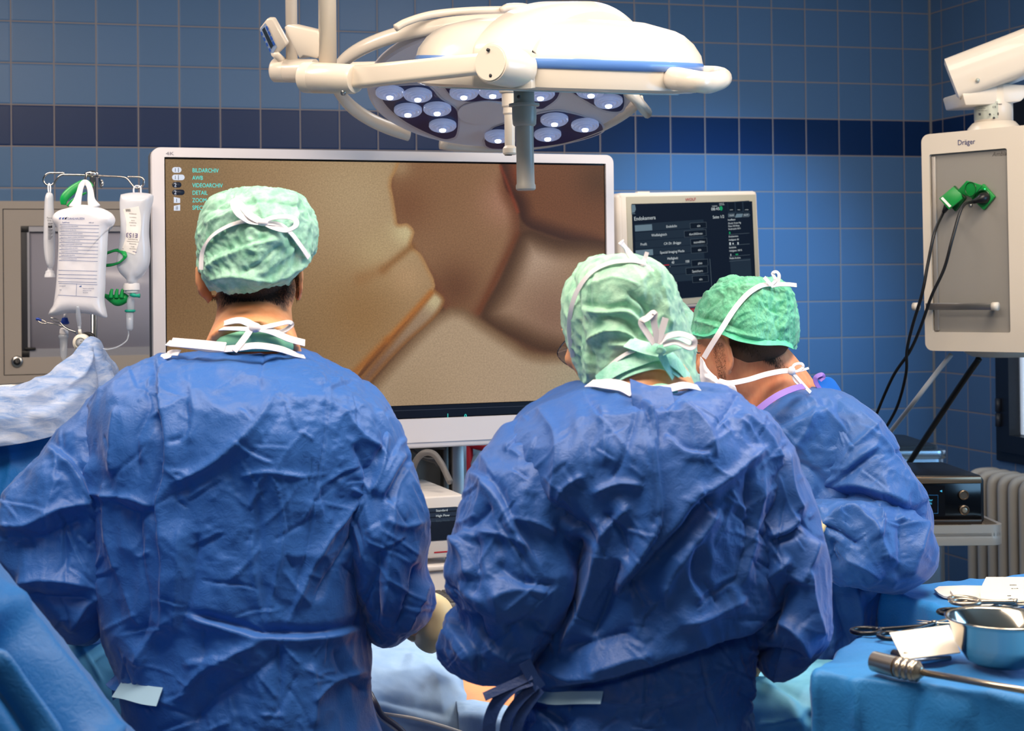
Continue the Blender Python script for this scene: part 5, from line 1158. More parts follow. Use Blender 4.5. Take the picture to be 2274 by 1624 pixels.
s1l = cloth('sleeve', rowform(S1L, 280, .003), gm1, g1, FS2 + rfolds(20, 290, 900, 1400, 34, 7), (1.06, 1.06), 40, -.004, .011, .0034, 9., 13, .07, caps=(1, 1), crumple=1.2, defl=.005)
add('forearm_sleeve', *join(tube([W(110, 1290, 2.50), W(160, 1350, 2.64), W(205, 1385, 2.80)], [.07, .06, .04], 24, 16)), gm1, s1l)
add('glove', *union(handparts(wr + unit(wr - el) * -.02, W(1010, 1400, 2.72) - wr, ZZ1, 1, 1.12, .35) + [tube([W(925, 1372, 2.60), W(945, 1380, 2.63), W(958, 1386, 2.67)], [.040, .039, .034], 24, 10)], .003, 4), glove, p1)
add('glove', *union(handparts(lw, W(290, 1400, 2.95) - lw, ZZ1, -1, 1.1, .4), .003, 4), glove, p1)
# bulge of cream glove seen beside the cuff
add('glove_cuff', *tube([W(948, 1335, 2.57), W(968, 1362, 2.58), W(962, 1400, 2.59), W(944, 1432, 2.60)], [.020, .030, .034, .022], 20, 20), glove, p1)
capg = cap_mat('cap_mint', 'b4e8d2', '8accaf', .80); 
C1 = [(421, 545, 615, 2.592, 0.040), (425, 512, 648, 2.592, 0.065), (436, 487, 672, 2.592, 0.085), (455, 466, 688, 2.592, 0.100), (485, 451, 699, 2.592, 0.114), (520, 447, 700, 2.592, 0.121), (555, 446, 699, 2.592, 0.123), (585, 443, 694, 2.592, 0.122), (608, 442, 686, 2.592, 0.118), (626, 452, 672, 2.592, 0.111), (640, 470, 650, 2.592, 0.098)]
def warpcap(X, rimfn, y0, y1):
    px, py = proj(X.reshape(-1, 3)); w_ = sm((py - y0) / (y1 - y0)); dz = rimfn(px) * w_; 
    dep = (X.reshape(-1, 3) - X.reshape(-1, 3).mean(0)) @ HF; back = sm(.5 - dep / .16)
    Z = X.reshape(-1, 3).copy(); D_ = (Z - CAM) @ FW; Z[:, 2] -= (dz * back - 34 * (1 - back) * w_) * D_ / FP; return Z.reshape(X.shape)
X1 = warpcap(rowform(C1, 260, .0024, 2.15), lambda x: np.interp(x, [440, 480, 510, 560, 600, 640, 680, 700], [-10, 2, 12, 8, -6, -8, -40, -55]), 540, 640)
FC1 = [([(560, 422), (575, 460), (585, 492)], 5, .005, 'r'), ([(650, 430), (655, 480), (640, 500)], 7, .007, 'r'), ([(452, 600), (500, 570), (560, 545), (625, 530)], 9, .007, 'r'), ([(540, 605), (580, 580), (620, 540)], 6, .005, 'v'), ([(460, 622), (520, 612), (600, 618), (660, 590), (690, 550)], 9, .008, 'r'), ([(455, 500), (500, 480), (530, 470)], 8, .006, 'r'), ([(450, 470), (520, 455), (600, 450), (680, 470)], 6, .004, 'v'), ([(630, 510), (660, 560), (640, 610)], 7, .005, 'v'), ([(480, 560), (540, 545), (600, 525)], 8, .005, 'v')]
cap1 = cloth('cap', X1, capg, p1, FC1, (1.09, 1.09), 50, -.003, .008, .0040, 22., 21, .06, aniso=1., fine=.0008, crumple=.45, caps=(1, 0))
b1 = bvh(cap1); bb1 = bvh(p1)
add('hair', *xf(sphere((0, -.020, .036), (.0785, .0960, .0865), 40, 28), M1), hair_m, p1)
ribbon_on(b1, [(451, 600), (455, 560), (475, 525), (510, 502), (548, 492), (583, 491)], .0075, .004, par=cap1)
ribbon_on(b1, [(590, 493), (622, 500), (645, 518), (665, 545), (682, 572)], .0085, .004, par=cap1)
ribbon_on(b1, [(583, 490), (560, 480), (540, 462, 2.47), (524, 447, 2.465), (520, 455, 2.46), (530, 475, 2.46), (552, 490, 2.47), (583, 492)], .012, .005, par=cap1)
ribbon_on(b1, [(583, 491), (605, 484, 2.47), (640, 482, 2.465), (657, 490, 2.465), (655, 503, 2.46), (635, 512, 2.465), (605, 505, 2.47), (588, 495)], .0085, .005, par=cap1)
add('knot', *sphere(snap(b1, 585, 492, .006), (.009, .006, .006)), tie, cap1)
# nape hair
def nape(rg, b, x0, x1, y0, y1, D, prob=None):
    x = rg.uniform(x0, x1); y = rg.uniform(y0, y1)
    if prob and rg.random() > prob(x, y): return None
    d = unit(W(x, y, 1) - CAM); h = b.ray_cast(Vector(CAM), Vector(d))
    if h[0] is None: return None
    n_ = np.array(h[1]); n_ = n_ if n_ @ d < 0 else -n_
    return np.array(h[0]) - n_ * .0005, n_, unit(np.array([0, 0, -1.]) + HR * rg.uniform(-.25, .25))
hairs(bb1, lambda rg: nape(rg, bb1, 470, 664, 600, 706, 2.5, lambda x, y: sm(np.array((732 + 8 * math.cos((x - 560) / 40) - abs(x - 562) * .50 - y) / 62.))), 26000, .0065, .0004, hair_m, 'hair', p1)
# collar: green undershirt, white binding, neck tie
add('undershirt', *tube([W(455, 768, 2.58) , W(500, 764, 2.495), W(560, 757, 2.468), W(620, 762, 2.48), W(655, 772, 2.55)], [.006, .011, .014, .011, .006], 12, 40, ref=ZZ1, flat=1.3), inner, p1)
gb1 = bvh(g1)
ribbon_on(gb1, [(372, 762, 2.50), (420, 768, 2.455), (470, 776, 2.44), (520, 774, 2.43), (570, 768, 2.43), (620, 775, 2.44), (655, 787, 2.46), (680, 795, 2.49)], .012, .003, par=g1, name='collar_binding')
ribbon_on(gb1, [(380, 760, 2.46), (440, 765, 2.44), (500, 771, 2.43)], .017, .003, par=g1, name='collar_tie')
ribbon_on(gb1, [(356, 794, 2.47), (372, 790, 2.46), (382, 784, 2.46), (398, 784, 2.45)], .012, .003, par=g1, name='collar_tie', m=tie)
ribbon_on(bb1, [(470, 745, 2.55), (480, 728, 2.52), (505, 716, 2.49), (535, 712, 2.47), (560, 722, 2.455), (575, 730, 2.45)], .013, .003, par=p1, name='mask_tie')
ribbon_on(bb1, [(470, 745, 2.55), (485, 732, 2.50), (520, 730, 2.46), (560, 732, 2.45)], .008, .003, par=p1, name='mask_tie')
ribbon_on(bb1, [(560, 726, 2.45), (550, 742, 2.44), (535, 762, 2.43), (520, 780, 2.425)], .0105, .003, par=p1, name='mask_tie')
ribbon_on(bb1, [(565, 728, 2.45), (600, 735, 2.45), (640, 752, 2.46), (677, 762, 2.47)], .0125, .003, par=p1, name='mask_tie')
ribbon_on(bb1, [(575, 730, 2.45), (610, 722, 2.455), (640, 716, 2.47), (647, 722, 2.475), (630, 735, 2.47), (600, 740, 2.46)], .0085, .003, par=p1, name='mask_tie')
add('tie_knot', *sphere(W(566, 728, 2.448), (.010, .008, .008)), tie, p1)
# waist tape
palet = mat('tape_pale', '9cc0d8', .5)
ribbon_on(gb1, [(272, 1522), (300, 1528), (330, 1538), (362, 1548)], .030, .010, n=10, par=g1, name='waist_tape', m=palet)
ribbon_on(gb1, [(246, 1510, 2.38), (258, 1520, 2.37), (276, 1524, 2.35)], .022, .003, par=g1, name='waist_tie', m=gm1)
ribbon_on(gb1, [(250, 1545, 2.38), (262, 1535, 2.37), (278, 1530, 2.35)], .016, .003, par=g1, name='waist_tie', m=gm1)
# ---------------------------------------------------------------- surgeon in the middle
R2 = [(846, 1330, 1530, 2.30, .06), (856, 1285, 1570, 2.29, .10), (872, 1238, 1612, 2.28, .13), (900, 1185, 1655, 2.27, .15), (940, 1132, 1698, 2.26, .165), (990, 1110, 1730, 2.25, .175), (1060, 1105, 1748, 2.25, .18), (1140, 1120, 1750, 2.25, .18), (1220, 1145, 1738, 2.25, .18), (1300, 1160, 1715, 2.25, .175), (1380, 1155, 1690, 2.25, .17), (1440, 1150, 1672, 2.25, .165), (1500, 1150, 1655, 2.25, .16), (1540, 1140, 1655, 2.25, .165), (1590, 1128, 1668, 2.25, .17), (1660, 1105, 1675, 2.25, .175), (1900, 1085, 1700, 2.25, .18), (2400, 1060, 1720, 2.25, .19)]
c2_ = W(1372, 742, 2.38)
hd2, M2 = headparts(c2_, HF * .80 - HR * .50 - ZZ1 * .22, ZZ1 * .96 - HR * .06, .99)
rs2 = W(1665, 1040, 2.27); el2 = W(1765, 1340, 2.20); wr2 = W(1720, 1430, 2.50)
ls2 = W(1200, 1060, 2.27); le2 = W(1100, 1350, 2.20); lw2 = W(1060, 1450, 2.48)
bd = hd2 + [limb([W(1395, 760, 2.38), W(1436, 828, 2.312), W(1435, 900, 2.27)], [.058, .060, .085], 24, 12), xf(sphere((0, 0, 0), (.078, .085, .047)), frameM(W(1428, 866, 2.285), HR, HF, ZZ1))] + [rowsolid(inset(R2, 60, .07, 920)[:-2])]
bd += [limb([rs2, el2], [.055, .042], 18, 10), limb([el2, wr2], [.042, .028], 18, 10), limb([ls2, le2], [.055, .042], 18, 10), limb([le2, lw2], [.042, .028], 18, 10)]
bd += handparts(wr2, W(1640, 1440, 2.66) - wr2, ZZ1, 1, 1., .4) + handparts(lw2, W(1100, 1440, 2.64) - lw2, ZZ1, -1, 1., .4) + legs(W(1400, 1750, 2.25))
p2 = add('person', *union(bd, .0055, 3), skin1, None, loc=floorp(W(1400, 1600, 2.25)))
tag(p2, 'person seen from behind in the centre, bending, in blue gown and full mint hood', 'person', 'surgical team')
dress_legs(W(1400, 1750, 2.25), p2)
F2 = [
 ([(1408, 880), (1452, 927), (1457, 1013), (1466, 1125), (1455, 1186), (1391, 1287), (1371, 1333)], 15, .024, 's'), ([(1402, 890), (1440, 940), (1448, 1013), (1456, 1120), (1445, 1180)], 9, .014, 'v'),
 ([(1417, 912), (1386, 1013), (1356, 1069)], 6, .006, 'v'), ([(1330, 890), (1345, 960), (1340, 1040)], 16, .008, 'r'), ([(1315, 1099), (1350, 1082), (1385, 1074), (1427, 1079)], 7, .010, 'r'),
 ([(1579, 1084), (1540, 1120), (1508, 1165), (1432, 1257), (1386, 1307)], 17, .018, 'z'), ([(1600, 1130), (1560, 1180), (1500, 1260), (1460, 1340)], 22, .012, 'r'), ([(1540, 1200), (1530, 1270), (1560, 1330)], 12, .008, 'z'),
 ([(1285, 1190), (1255, 1250), (1214, 1348), (1153, 1419), (1138, 1475)], 34, .030, 'v'), ([(1330, 1205), (1305, 1307), (1270, 1400), (1240, 1460)], 20, .018, 'r'), ([(1375, 1240), (1350, 1330), (1310, 1420)], 20, .016, 'v'),
 ([(1787, 1181), (1762, 1257), (1676, 1384), (1600, 1420), (1508, 1450), (1356, 1500), (1194, 1536)], 20, .020, 's'), ([(1740, 1300), (1676, 1404), (1600, 1440), (1508, 1468), (1356, 1515), (1200, 1545)], 11, .016, 'v'),
 ([(1701, 993), (1650, 1035), (1610, 1064), (1549, 1104)], 15, .014, 'r'), ([(1660, 1028), (1662, 1181), (1625, 1307)], 6, .006, 'v'), ([(1700, 1040), (1680, 1180), (1640, 1300)], 16, .009, 'r'),
 ([(1072, 1043), (1117, 1115), (1178, 1186), (1234, 1267)], 8, .010, 'z'), ([(1095, 1080), (1150, 1150), (1200, 1200), (1240, 1250)], 12, .010, 'r'),
 ([(1190, 900), (1230, 960), (1240, 1040), (1225, 1120)], 18, .010, 'r'), ([(1240, 1120), (1262, 1080), (1300, 1055)], 12, .010, 'r'), ([(1220, 1130), (1290, 1165), (1330, 1210)], 16, .012, 'v'),
 ([(1320, 1210), (1360, 1160), (1400, 1120)], 12, .010, 'r'), ([(1340, 1140), (1380, 1180), (1400, 1250)], 12, .010, 'v'), ([(1500, 900), (1560, 950), (1590, 1020)], 16, .008, 'r'), ([(1480, 960), (1520, 1000), (1580, 1010)], 9, .006, 'z'),
 ([(1630, 920), (1700, 980), (1740, 1060)], 16, .012, 'r'), ([(1730, 1000), (1740, 1080), (1720, 1180)], 12, .008, 'v'), ([(1500, 1380), (1580, 1360), (1650, 1320)], 22, .012, 'r'), ([(1450, 1440), (1380, 1460), (1300, 1490)], 24, .012, 'r'),
 ([(1230, 1440), (1300, 1430), (1420, 1400)], 18, .012, 'v'), ([(1200, 1470), (1260, 1500), (1340, 1495)], 16, .012, 'r'), ([(1260, 1540), (1380, 1560), (1500, 1545), (1600, 1500)], 20, .008, 'r'), ([(1560, 1450), (1565, 1530), (1600, 1620)], 8, .006, 'v'), ([(1420, 1620), (1470, 1570), (1520, 1540)], 14, .006, 'r'), ([(1640, 1460), (1655, 1530), (1650, 1600)], 14, .008, 'r'), ([(1180, 1560), (1230, 1600), (1260, 1640)], 12, .010, 'z'),
]
g2 = cloth('gown', rowform(R2, 480, .0028), gm2, p2, [(a, b, c * .85, d) for a, b, c, d in F2] + rfolds(1130, 1730, 880, 1640, 130, 8), (1.05, 1.04), 40, -.005, .014, .0028, 7., 31, .07, crumple=1.25, defl=.004)
S2L = [(925, 1140, 1230, 2.26, .03), (955, 1108, 1260, 2.25, .08), (1000, 1078, 1290, 2.24, .10), (1040, 1052, 1300, 2.23, .115), (1100, 1030, 1310, 2.22, .12), (1160, 1012, 1315, 2.22, .12), (1220, 994, 1310, 2.21, .12), (1270, 982, 1300, 2.20, .12), (1310, 984, 1285, 2.20, .12), (1352, 1012, 1262, 2.21, .115), (1390, 984, 1245, 2.22, .115), (1422, 966, 1225, 2.22, .11), (1460, 968, 1200, 2.23, .10), (1490, 995, 1165, 2.24, .08), (1506, 1040, 1125, 2.24, .04)]
FL2 = [([(1040, 1045), (1075, 1060), (1110, 1110), (1150, 1180), (1200, 1260)], 12, .012, 'z'), ([(1060, 1180), (1120, 1190), (1180, 1220)], 10, .008, 'r'), ([(1010, 1190), (1035, 1230), (1040, 1290)], 26, .018, 'r'), ([(1060, 1190), (1062, 1260), (1050, 1330)], 16, .014, 'v'), ([(1100, 1250), (1160, 1290), (1240, 1300)], 22, .012, 'v'), ([(1080, 1330), (1150, 1310), (1230, 1320)], 20, .010, 'r'),
 ([(1000, 1360), (1010, 1400), (1050, 1450), (1060, 1495)], 12, .018, 'z'), ([(985, 1400), (1010, 1440), (1040, 1470)], 16, .012, 'r'), ([(1070, 1430), (1130, 1460), (1180, 1440)], 16, .014, 'r'), ([(1050, 1360), (1070, 1410), (1110, 1440)], 14, .014, 'v'), ([(1130, 1150), (1190, 1160), (1240, 1190)], 12, .008, 'r'), ([(1090, 1120), (1060, 1160), (1040, 1180)], 10, .008, 'v'), ([(1120, 1400), (1160, 1380), (1210, 1390)], 12, .012, 'v')]
s2l = cloth('sleeve', rowform(S2L, 320, .0028), gm2, g2, [(a, b, c * .7, d) for a, b, c, d in FL2] + rfolds(990, 1290, 950, 1490, 46, 9), (1.05, 1.05), 40, -.005, .012, .003, 8., 32, .07, caps=(1, 1), crumple=1.25, defl=.006)
S2R = [(905, 1620, 1680, 2.27, .03), (935, 1600, 1712, 2.26, .08), (985, 1580, 1742, 2.25, .10), (1040, 1590, 1769, 2.24, .11), (1100, 1600, 1796, 2.23, .115), (1170, 1605, 1812, 2.22, .12), (1240, 1610, 1826, 2.22, .12), (1310, 1620, 1832, 2.22, .12), (1380, 1630, 1832, 2.22, .12), (1430, 1645, 1822, 2.23, .11), (1470, 1660, 1790, 2.24, .09), (1492, 1680, 1735, 2.24, .05)]
FR2 = [([(1790, 1150), (1760, 1180), (1700, 1200)], 10, .010, 'z'), ([(1815, 1190), (1790, 1260), (1770, 1300)], 12, .010, 'r'), ([(1770, 1290), (1720, 1360), (1690, 1430)], 14, .020, 'v'), ([(1790, 1260), (1800, 1340), (1815, 1420)], 12, .012, 'r'), ([(1740, 1000), (1760, 1080), (1790, 1140)], 12, .010, 'r'), ([(1720, 1380), (1760, 1400), (1800, 1460)], 16, .014, 'r'), ([(1640, 1330), (1700, 1290), (1760, 1240)], 18, .012, 'r'), ([(1660, 1460), (1720, 1450), (1790, 1455)], 14, .014, 'v')]
s2r = cloth('sleeve', rowform(S2R, 320, .0028), gm2, g2, FR2 + rfolds(1610, 1830, 960, 1480, 34, 10), (1.05, 1.05), 40, -.005, .012, .003, 8., 33, .07, caps=(1, 1), crumple=1.25, defl=.005)
for nm, a, b, w3 in (('l', le2, lw2, -1), ('r', el2, wr2, 1)):
    add('forearm_sleeve', *tube([a + HF * .03, (a + b) / 2 + HF * .03, b], [.055, .052, .042], 24, 16), gm2, s2l if w3 < 0 else s2r)
    add('glove', *union(handparts(b, (W(1100, 1440, 2.64) if w3 < 0 else W(1640, 1440, 2.66)) - b, ZZ1, w3, 1.1, .4), .003, 4), glove, p2)
# hood
hoodm = cap_mat('hood_mint', 'b2e2c6', '8cc8ac', .84)
C2 = [(569, 1345, 1395, 2.37, .03), (573, 1322, 1425, 2.37, .06), (586, 1298, 1455, 2.37, .09), (608, 1275, 1478, 2.37, .11), (640, 1258, 1494, 2.37, .122), (680, 1254, 1507, 2.365, .126), (720, 1257, 1517, 2.365, .126), (760, 1263, 1524, 2.36, .122), (795, 1273, 1528, 2.355, .118), (825, 1285, 1538, 2.35, .118), (852, 1300, 1543, 2.345, .118), (872, 1318, 1543, 2.34, .115)]
X2 = rowform(C2, 280, .0024, 2.15)
def warphood(X):
    px, py = proj(X.reshape(-1, 3)); w_ = sm((py - 780) / 92); Z = X.reshape(-1, 3).copy(); dep = (Z - c2_) @ HF; back = sm(.5 - dep / .1)
    rim = np.interp(px, [1280, 1330, 1380, 1430, 1480, 1525, 1545], [0, -8, -42, -58, -44, -6, 0]); Z[:, 2] -= rim * w_ * back * 2.35 / FP; return Z.reshape(X.shape)
X2 = warphood(X2)
FC2 = [([(1290, 680), (1340, 690), (1400, 690), (1440, 740), (1460, 790)], 9, .010, 'z'), ([(1300, 760), (1350, 735), (1400, 745), (1440, 800)], 9, .010, 'r'), ([(1330, 700), (1390, 715), (1430, 770)], 8, .008, 'v'), ([(1390, 650), (1440, 690), (1450, 740)], 9, .008, 'v'), ([(1310, 780), (1320, 820), (1318, 860)], 7, .008, 'z'), ([(1350, 765), (1400, 770), (1450, 800), (1500, 790)], 8, .009, 'r'), ([(1440, 590), (1470, 660), (1490, 740)], 9, .006, 'r'), ([(1270, 600), (1290, 700), (1290, 800), (1310, 850)], 8, .006, 'v'), ([(1300, 640), (1360, 620), (1420, 640)], 10, .004, 'r')]
cap2 = cloth('hood', X2, hoodm, p2, FC2, (1.06, 1.06), 46, .0, .010, .004, 17., 41, .06, aniso=1., caps=(1, 0), fine=.0007, crumple=.55)
add('hair', *xf(sphere((0, -.020, .034), (.0785, .0960, .0860), 40, 28), M2), mat('hair_grey', '6d6a5c', .7), p2)
b2 = bvh(cap2); bb2 = bvh(p2); gb2 = bvh(g2)
ribbon_on(b2, [(1275, 792), (1268, 740), (1272, 690), (1288, 645), (1315, 608), (1355, 589), (1400, 585), (1424, 588)], .0068, .004, par=cap2)
ribbon_on(b2, [(1424, 590, 2.27), (1405, 572, 2.27), (1392, 556, 2.27), (1382, 541, 2.26), (1378, 536, 2.26)], .0105, .003, par=cap2)
ribbon_on(b2, [(1424, 590, 2.27), (1432, 575, 2.27), (1437, 560, 2.27)], .006, .003, par=cap2)
ribbon_on(b2, [(1424, 590, 2.27), (1428, 602, 2.265), (1436, 612, 2.26), (1448, 612, 2.26), (1450, 603, 2.26), (1440, 595, 2.265), (1427, 589, 2.27)], .0075, .003, par=cap2)
add('knot', *sphere(W(1426, 589, 2.268), (.007, .006, .007)), tie, cap2)
# knot of the hood at the nape
tealb = cap_mat('hood_band', 'b8f2dc', '8fdcc0', .97)
ribbon_on(b2, [(1326, 850, 2.25), (1362, 822, 2.228), (1412, 800, 2.215), (1462, 786, 2.208), (1500, 805, 2.215), (1532, 845, 2.25)], .024, .002, par=cap2, name='hood_band', m=tealb)
ribbon_on(b2, [(1340, 858, 2.25), (1378, 830, 2.224), (1425, 812, 2.212), (1468, 806, 2.210), (1505, 824, 2.220), (1530, 856, 2.25)], .022, .002, par=cap2, name='hood_band', m=tealb)
ribbon_on(b2, [(1394, 760, 2.225), (1430, 772, 2.205), (1466, 780, 2.195)], .022, .002, par=cap2, name='hood_knot', m=tealb)
ribbon_on(b2, [(1466, 780, 2.195), (1500, 766, 2.20), (1537, 756, 2.21)], .018, .002, par=cap2, name='hood_knot', m=tealb)
ribbon_on(b2, [(1466, 780, 2.195), (1480, 812, 2.20), (1496, 838, 2.212)], .012, .002, par=cap2, name='hood_knot', m=tealb)
add('hood_knot', *sphere(W(1468, 781, 2.195), (.008, .006, .007)), tealb, cap2)
for pts, w3 in (([(1453, 764), (1440, 745), (1424, 717), (1438, 706), (1453, 695), (1452, 715), (1458, 745), (1461, 762)], .0095), ([(1460, 764), (1468, 740), (1478, 706)], .0095), ([(1463, 762), (1480, 748), (1510, 742), (1538, 752), (1541, 766), (1530, 772), (1500, 760), (1472, 765)], .009)):
    ribbon_on(b2, [(x, y, 2.188) for x, y in pts], w3, .003, par=cap2, name='mask_tie')
ribbon_on(b2, [(1330, 845, 2.25), (1360, 808, 2.235), (1400, 782, 2.22), (1450, 768, 2.212)], .006, .003, par=cap2, name='mask_tie')
# collar
ribbon_on(gb2, [(1308, 852, 2.235), (1340, 852, 2.20), (1380, 858, 2.18), (1408, 872, 2.165)], .0185, .003, par=g2, name='collar_binding')
ribbon_on(gb2, [(1400, 860, 2.17), (1440, 864, 2.17), (1480, 864, 2.175), (1520, 856, 2.19), (1552, 862, 2.22)], .012, .003, par=g2, name='collar_binding')
add('undershirt', *tube([W(1430, 874, 2.195), W(1465, 866, 2.188), W(1500, 868, 2.20)], [.006, .009, .006], 12, 20, ref=ZZ1), inner, p2)
Xf = [[(1398, 846, 2.165), (1440, 860, 2.155), (1490, 862, 2.155)], [(1402, 880, 2.14), (1445, 900, 2.125), (1500, 905, 2.13)], [(1412, 925, 2.12), (1450, 940, 2.11), (1510, 950, 2.115)]]
def sheet(name, ctrl, m_, par=None, nu=60, nv=60, amp=.004, scale=10., seed=1, fl=(), th=.001, crumple=1., label=None, csc=1., fine=0.):
    G = np.array([[W(*q) if len(q) == 3 else np.array(q[:3]) for q in r] for r in ctrl], float)
    A = np.stack([catmull(G[i], nu) for i in range(G.shape[0])]); B = np.stack([catmull(A[:, j], nv) for j in range(nu)], 1)
    N = gridnormals(B, False); N = np.where(((B - CAM) * N).sum(2, keepdims=True) > 0, -N, N); p = B.reshape(-1, 3); sh = B.shape[:2]
    q = p + (np.stack([vnoise(p[:, 0] * 14, p[:, 1] * 14, p[:, 2] * 14, seed + j) for j in (20, 21, 22)], 1)) * .03
    H = amp * (1.3 * vnoise(p[:, 0] * scale, p[:, 1] * scale, p[:, 2] * scale, seed) + .6 * (1 - 2 * np.abs(vnoise(p[:, 0] * scale * 2.1, p[:, 1] * scale * 2.1, p[:, 2] * scale * 2.1, seed + 1))))
    for cell, sl in ((.10 * csc, .10), (.045 * csc, .08)): H = H + (vor(q[:, 0] / cell, q[:, 1] / cell, q[:, 2] / cell, seed + 40) - .5) * cell * sl * crumple
    X = B + N * (H.reshape(sh) + folds(B, N, fl))[..., None]
    o = add(name, X.reshape(-1, 3), gridfaces(nv, nu, False), m_, par, label=label)
    md = o.modifiers.new('thickness', 'SOLIDIFY'); md.thickness = th; md.offset = -1; return o
sheet('gown_flap', Xf, gm2, g2, 40, 40, .003, 14, 5, crumple=.6)
ribbon_on(gb2, [(1168, 1530), (1220, 1540), (1280, 1548), (1338, 1556)], .0185, .010, n=12, par=g2, name='waist_tape', m=palet)
navy_c = gown_mat('tie_navy', '23407c', '1e3768')
for pts, w3 in (([(1180, 1500), (1150, 1515), (1115, 1530), (1075, 1548)], .012), ([(1180, 1510), (1140, 1525), (1105, 1560), (1088, 1600), (1086, 1640)], .018), ([(1190, 1520), (1150, 1560), (1125, 1600), (1118, 1650)], .014), ([(1200, 1530), (1170, 1570), (1150, 1610), (1148, 1660)], .014), ([(1165, 1470), (1180, 1500), (1200, 1530)], .018)):
    ribbon_on(gb2, [(x, y, 2.075 + .012 * i) for i, (x, y) in enumerate(pts)], w3, .003, par=g2, name='waist_tie', m=navy_c, twist=None) if False else ribbon_on(gb2, [(x, y, 2.09) for x, y in pts], w3, .003, par=g2, name='waist_tie', m=navy_c)
# spectacles
gl = thing('spectacles', W(1260, 770, 2.44), 'thin-framed spectacles worn by the hooded person in the centre', 'spectacles')
gr = mat('spectacle_frame', '3a3035', .3, .6); 
lp_ = [W(1268, 742, 2.43), W(1246, 768, 2.50), W(1238, 782, 2.52), W(1242, 795, 2.52), W(1256, 808, 2.50), W(1276, 817, 2.46)]
add('rim', *tube(lp_[1:], .0010, 8, 30), gr, gl); add('temple_arm', *tube([lp_[0], lp_[1], lp_[2]], [.0014, .0012, .0011], 8, 20), gr, gl)
lv = catmull(np.array(lp_[1:]), 20); lc = W(1268, 775, 2.45)
add('lens', np.vstack([lv, lc[None], lv + FW * .0015, lc[None] + FW * .0015]), [(i, i + 1, 20) for i in range(19)] + [(21 + i + 1, 21 + i, 41) for i in range(19)], mat('lens_glass', '8a7668', .05, spec=.8, alpha=.45), gl)
add('far_rim', *tube([W(1262, 775, 2.56), W(1262, 790, 2.57), W(1275, 800, 2.58), W(1290, 790, 2.58), W(1290, 772, 2.57), W(1275, 766, 2.57), W(1262, 775, 2.56)], .0010, 8, 30), gr, gl)
add('bridge', *tube([W(1240, 778, 2.52), W(1250, 774, 2.54), W(1262, 777, 2.56)], .0012, 8, 12), gr, gl)

# ---------------------------------------------------------------- surgeon at right, in profile
skin3 = skin2
c3 = W(1648, 762, 3.08)
f3 = -HR * .74 + HF * .60 - ZZ1 * .22; u3 = ZZ1 * .95 - HR * .2
hd3, M3 = headparts(c3, f3, u3, 1.02, ey=.020)
R3 = [(858, 1765, 1812, 3.08, .05), (872, 1720, 1850, 3.08, .09), (892, 1690, 1885, 3.08, .12), (925, 1655, 1925, 3.08, .14), (970, 1630, 1955, 3.08, .15), (1040, 1620, 1975, 3.08, .155), (1120, 1615, 1980, 3.08, .16), (1200, 1620, 1975, 3.08, .16), (1290, 1640, 1962, 3.08, .155), (1350, 1660, 1945, 3.08, .15), (1420, 1680, 1925, 3.08, .15), (1500, 1680, 1915, 3.08, .15), (1700, 1670, 1930, 3.08, .16), (2000, 1660, 1950, 3.08, .165)]
rs3 = W(1900, 985, 3.02); el3 = W(1990, 1200, 2.95); wr3 = W(1815, 1150, 2.88)
bd = hd3 + [limb([W(1672, 790, 3.08), W(1715, 850, 3.08), W(1750, 930, 3.08)], [.062, .070, .090], 24, 14), sphere(W(1690, 830, 3.08), (.075, .06, .06))] + [rowsolid(inset(R3, 36, .03, 900))]
bd += [limb([rs3, el3], [.055, .045], 18, 10), limb([el3, wr3], [.045, .030], 18, 10), limb([W(1690, 1000, 3.2), W(1640, 1180, 3.2), W(1560, 1330, 3.1)], [.055, .045, .03], 18, 12)]
bd += handparts(wr3, W(1700, 1180, 2.85) - wr3, ZZ1, 1, 1., .4) + handparts(W(1560, 1330, 3.1), W(1480, 1370, 3.05) - W(1560, 1330, 3.1), ZZ1, -1, 1., .4) + legs(W(1790, 1500, 3.08))
p3 = add('person', *union(bd, .005, 3), skin3, None, loc=floorp(W(1790, 1400, 3.08)))
tag(p3, 'person in profile at right facing left, white mask, green cap and purple-edged blue gown', 'person', 'surgical team')
dress_legs(W(1790, 1500, 3.08), p3)
gm3 = gown_mat('gown_blue_right', '3262a8', '2c5a9e')
F3 = [([(1790, 880), (1850, 930), (1900, 990)], 12, .008, 'r'), ([(1700, 960), (1780, 930), (1850, 900)], 14, .006, 'z'), ([(1720, 1010), (1800, 1040), (1850, 1100)], 14, .008, 'v'), ([(1760, 1000), (1790, 960), (1815, 900)], 10, .007, 'r'), ([(1850, 1300), (1870, 1380), (1900, 1450)], 14, .010, 'v'), ([(1900, 1300), (1905, 1380), (1880, 1450)], 12, .012, 'r'), ([(1830, 1310), (1850, 1400), (1845, 1470)], 10, .010, 'r')]
g3 = cloth('gown', rowform(R3, 280, .0045), gm3, p3, F3 + rfolds(1650, 1960, 880, 1480, 40, 14, w=(2.2, 4.5)), (1.05, 1.04), 36, -.004, .012, .003, 9., 51, .07, crumple=1.2)
up3 = [(1836, 905, 3.04, 48, .05), (1866, 950, 3.02, 80, .09), (1900, 1010, 3.00, 92, .105), (1932, 1070, 2.98, 94, .11), (1966, 1130, 2.96, 98, .115), (1982, 1190, 2.95, 84, .115), (1961, 1235, 2.93, 70, .10)]
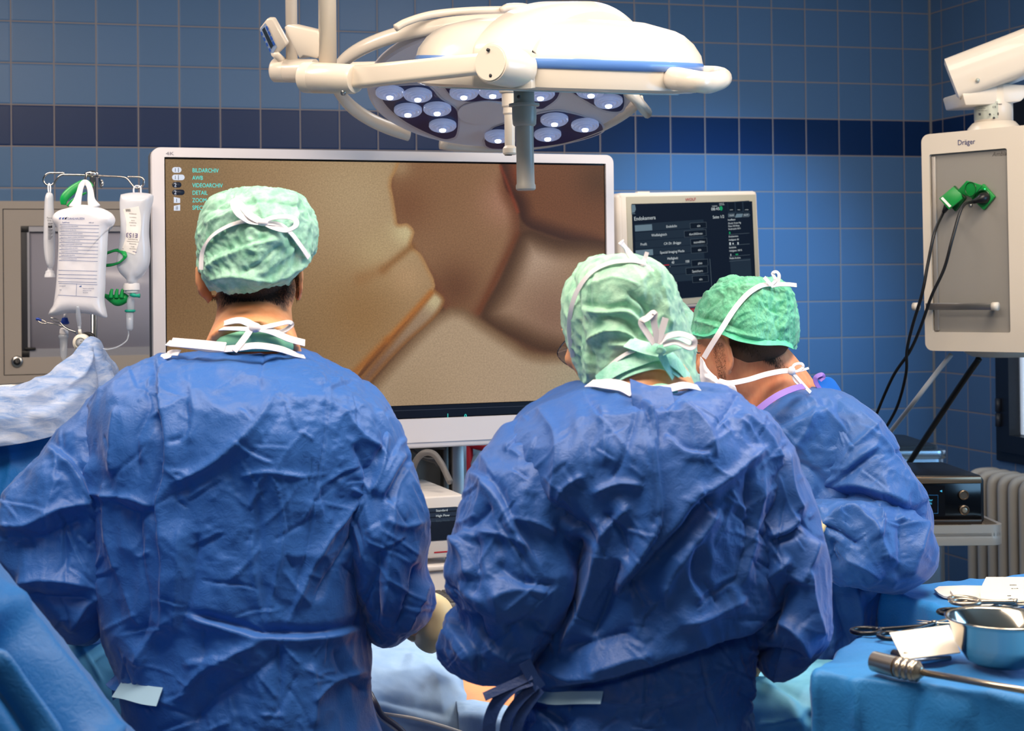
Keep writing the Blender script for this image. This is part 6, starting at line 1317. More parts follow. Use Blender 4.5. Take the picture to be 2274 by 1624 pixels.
FU3 = [([(1955, 992), (1915, 1020), (1876, 1051), (1817, 1105)], 10, .008, 'z'), ([(1817, 1125), (1870, 1105), (1915, 1105), (1970, 1125), (2014, 1139), (2073, 1154)], 14, .020, 'v'), ([(1820, 1090), (1880, 1075), (1960, 1095), (2040, 1125)], 16, .012, 'r'), ([(1900, 900), (1960, 980), (2020, 1060), (2060, 1130)], 14, .008, 'r'), ([(1880, 1000), (1930, 960), (1960, 930)], 10, .006, 'r')]
u3s = cloth('sleeve', pathform(up3, 260, .0036), gm3, g3, FU3 + rfolds(1820, 2070, 900, 1220, 30, 15, w=(2.2, 4.5)), (1.05, 1.06), 36, -.004, .012, .003, 9., 52, .07, caps=(1, 1), crumple=1.3, defl=.004)
fo3 = [(2034, 1180, 2.93, 48, .05), (2012, 1195, 2.92, 82, .08), (1967, 1212, 2.90, 98, .095), (1912, 1212, 2.89, 100, .095), (1862, 1190, 2.88, 88, .085), (1827, 1168, 2.87, 62, .07), (1797, 1152, 2.86, 38, .045)]
FF3 = [([(1840, 1140), (1890, 1135), (1935, 1165), (1950, 1200)], 11, .016, 'r'), ([(1830, 1165), (1870, 1180), (1915, 1215)], 12, .010, 'v'), ([(1960, 1130), (1955, 1190), (1975, 1245)], 12, .012, 'r'), ([(2060, 1160), (2045, 1210), (2015, 1280)], 12, .010, 'r'), ([(2000, 1150), (2005, 1210), (1990, 1290)], 16, .012, 'v'), ([(1870, 1240), (1920, 1260), (1960, 1290)], 14, .010, 'r'), ([(2065, 1165), (2030, 1160), (1990, 1150)], 10, .010, 'r'), ([(1850, 1200), (1840, 1230), (1860, 1260)], 12, .010, 'v')]
f3s = cloth('forearm_sleeve', pathform(fo3, 260, .0036), gm3, u3s, FF3 + rfolds(1820, 2060, 1120, 1300, 24, 16, w=(2.2, 4.5)), (1.06, 1.06), 36, -.004, .012, .003, 9., 53, .07, caps=(1, 1), crumple=1.3, defl=.004)
add('glove', *union(handparts(wr3, W(1700, 1180, 2.85) - wr3, ZZ1, 1, 1.1, .4), .003, 4), glove, p3)
add('glove', *union(handparts(W(1560, 1330, 3.1), W(1480, 1370, 3.05) - W(1560, 1330, 3.1), ZZ1, -1, 1.1, .4), .003, 4), glove, p3)
C3 = [(618, 1650, 1692, 3.08, .03), (621, 1622, 1714, 3.08, .055), (632, 1592, 1734, 3.08, .075), (652, 1568, 1748, 3.08, .09), (678, 1553, 1757, 3.08, .10), (705, 1546, 1761, 3.08, .106), (728, 1542, 1762, 3.08, .107), (745, 1540, 1761, 3.08, .106), (758, 1541, 1759, 3.08, .104)]
X3 = rowform(C3, 260, .0024, 2.2)
def warp3(X):
    px, py = proj(X.reshape(-1, 3)); w_ = sm((py - 690) / 66); Z = X.reshape(-1, 3).copy(); dep = (Z - c3) @ HF; back = sm(.5 - dep / .1)
    rim = np.interp(px, [1540, 1580, 1600, 1615, 1640, 1690, 1700, 1740, 1760], [-6, -10, -20, -22, -8, 2, 0, 4, 14]); Z[:, 2] -= rim * w_ * back * 3.08 / FP; return Z.reshape(X.shape)
X3 = warp3(X3)
capw = cap_mat('cap_green', '7fdcb4', '4fb48c', .84, wave=True)
FC3 = [([(1542, 712), (1580, 722), (1640, 740), (1700, 752)], 6, .006, 'r'), ([(1545, 705), (1600, 715), (1660, 738)], 6, .004, 'v'), ([(1732, 640), (1740, 690), (1735, 740)], 7, .006, 'r'), ([(1560, 660), (1620, 645), (1700, 640)], 7, .005, 'r'), ([(1700, 650), (1720, 700), (1715, 750)], 6, .001, 'v'), ([(1680, 660), (1705, 690), (1730, 700)], 6, .004, 'z')]
cap3 = cloth('cap', X3, capw, p3, FC3, (1.08, 1.08), 46, .001, .009, .0035, 26., 61, .06, aniso=1., caps=(1, 0), fine=.0009, crumple=.6, csc=.7)
add('cap_band', *tube([W(1541, 735, 3.06), W(1575, 738, 2.985), W(1598, 728, 2.975)], [.020, .022, .012], 16, 20, ref=ZZ1, flat=1.2), mat('cap_band_teal', '3fc79b', .55, bump=(200, .2, .001)), cap3) if False else None
add('hair', *xf(sphere((0, -.022, .030), (.0775, .0950, .0850), 40, 28), M3), hair_b, p3) if False else add('hair', *xf(sphere((0, -.022, .028), (.0755, .0930, .0830), 40, 28), M3), hair_b, p3)
b3 = bvh(cap3)
ribbon_on(b3, [(1541, 738), (1570, 743), (1598, 731), (1640, 748), (1690, 757), (1735, 758), (1757, 768)], .0185, .002, par=cap3, name='cap_band', m=cap_mat('cap_band_green', '5fdcb0', '45c898', .95)); bb3 = bvh(p3); gb3 = bvh(g3)
hairs(bb3, lambda rg: nape(rg, bb3, 1620, 1762, 745, 815, 3.0, lambda x, y: sm(np.array((764 + (x - 1625) * .52 - y) / 20.)) * sm(np.array((830 - y) / 36.))), 22000, .009, .0004, hair_b, 'hair', p3, 5)
hairs(bb3, lambda rg: nape(rg, bb3, 1585, 1612, 760, 850, 3.0, lambda x, y: .5 if abs(x - (1592 + (y - 760) * .22)) < 13 else 0), 3500, .003, .00022, hair_b, 'stubble', p3, 6)
# ribs of the mask ties
ribbon_on(b3, [(1563, 795, 2.985), (1578, 770, 2.975), (1600, 735, 2.965), (1630, 690), (1660, 655), (1690, 637), (1712, 634)], .0105, .004, par=p3, name='mask_tie')
for pts, w3 in (([(1712, 634), (1705, 625), (1697, 616)], .008), ([(1712, 634), (1722, 622), (1716, 608), (1724, 604), (1730, 612), (1727, 628), (1716, 636)], .0065), ([(1712, 635), (1730, 632), (1750, 632), (1769, 634)], .0095)):
    ribbon_on(b3, [(x, y, 2.99) for x, y in pts], w3, .003, par=p3, name='mask_tie')
ribbon_on(bb3, [(1596, 846, 2.99), (1620, 851, 2.985), (1660, 844, 2.985), (1700, 832, 2.985), (1735, 825, 2.99), (1757, 824, 2.995)], .0115, .003, par=p3, name='mask_tie')
for pts, w3 in (([(1757, 822), (1765, 810), (1780, 808), (1783, 816), (1772, 824), (1760, 826)], .0055), ([(1758, 826), (1775, 824), (1796, 818)], .005), ([(1760, 828), (1775, 845), (1790, 862), (1800, 872)], .0075), ([(1760, 828), (1765, 845), (1778, 858)], .006)):
    ribbon_on(bb3, [(x, y, 2.985) for x, y in pts], w3, .003, par=p3, name='mask_tie')
add('tie_knot', *sphere(W(1758, 824, 2.985), (.008, .006, .009)), tie, p3)
# the pleated mask, a shell around mouth and chin
mk = mat('mask_white', 'ece6ea', .6, bump=(350, .2, .0005))
Mk = [[(1556, 792, 3.02), (1553, 820, 3.00), (1556, 850, 2.99), (1570, 880, 2.99)], [(1562, 800, 2.985), (1566, 825, 2.97), (1578, 860, 2.965), (1595, 895, 2.97)], [(1570, 815, 2.98), (1582, 838, 2.965), (1602, 868, 2.962), (1622, 905, 2.968)], [(1590, 842, 2.985), (1605, 850, 2.972), (1627, 852, 2.97), (1632, 880, 2.975)], [(1624, 852, 2.985), (1630, 870, 2.985), (1640, 895, 2.99), (1660, 922, 3.0)]]
sheet('mask', Mk, mk, p3, 50, 50, .0012, 30, 9, [([(1565, 830), (1590, 850), (1600, 890)], 4, .005, 'z'), ([(1580, 840), (1600, 860), (1612, 900)], 4, .005, 'z'), ([(1560, 850), (1575, 868), (1585, 885)], 4, .004, 'z'), ([(1628, 852), (1634, 880), (1648, 908)], 3, .003, 'r')], crumple=.25)
# purple neck binding
pur = mat('purple_binding', '8a6cc8', .6, bump=(300, .2, .0006))
ribbon_on(gb3, [(1662, 932, 2.93), (1690, 905, 2.925), (1725, 880, 2.93), (1760, 864, 2.95), (1785, 858, 2.97)], .013, .003, par=g3, name='neck_binding', m=pur)
ribbon_on(gb3, [(1822, 866, 3.02), (1812, 850, 3.02), (1812, 838, 3.02), (1825, 832, 3.02), (1828, 838, 3.02), (1820, 845, 3.02)], .009, .003, par=g3, name='neck_binding', m=pur)
sheet('gown_collar_flap', [[(1818, 845, 3.06), (1840, 838, 3.08), (1862, 858, 3.10)], [(1822, 868, 3.06), (1858, 868, 3.08), (1885, 888, 3.10)], [(1830, 885, 3.06), (1875, 900, 3.08), (1905, 925, 3.10)]], mat('flap_blue', '1268c8', .5, bump=(120, .3, .002)), g3, 30, 30, .002, 20, 3, crumple=.5)
# eye
add('eyelashes', *tube([W(1546, 781, 3.03), W(1550, 784, 3.02), W(1556, 784, 3.012)], [.0008, .0013, .0007], 6, 10), mat('screw_dark'), p3)
add('eyebrow', *tube([W(1541, 765, 3.04), W(1548, 762, 3.025), W(1556, 764, 3.015)], [.0010, .0022, .0008], 6, 10), hair_b, p3)

# ---------------------------------------------------------------- fourth person, mostly hidden
c4 = W(1486, 795, 3.42)
hd4, M4 = headparts(c4, -HR * .5 - HF * .5 - ZZ1 * .35, ZZ1, .94)
R4 = [(870, 1420, 1520, 3.46, .06), (895, 1340, 1520, 3.48, .10), (930, 1300, 1560, 3.50, .12), (1000, 1275, 1585, 3.50, .13), (1200, 1275, 1585, 3.50, .13), (1400, 1270, 1580, 3.50, .13), (1700, 1260, 1590, 3.50, .13), (1950, 1255, 1595, 3.50, .13)]
bd = hd4 + [limb([W(1500, 780, 3.42), W(1520, 840, 3.44), W(1450, 920, 3.50)], [.06, .06, .08], 20, 12), rowsolid(inset(R4, 30, .02, 895))] + legs(W(1430, 1450, 3.5))
bd += [limb([W(1320, 970, 3.48), W(1292, 1130, 3.42), W(1340, 1230, 3.22)], [.05, .042, .03], 16, 12), limb([W(1545, 970, 3.48), W(1575, 1130, 3.45), W(1510, 1240, 3.25)], [.05, .042, .03], 16, 12)]
bd += handparts(W(1340, 1230, 3.22), -HF, ZZ1, 1, 1., .4) + handparts(W(1510, 1240, 3.25), -HF - HR * .3, ZZ1, -1, 1., .4)
p4 = add('person', *union(bd, .006, 3), skin2, None, loc=floorp(W(1430, 1400, 3.5)))
tag(p4, 'person mostly hidden between the two others at right, only mint cap and neck showing', 'person', 'surgical team')
dress_legs(W(1430, 1450, 3.5), p4)
for q_, d_, sd_ in ((W(1340, 1230, 3.22), -HF, 1), (W(1510, 1240, 3.25), -HF - HR * .3, -1)): add('glove', *union(handparts(q_, d_, ZZ1, sd_, 1.12, .4), .003, 4), glove, p4)
g4 = cloth('gown', rowform(R4, 160, .009), gm3, p4, (), (1.04, 1.04), 20, -.004, .012, .005, 9., 71, .08)
for st_ in ([(1340, 925, 3.49, 50, .05), (1312, 990, 3.47, 66, .07), (1292, 1080, 3.44, 70, .075), (1298, 1150, 3.40, 62, .07), (1325, 1205, 3.28, 44, .05)], [(1528, 925, 3.49, 50, .05), (1552, 990, 3.47, 64, .07), (1572, 1080, 3.46, 66, .075), (1565, 1160, 3.40, 60, .07), (1520, 1225, 3.30, 44, .05)]):
    cloth('sleeve', pathform(st_, 90, .009), gm3, g4, (), (1.04, 1.04), 16, -.004, .012, .004, 10., 73, .08, caps=(1, 1))
C4 = [(672, 1440, 1500, 3.42, .04), (680, 1415, 1522, 3.42, .07), (700, 1398, 1538, 3.42, .09), (730, 1390, 1546, 3.42, .105), (770, 1386, 1552, 3.42, .11), (805, 1390, 1555, 3.42, .108), (830, 1400, 1556, 3.42, .10), (848, 1412, 1550, 3.42, .095)]
cap4 = cloth('cap', rowform(C4, 160, .004), capg, p4, [([(1500, 690), (1530, 730), (1535, 780)], 8, .008, 'z'), ([(1545, 740), (1530, 800), (1545, 840)], 7, .008, 'r')], (1.07, 1.07), 30, -.002, .010, .005, 22., 75, .06, aniso=1., caps=(1, 0), crumple=.6)
add('hair', *xf(sphere((0, -.020, .034), (.0785, .0960, .0860), 32, 22), M4), hair_b, p4)
b4 = bvh(cap4)
ribbon_on(b4, [(1490, 672, 3.32), (1500, 664, 3.32), (1508, 662, 3.32), (1508, 670, 3.32), (1498, 678, 3.32), (1488, 680, 3.32)], .005, .003, par=cap4)
# ================================================================ operating table, patient and drapes
drape_l = mat('drape_light', '8fabcb', .6, bump=(160, .15, .001), var=('82a0c4', 12))
drape_c = mat('drape_cyan', '66b6e0', .6, bump=(160, .15, .001))
drape_b = gown_mat('drape_blue', '1672c4', '106abc', .55)
drape_t = mat('drape_teal', '6fb3cc', .6, bump=(160, .15, .001), var=('62a6c4', 14))
tz = .775
tc = W(740, 1500, 2.92) * [1, 1, 0]
Mt = frameM(tc, HR, HF, ZZ1)
ot = thing('operating_table', tc, 'operating table under the pale drapes, between the surgeons and the cart', 'operating table')
add('table_top', *xf(box(-.95, .52, -.24, .24, tz - .16, tz - .10, .02), Mt), mat('table_pad', '22262e', .5), ot)
add('side_rail', *xf(box(-.9, .48, -.265, -.25, tz - .15, tz - .12, .003), Mt), mat('brushed_steel'), ot)
add('column', *xf(box(-.18, .18, -.14, .14, .10, tz - .16, .03), Mt), mat('brushed_steel'), ot)
add('base', *xf(box(-.45, .40, -.22, .22, 0, .10, .03), Mt), mat('grey_plastic'), ot)
# patient lying on the back, head to the left
pv = [sphere((0, 0, 0), (.30, .17, .105)), sphere((-.28, 0, .01), (.20, .18, .11)), sphere((.22, 0, .0), (.20, .165, .10)), sphere((-.66, 0, .03), (.105, .08, .10)), tube([(-.5, 0, .01), (-.62, 0, .03)], [.07, .055], 16), limb([(.28, .09, -.01), (.5, .10, -.02)], [.085, .07]), limb([(.28, -.09, -.01), (.5, -.10, -.02)], [.085, .07]), limb([(-.38, .17, -.03), (-.2, .22, -.05), (.05, .22, -.06)], [.05, .04, .03]), limb([(-.38, -.17, -.03), (-.2, -.21, -.05), (.05, -.21, -.06)], [.05, .04, .03])]
Mp = frameM(W(1075, 1510, 2.90), HR, HF, ZZ1); Mp[:3, 3] -= np.array([0, 0, .072]) + HF * .06; Mp[:3, 3] -= HR * .12
pat = add('person', *union([xf(q, Mp) for q in pv], .008, 5), mat('patient_skin', 'd98f5c', .5, spec=.3, sss=.1, var=('cf8450', 12)), None, loc=Mp[:3, 3] - np.array([0, 0, .1]))
tag(pat, 'person lying under the drapes, only a strip of tanned skin showing', 'person')
# drapes over the patient
dr = tag(sheet('drape', [[(700, 1400, 3.15), (830, 1408, 3.12), (930, 1416, 3.10), (1000, 1430, 3.05), (1012, 1450, 3.0)], [(700, 1450, 2.85), (840, 1452, 2.85), (940, 1462, 2.83), (1005, 1480, 2.80), (1022, 1490, 2.80)], [(700, 1520, 2.66), (840, 1520, 2.68), (940, 1530, 2.68), (1010, 1540, 2.69), (1030, 1545, 2.70)], [(700, 1600, 2.60), (850, 1600, 2.62), (950, 1605, 2.63), (1020, 1610, 2.64), (1038, 1612, 2.65)], [(700, 1760, 2.62), (860, 1760, 2.64), (960, 1760, 2.65), (1030, 1760, 2.66), (1048, 1760, 2.67)], [(700, 2100, 2.62), (860, 2100, 2.64), (960, 2100, 2.65), (1030, 2100, 2.66), (1048, 2100, 2.67)]], drape_l, None, 90, 120, .003, 10, 3, [([(900, 1460), (960, 1500), (985, 1600)], 24, .008, 'r'), ([(830, 1560), (900, 1575), (1000, 1600)], 14, .008, 'z')], .0015), 'pale blue drape over the patient, between the two front surgeons', 'drape')
tag(sheet('drape', [[(1010, 1560, 2.68), (1060, 1566, 2.68), (1120, 1575, 2.68), (1200, 1580, 2.68)], [(1015, 1580, 2.63), (1060, 1586, 2.63), (1120, 1596, 2.63), (1200, 1600, 2.63)], [(1020, 1640, 2.60), (1070, 1640, 2.60), (1130, 1650, 2.60), (1220, 1660, 2.60)], [(1030, 2000, 2.60), (1080, 2000, 2.60), (1140, 2000, 2.60), (1230, 2000, 2.60)]], drape_l, None, 40, 50, .003, 14, 4, (), .0015), 'pale blue drape edge below the strip of skin, behind the dark gown bow', 'drape')
tag(sheet('drape', [[(700, 1370, 3.2), (1000, 1395, 3.2), (1300, 1410, 3.2), (1500, 1420, 3.2)], [(1005, 1450, 3.0), (1150, 1455, 3.0), (1300, 1460, 3.0), (1500, 1470, 3.0)], [(1015, 1496, 2.86), (1160, 1502, 2.86), (1300, 1505, 2.86), (1500, 1510, 2.86)]], drape_l, None, 50, 40, .003, 12, 6, (), .0015), 'pale drape on the far side of the patient, hidden behind the central gown', 'drape')
ln1 = thing('suction_line', W(840, 1560, 2.5), 'thin grey tube curving over the pale drape beside the left gown', 'tube')
add('tube_line', *tube([W(822, 1540, 2.60), W(835, 1565, 2.575), W(850, 1590, 2.57), (W(880, 1612, 2.575)), W(905, 1640, 2.58), W(930, 1700, 2.58)], .005, 10, 40), mat('tube_dark', '5a5560', .35), ln1)
ln2 = thing('suction_line', W(900, 1600, 2.5), 'clear pale tube looping across the drape at the bottom edge', 'tube')
add('tube_line', *tube([W(835, 1583, 2.575), W(870, 1588, 2.575), W(920, 1596, 2.58), W(980, 1612, 2.59), W(1040, 1632, 2.60)], .0028, 10, 40), mat('tube_clear', 'd8d0c8', .2, alpha=.8), ln2)
add('tube_loop', *tube([W(835, 1583, 2.575), W(850, 1600, 2.57), W(880, 1622, 2.575), W(915, 1650, 2.58)], .0028, 10, 30), mat('tube_clear'), ln2)
# teal drape right of the middle surgeon
tag(sheet('drape', [[(1560, 1450, 2.90), (1680, 1462, 2.88), (1800, 1470, 2.86), (1950, 1475, 2.85)], [(1560, 1500, 2.66), (1680, 1500, 2.64), (1790, 1505, 2.62), (1900, 1520, 2.6)], [(1580, 1560, 2.55), (1690, 1560, 2.54), (1790, 1560, 2.53), (1900, 1560, 2.52)], [(1600, 1640, 2.55), (1690, 1640, 2.54), (1790, 1640, 2.53), (1900, 1640, 2.52)], [(1600, 1900, 2.55), (1700, 1900, 2.54), (1800, 1900, 2.53), (1900, 1900, 2.52)]], drape_t, None, 70, 70, .006, 9, 8, [([(1700, 1520), (1760, 1560), (1800, 1610)], 14, .010, 'z'), ([(1670, 1600), (1740, 1590), (1800, 1570)], 12, .010, 'r')], .0015), 'teal drape hanging between the central gown and the instrument tray', 'drape')
# anaesthesia screen at left
an = thing('drape_pole', W(-60, 900, 3.45) * [1, 1, 0], 'steel pole holding up the blue screen drape at the left edge', 'pole')
add('pole', *cyl(W(-60, 870, 3.45) * [1, 1, 0], W(-60, 870, 3.45), .011, 16), mat('brushed_steel'), an)
add('crossbar', *cyl(W(-60, 868, 3.45), W(150, 850, 3.55), .009, 16), mat('brushed_steel'), an)
add('foot', *xf(box(-.06, .06, -.06, .06, 0, .04, .015), Matrix.Translation(Vector(W(-60, 870, 3.45) * [1, 1, 0]))), mat('grey_plastic'), an)
drape_w = bpy.data.materials.new('drape_bluewhite'); drape_w.use_nodes = True; t = NT(drape_w); o_c = t.n('ShaderNodeTexCoord').outputs['Object']
mp = t.n('ShaderNodeMapping'); mp.inputs['Scale'].default_value = (6, 6, 26); mp.inputs['Rotation'].default_value = (0, .6, 0); t.l(o_c, mp.inputs[0])
f = t.noise(2.0, 6, .7, mp.outputs[0], .8); f = t.ramp(f, [(.36, (0, 0, 0, 1)), (.64, (1, 1, 1, 1))]); t.l(t.mix(f, lin('7797cc'), lin('bcc7df')), t.b.inputs['Base Color']); t.b.inputs['Roughness'].default_value = .8
t.bump(t.noise(90, 4, .7, o_c), .3, .002)
tag(sheet('screen_drape', [[(-140, 862, 3.47), (-40, 866, 3.46), (60, 852, 3.47), (130, 812, 3.52), (175, 778, 3.60), (205, 752, 3.68), (235, 784, 3.70), (262, 832, 3.72)],
   [(-140, 868, 3.42), (-40, 870, 3.41), (60, 864, 3.42), (140, 832, 3.47), (190, 800, 3.54), (222, 790, 3.60), (246, 812, 3.66), (264, 850, 3.70)],
   [(-140, 930, 3.38), (-40, 930, 3.37), (60, 925, 3.38), (140, 900, 3.42), (190, 880, 3.48), (224, 868, 3.54), (250, 872, 3.60), (268, 890, 3.68)],
   [(-140, 1000, 3.37), (-40, 996, 3.36), (50, 985, 3.37), (130, 966, 3.40), (190, 950, 3.46), (230, 945, 3.50), (255, 950, 3.56), (275, 960, 3.64)]], drape_w, None, 160, 80, .006, 9, 12, [([(150, 860), (185, 830), (205, 780)], 8, .014, 'r'), ([(205, 770), (222, 830), (226, 900)], 8, .016, 'v'), ([(235, 800), (245, 850), (245, 900)], 8, .014, 'r'), ([(0, 880), (60, 885), (130, 850)], 12, .008, 'r'), ([(60, 920), (120, 900), (180, 860)], 16, .010, 'z')], .0015), 'blue and white mottled drape gathered around the drip stand at left', 'drape')
tag(sheet('screen_drape', [[(-140, 980, 3.44), (0, 975, 3.44), (120, 960, 3.45), (260, 940, 3.5)], [(-140, 1100, 3.40), (0, 1100, 3.40), (120, 1100, 3.41), (260, 1100, 3.45)], [(-140, 1300, 3.38), (0, 1300, 3.38), (120, 1300, 3.39), (260, 1300, 3.42)], [(-140, 1500, 3.36), (0, 1500, 3.36), (120, 1500, 3.37), (260, 1500, 3.40)], [(-140, 1900, 3.36), (0, 1900, 3.36), (120, 1900, 3.37), (260, 1900, 3.40)]], drape_b, None, 70, 90, .008, 6, 14, [([(30, 1000), (20, 1060), (0, 1120)], 14, .01, 'r')], .0015, crumple=.4), 'smooth bright blue drape hanging below the mottled one at the left edge', 'drape')
tag(sheet('drape', [[(60, 1340, 2.95), (160, 1360, 2.93), (260, 1380, 2.92), (420, 1400, 2.9)], [(60, 1420, 2.78), (160, 1430, 2.77), (270, 1440, 2.76), (420, 1450, 2.75)], [(60, 1500, 2.70), (180, 1510, 2.70), (280, 1520, 2.70), (420, 1530, 2.70)], [(60, 1640, 2.68), (180, 1640, 2.68), (280, 1650, 2.68), (420, 1660, 2.68)], [(60, 2000, 2.68), (180, 2000, 2.68), (280, 2000, 2.68), (420, 2000, 2.68)]], drape_c, None, 70, 80, .003, 10, 16, [([(200, 1478), (235, 1450), (265, 1420)], 4, .006, 'v'), ([(180, 1440), (205, 1478), (230, 1520)], 4, .004, 'r')], .0015), 'light cyan drape glimpsed between the left surgeon and the dark blue cover', 'drape')
FD = [([(0, 1290), (120, 1440), (230, 1600), (260, 1660)], 20, .020, 'r'), ([(0, 1350), (90, 1470), (170, 1590), (200, 1660)], 34, .040, 'v'), ([(-20, 1430), (40, 1510), (110, 1610), (140, 1680)], 26, .02, 'r'), ([(40, 1330), (150, 1460), (250, 1600)], 10, .006, 'v'), ([(-40, 1480), (30, 1580), (80, 1660)], 18, .014, 'v')]
Xd = pathform([(-326, 1175, 1.98, 175, 0.25), (-174, 1368, 1.98, 190, 0.26), (-16, 1560, 1.98, 192, 0.27), (89, 1712, 1.98, 200, 0.28), (174, 1850, 1.98, 215, 0.29), (214, 2100, 1.98, 235, 0.30), (214, 2800, 1.98, 240, 0.30), (214, 3330, 1.98, 240, 0.30)], 180, .009)
cvr = cloth('equipment_cover', Xd, gown_mat('cover_blue', '045ea2', '035698', .5), None, FD, (1.03, 1.02), 24, -.006, .016, .004, 5., 91, .08, caps=(1, 1), crumple=.35, fine=.0004)
tag(cvr, 'dark blue draped cover sloping down across the bottom left corner, nearest the camera', 'cover')

# ================================================================ instrument tables at right
drape_i = gown_mat('drape_instrument', '2c86cc', '267cc4', .55)
zb_ = 1.04
def onz(px, py, z): d = W(px, py, 1) - CAM; return CAM + d * ((z - CAM[2]) / d[2])
A0, A1, A2, A3 = onz(1964, 1307, zb_), onz(2300, 1272, zb_), onz(2420, 1420, zb_), onz(2175, 1378, zb_)
bt = thing('instrument_table', (A0 + A2) / 2 * [1, 1, 0], 'rear blue-draped instrument table with the white gauze on it', 'table')
def tablegrid(c00, c10, c11, c01, drop, n=70, rnd=.018):
    """draped slab: top quad (near-left c00, near-right c10, far-right c11, far-left c01) with sides falling to the floor height drop"""
    P = []; ts = np.linspace(0, 1, 40)
    return P
def drapebox(name, c, z0, m_, par, seed, fl=(), out=.05, n=260):
    """cloth over a rectangular top: a ring grid from the middle of the top, over the rim and down"""
    c = [np.asarray(q, float) for q in c]; per = []; k = n // 4
    for i in range(4):
        a, b = c[i], c[(i + 1) % 4]
        for j in range(k): per.append(a + (b - a) * j / k)
    per = np.array(per); n = len(per); ctr = per.mean(0); zt = c[0][2]
    # soften the corners
    for _ in range(2): per = (np.roll(per, 1, 0) + 2 * per + np.roll(per, -1, 0)) / 4
    rows = []
    for s_ in (.0, .2, .4, .6, .75, .88, .95, .985): rows.append(ctr + (per - ctr) * s_)
    dirv = (per - ctr) * [1, 1, 0]; dirv /= np.linalg.norm(dirv, axis=1)[:, None]
    for a in (0, .35, .7, 1.05, 1.4): rows.append(per + dirv * .010 * math.sin(a) * 1 - np.array([0, 0, 1]) * .012 * (1 - math.cos(a)))
    hs = np.linspace(.012, zt - z0, 46)[1:]
    arc = np.arange(n) / n * 2 * PI
    for h in hs:
        q = h / (zt - z0); wv = (np.sin(arc * 17 + 1.3 * np.sin(arc * 5)) * .5 + np.sin(arc * 9 + seed)) * .014 * q
        rows.append(per + dirv * (.010 + out * q + wv)[:, None] - np.array([0, 0, h]))
    X = np.array(rows); N = gridnormals(X, True); 
    if ((X[30] - ctr) * N[30]).sum() < 0: N = -N
    p = X.reshape(-1, 3); q = p + np.stack([vnoise(p[:, 0] * 12, p[:, 1] * 12, p[:, 2] * 12, seed + j) for j in (1, 2, 3)], 1) * .03
    H = 0
    for cell, sl in ((.13, .12), (.055, .09)): H = H + (vor(q[:, 0] / cell, q[:, 1] / cell, q[:, 2] / cell, seed) - .5) * cell * sl
    H = H + .0015 * vnoise(p[:, 0] * 25, p[:, 1] * 25, p[:, 2] * 25, seed + 8)
    X = X + N * (H.reshape(X.shape[:2]) + folds(X, N, fl))[..., None]
    return add(name, X.reshape(-1, 3), gridfaces(X.shape[0], n, True), m_, par)
bz = lambda q, z: np.array([q[0], q[1], z])
drapebox('table_cover', [A0, A3, A2, A1], .35, drape_i, bt, 5, out=.015, fl=[([(1968, 1310), (1962, 1360), (1945, 1430)], 8, .008, 'r')])
add('table_frame', *join(*[cyl(bz(q * .88 + ((A0 + A2) / 2) * .12, 0), bz(q * .88 + ((A0 + A2) / 2) * .12, zb_ - .03), .015, 12) for q in (A0, A1, A2, A3)]), mat('brushed_steel'), bt) if False else [add('leg', *cyl(bz(q * .85 + ((A0 + A2) / 2) * .15, 0), bz(q * .85 + ((A0 + A2) / 2) * .15, zb_ - .03), .014, 12), mat('brushed_steel'), bt) for q in (A0, A1, A2, A3)]
zf = 1.12
B0, B1, B2, B3 = onz(1812, 1484, zf), onz(2330, 1552, zf), onz(2420, 1372, zf), onz(1950, 1396, zf)
it = thing('instrument_tray', (B0 + B2) / 2 * [1, 1, 0], 'front blue-draped instrument tray holding the steel bowl and white card', 'tray table')
drapebox('tray_cover', [B0, B1, B2, B3], .45, drape_i, it, 9, [([(1815, 1490), (1812, 1560), (1815, 1624)], 8, .008, 'r'), ([(1890, 1500), (1905, 1560), (1900, 1624)], 14, .010, 'r'), ([(2040, 1560), (2030, 1600), (2025, 1660)], 8, .008, 'v'), ([(2060, 1545), (2130, 1560), (2180, 1600)], 14, .006, 'z')], out=.03)
cB_ = (B0 + B1 + B2 + B3) / 4
add('stand_post', *cyl(bz(cB_, .05), bz(cB_, zf - .02), .02, 16), mat('brushed_steel'), it)
add('stand_foot', *xf(box(-.25, .25, -.2, .2, 0, .05, .015), Matrix.Translation(Vector(bz(cB_, 0)))), mat('brushed_steel'), it)
# steel bowl
bc0 = onz(2222, 1475, zf + .004)
bowl = thing('steel_bowl', bc0, 'polished stainless steel bowl on the front instrument tray', 'bowl')
bs = mat('bowl_steel', 'c9c2b6', .12, 1.)
add('bowl_body', *xf(lathe([(0, 0), (.034, 0), (.044, .006), (.058, .028), (.0655, .056), (.070, .060), (.0715, .062), (.070, .0635), (.064, .0605), (.056, .030), (.042, .008), (.030, .003), (0, .003)], 64), Matrix.Translation(Vector(bc0))), bs, bowl)
# white card
def flat(name, pts, z, th, m_, label, cat, par=None):
    P = [onz(x, y, z) if not isinstance(z, (list, tuple)) else onz(x, y, zz) for (x, y), zz in zip(pts, z if isinstance(z, (list, tuple)) else [z] * len(pts))]
    n = len(P); V = np.array(P + [q + np.array([0, 0, th]) for q in P]); F = [tuple(range(n, 2 * n)), tuple(range(n))[::-1]] + [(i, (i + 1) % n, n + (i + 1) % n, n + i) for i in range(n)]
    o = add(name, V, F, m_, par, smooth=False); return tag(o, label, cat) if cat else o
card = flat('paper_card', [(2005, 1467), (2133, 1451), (2107, 1390), (1975, 1407)], [zf + .012, zf + .014, zf + .030, zf + .028], .0012, mat('paper_white', 'e6ddd0', .6), 'blank white card leaning on instruments beside the steel bowl', 'card')
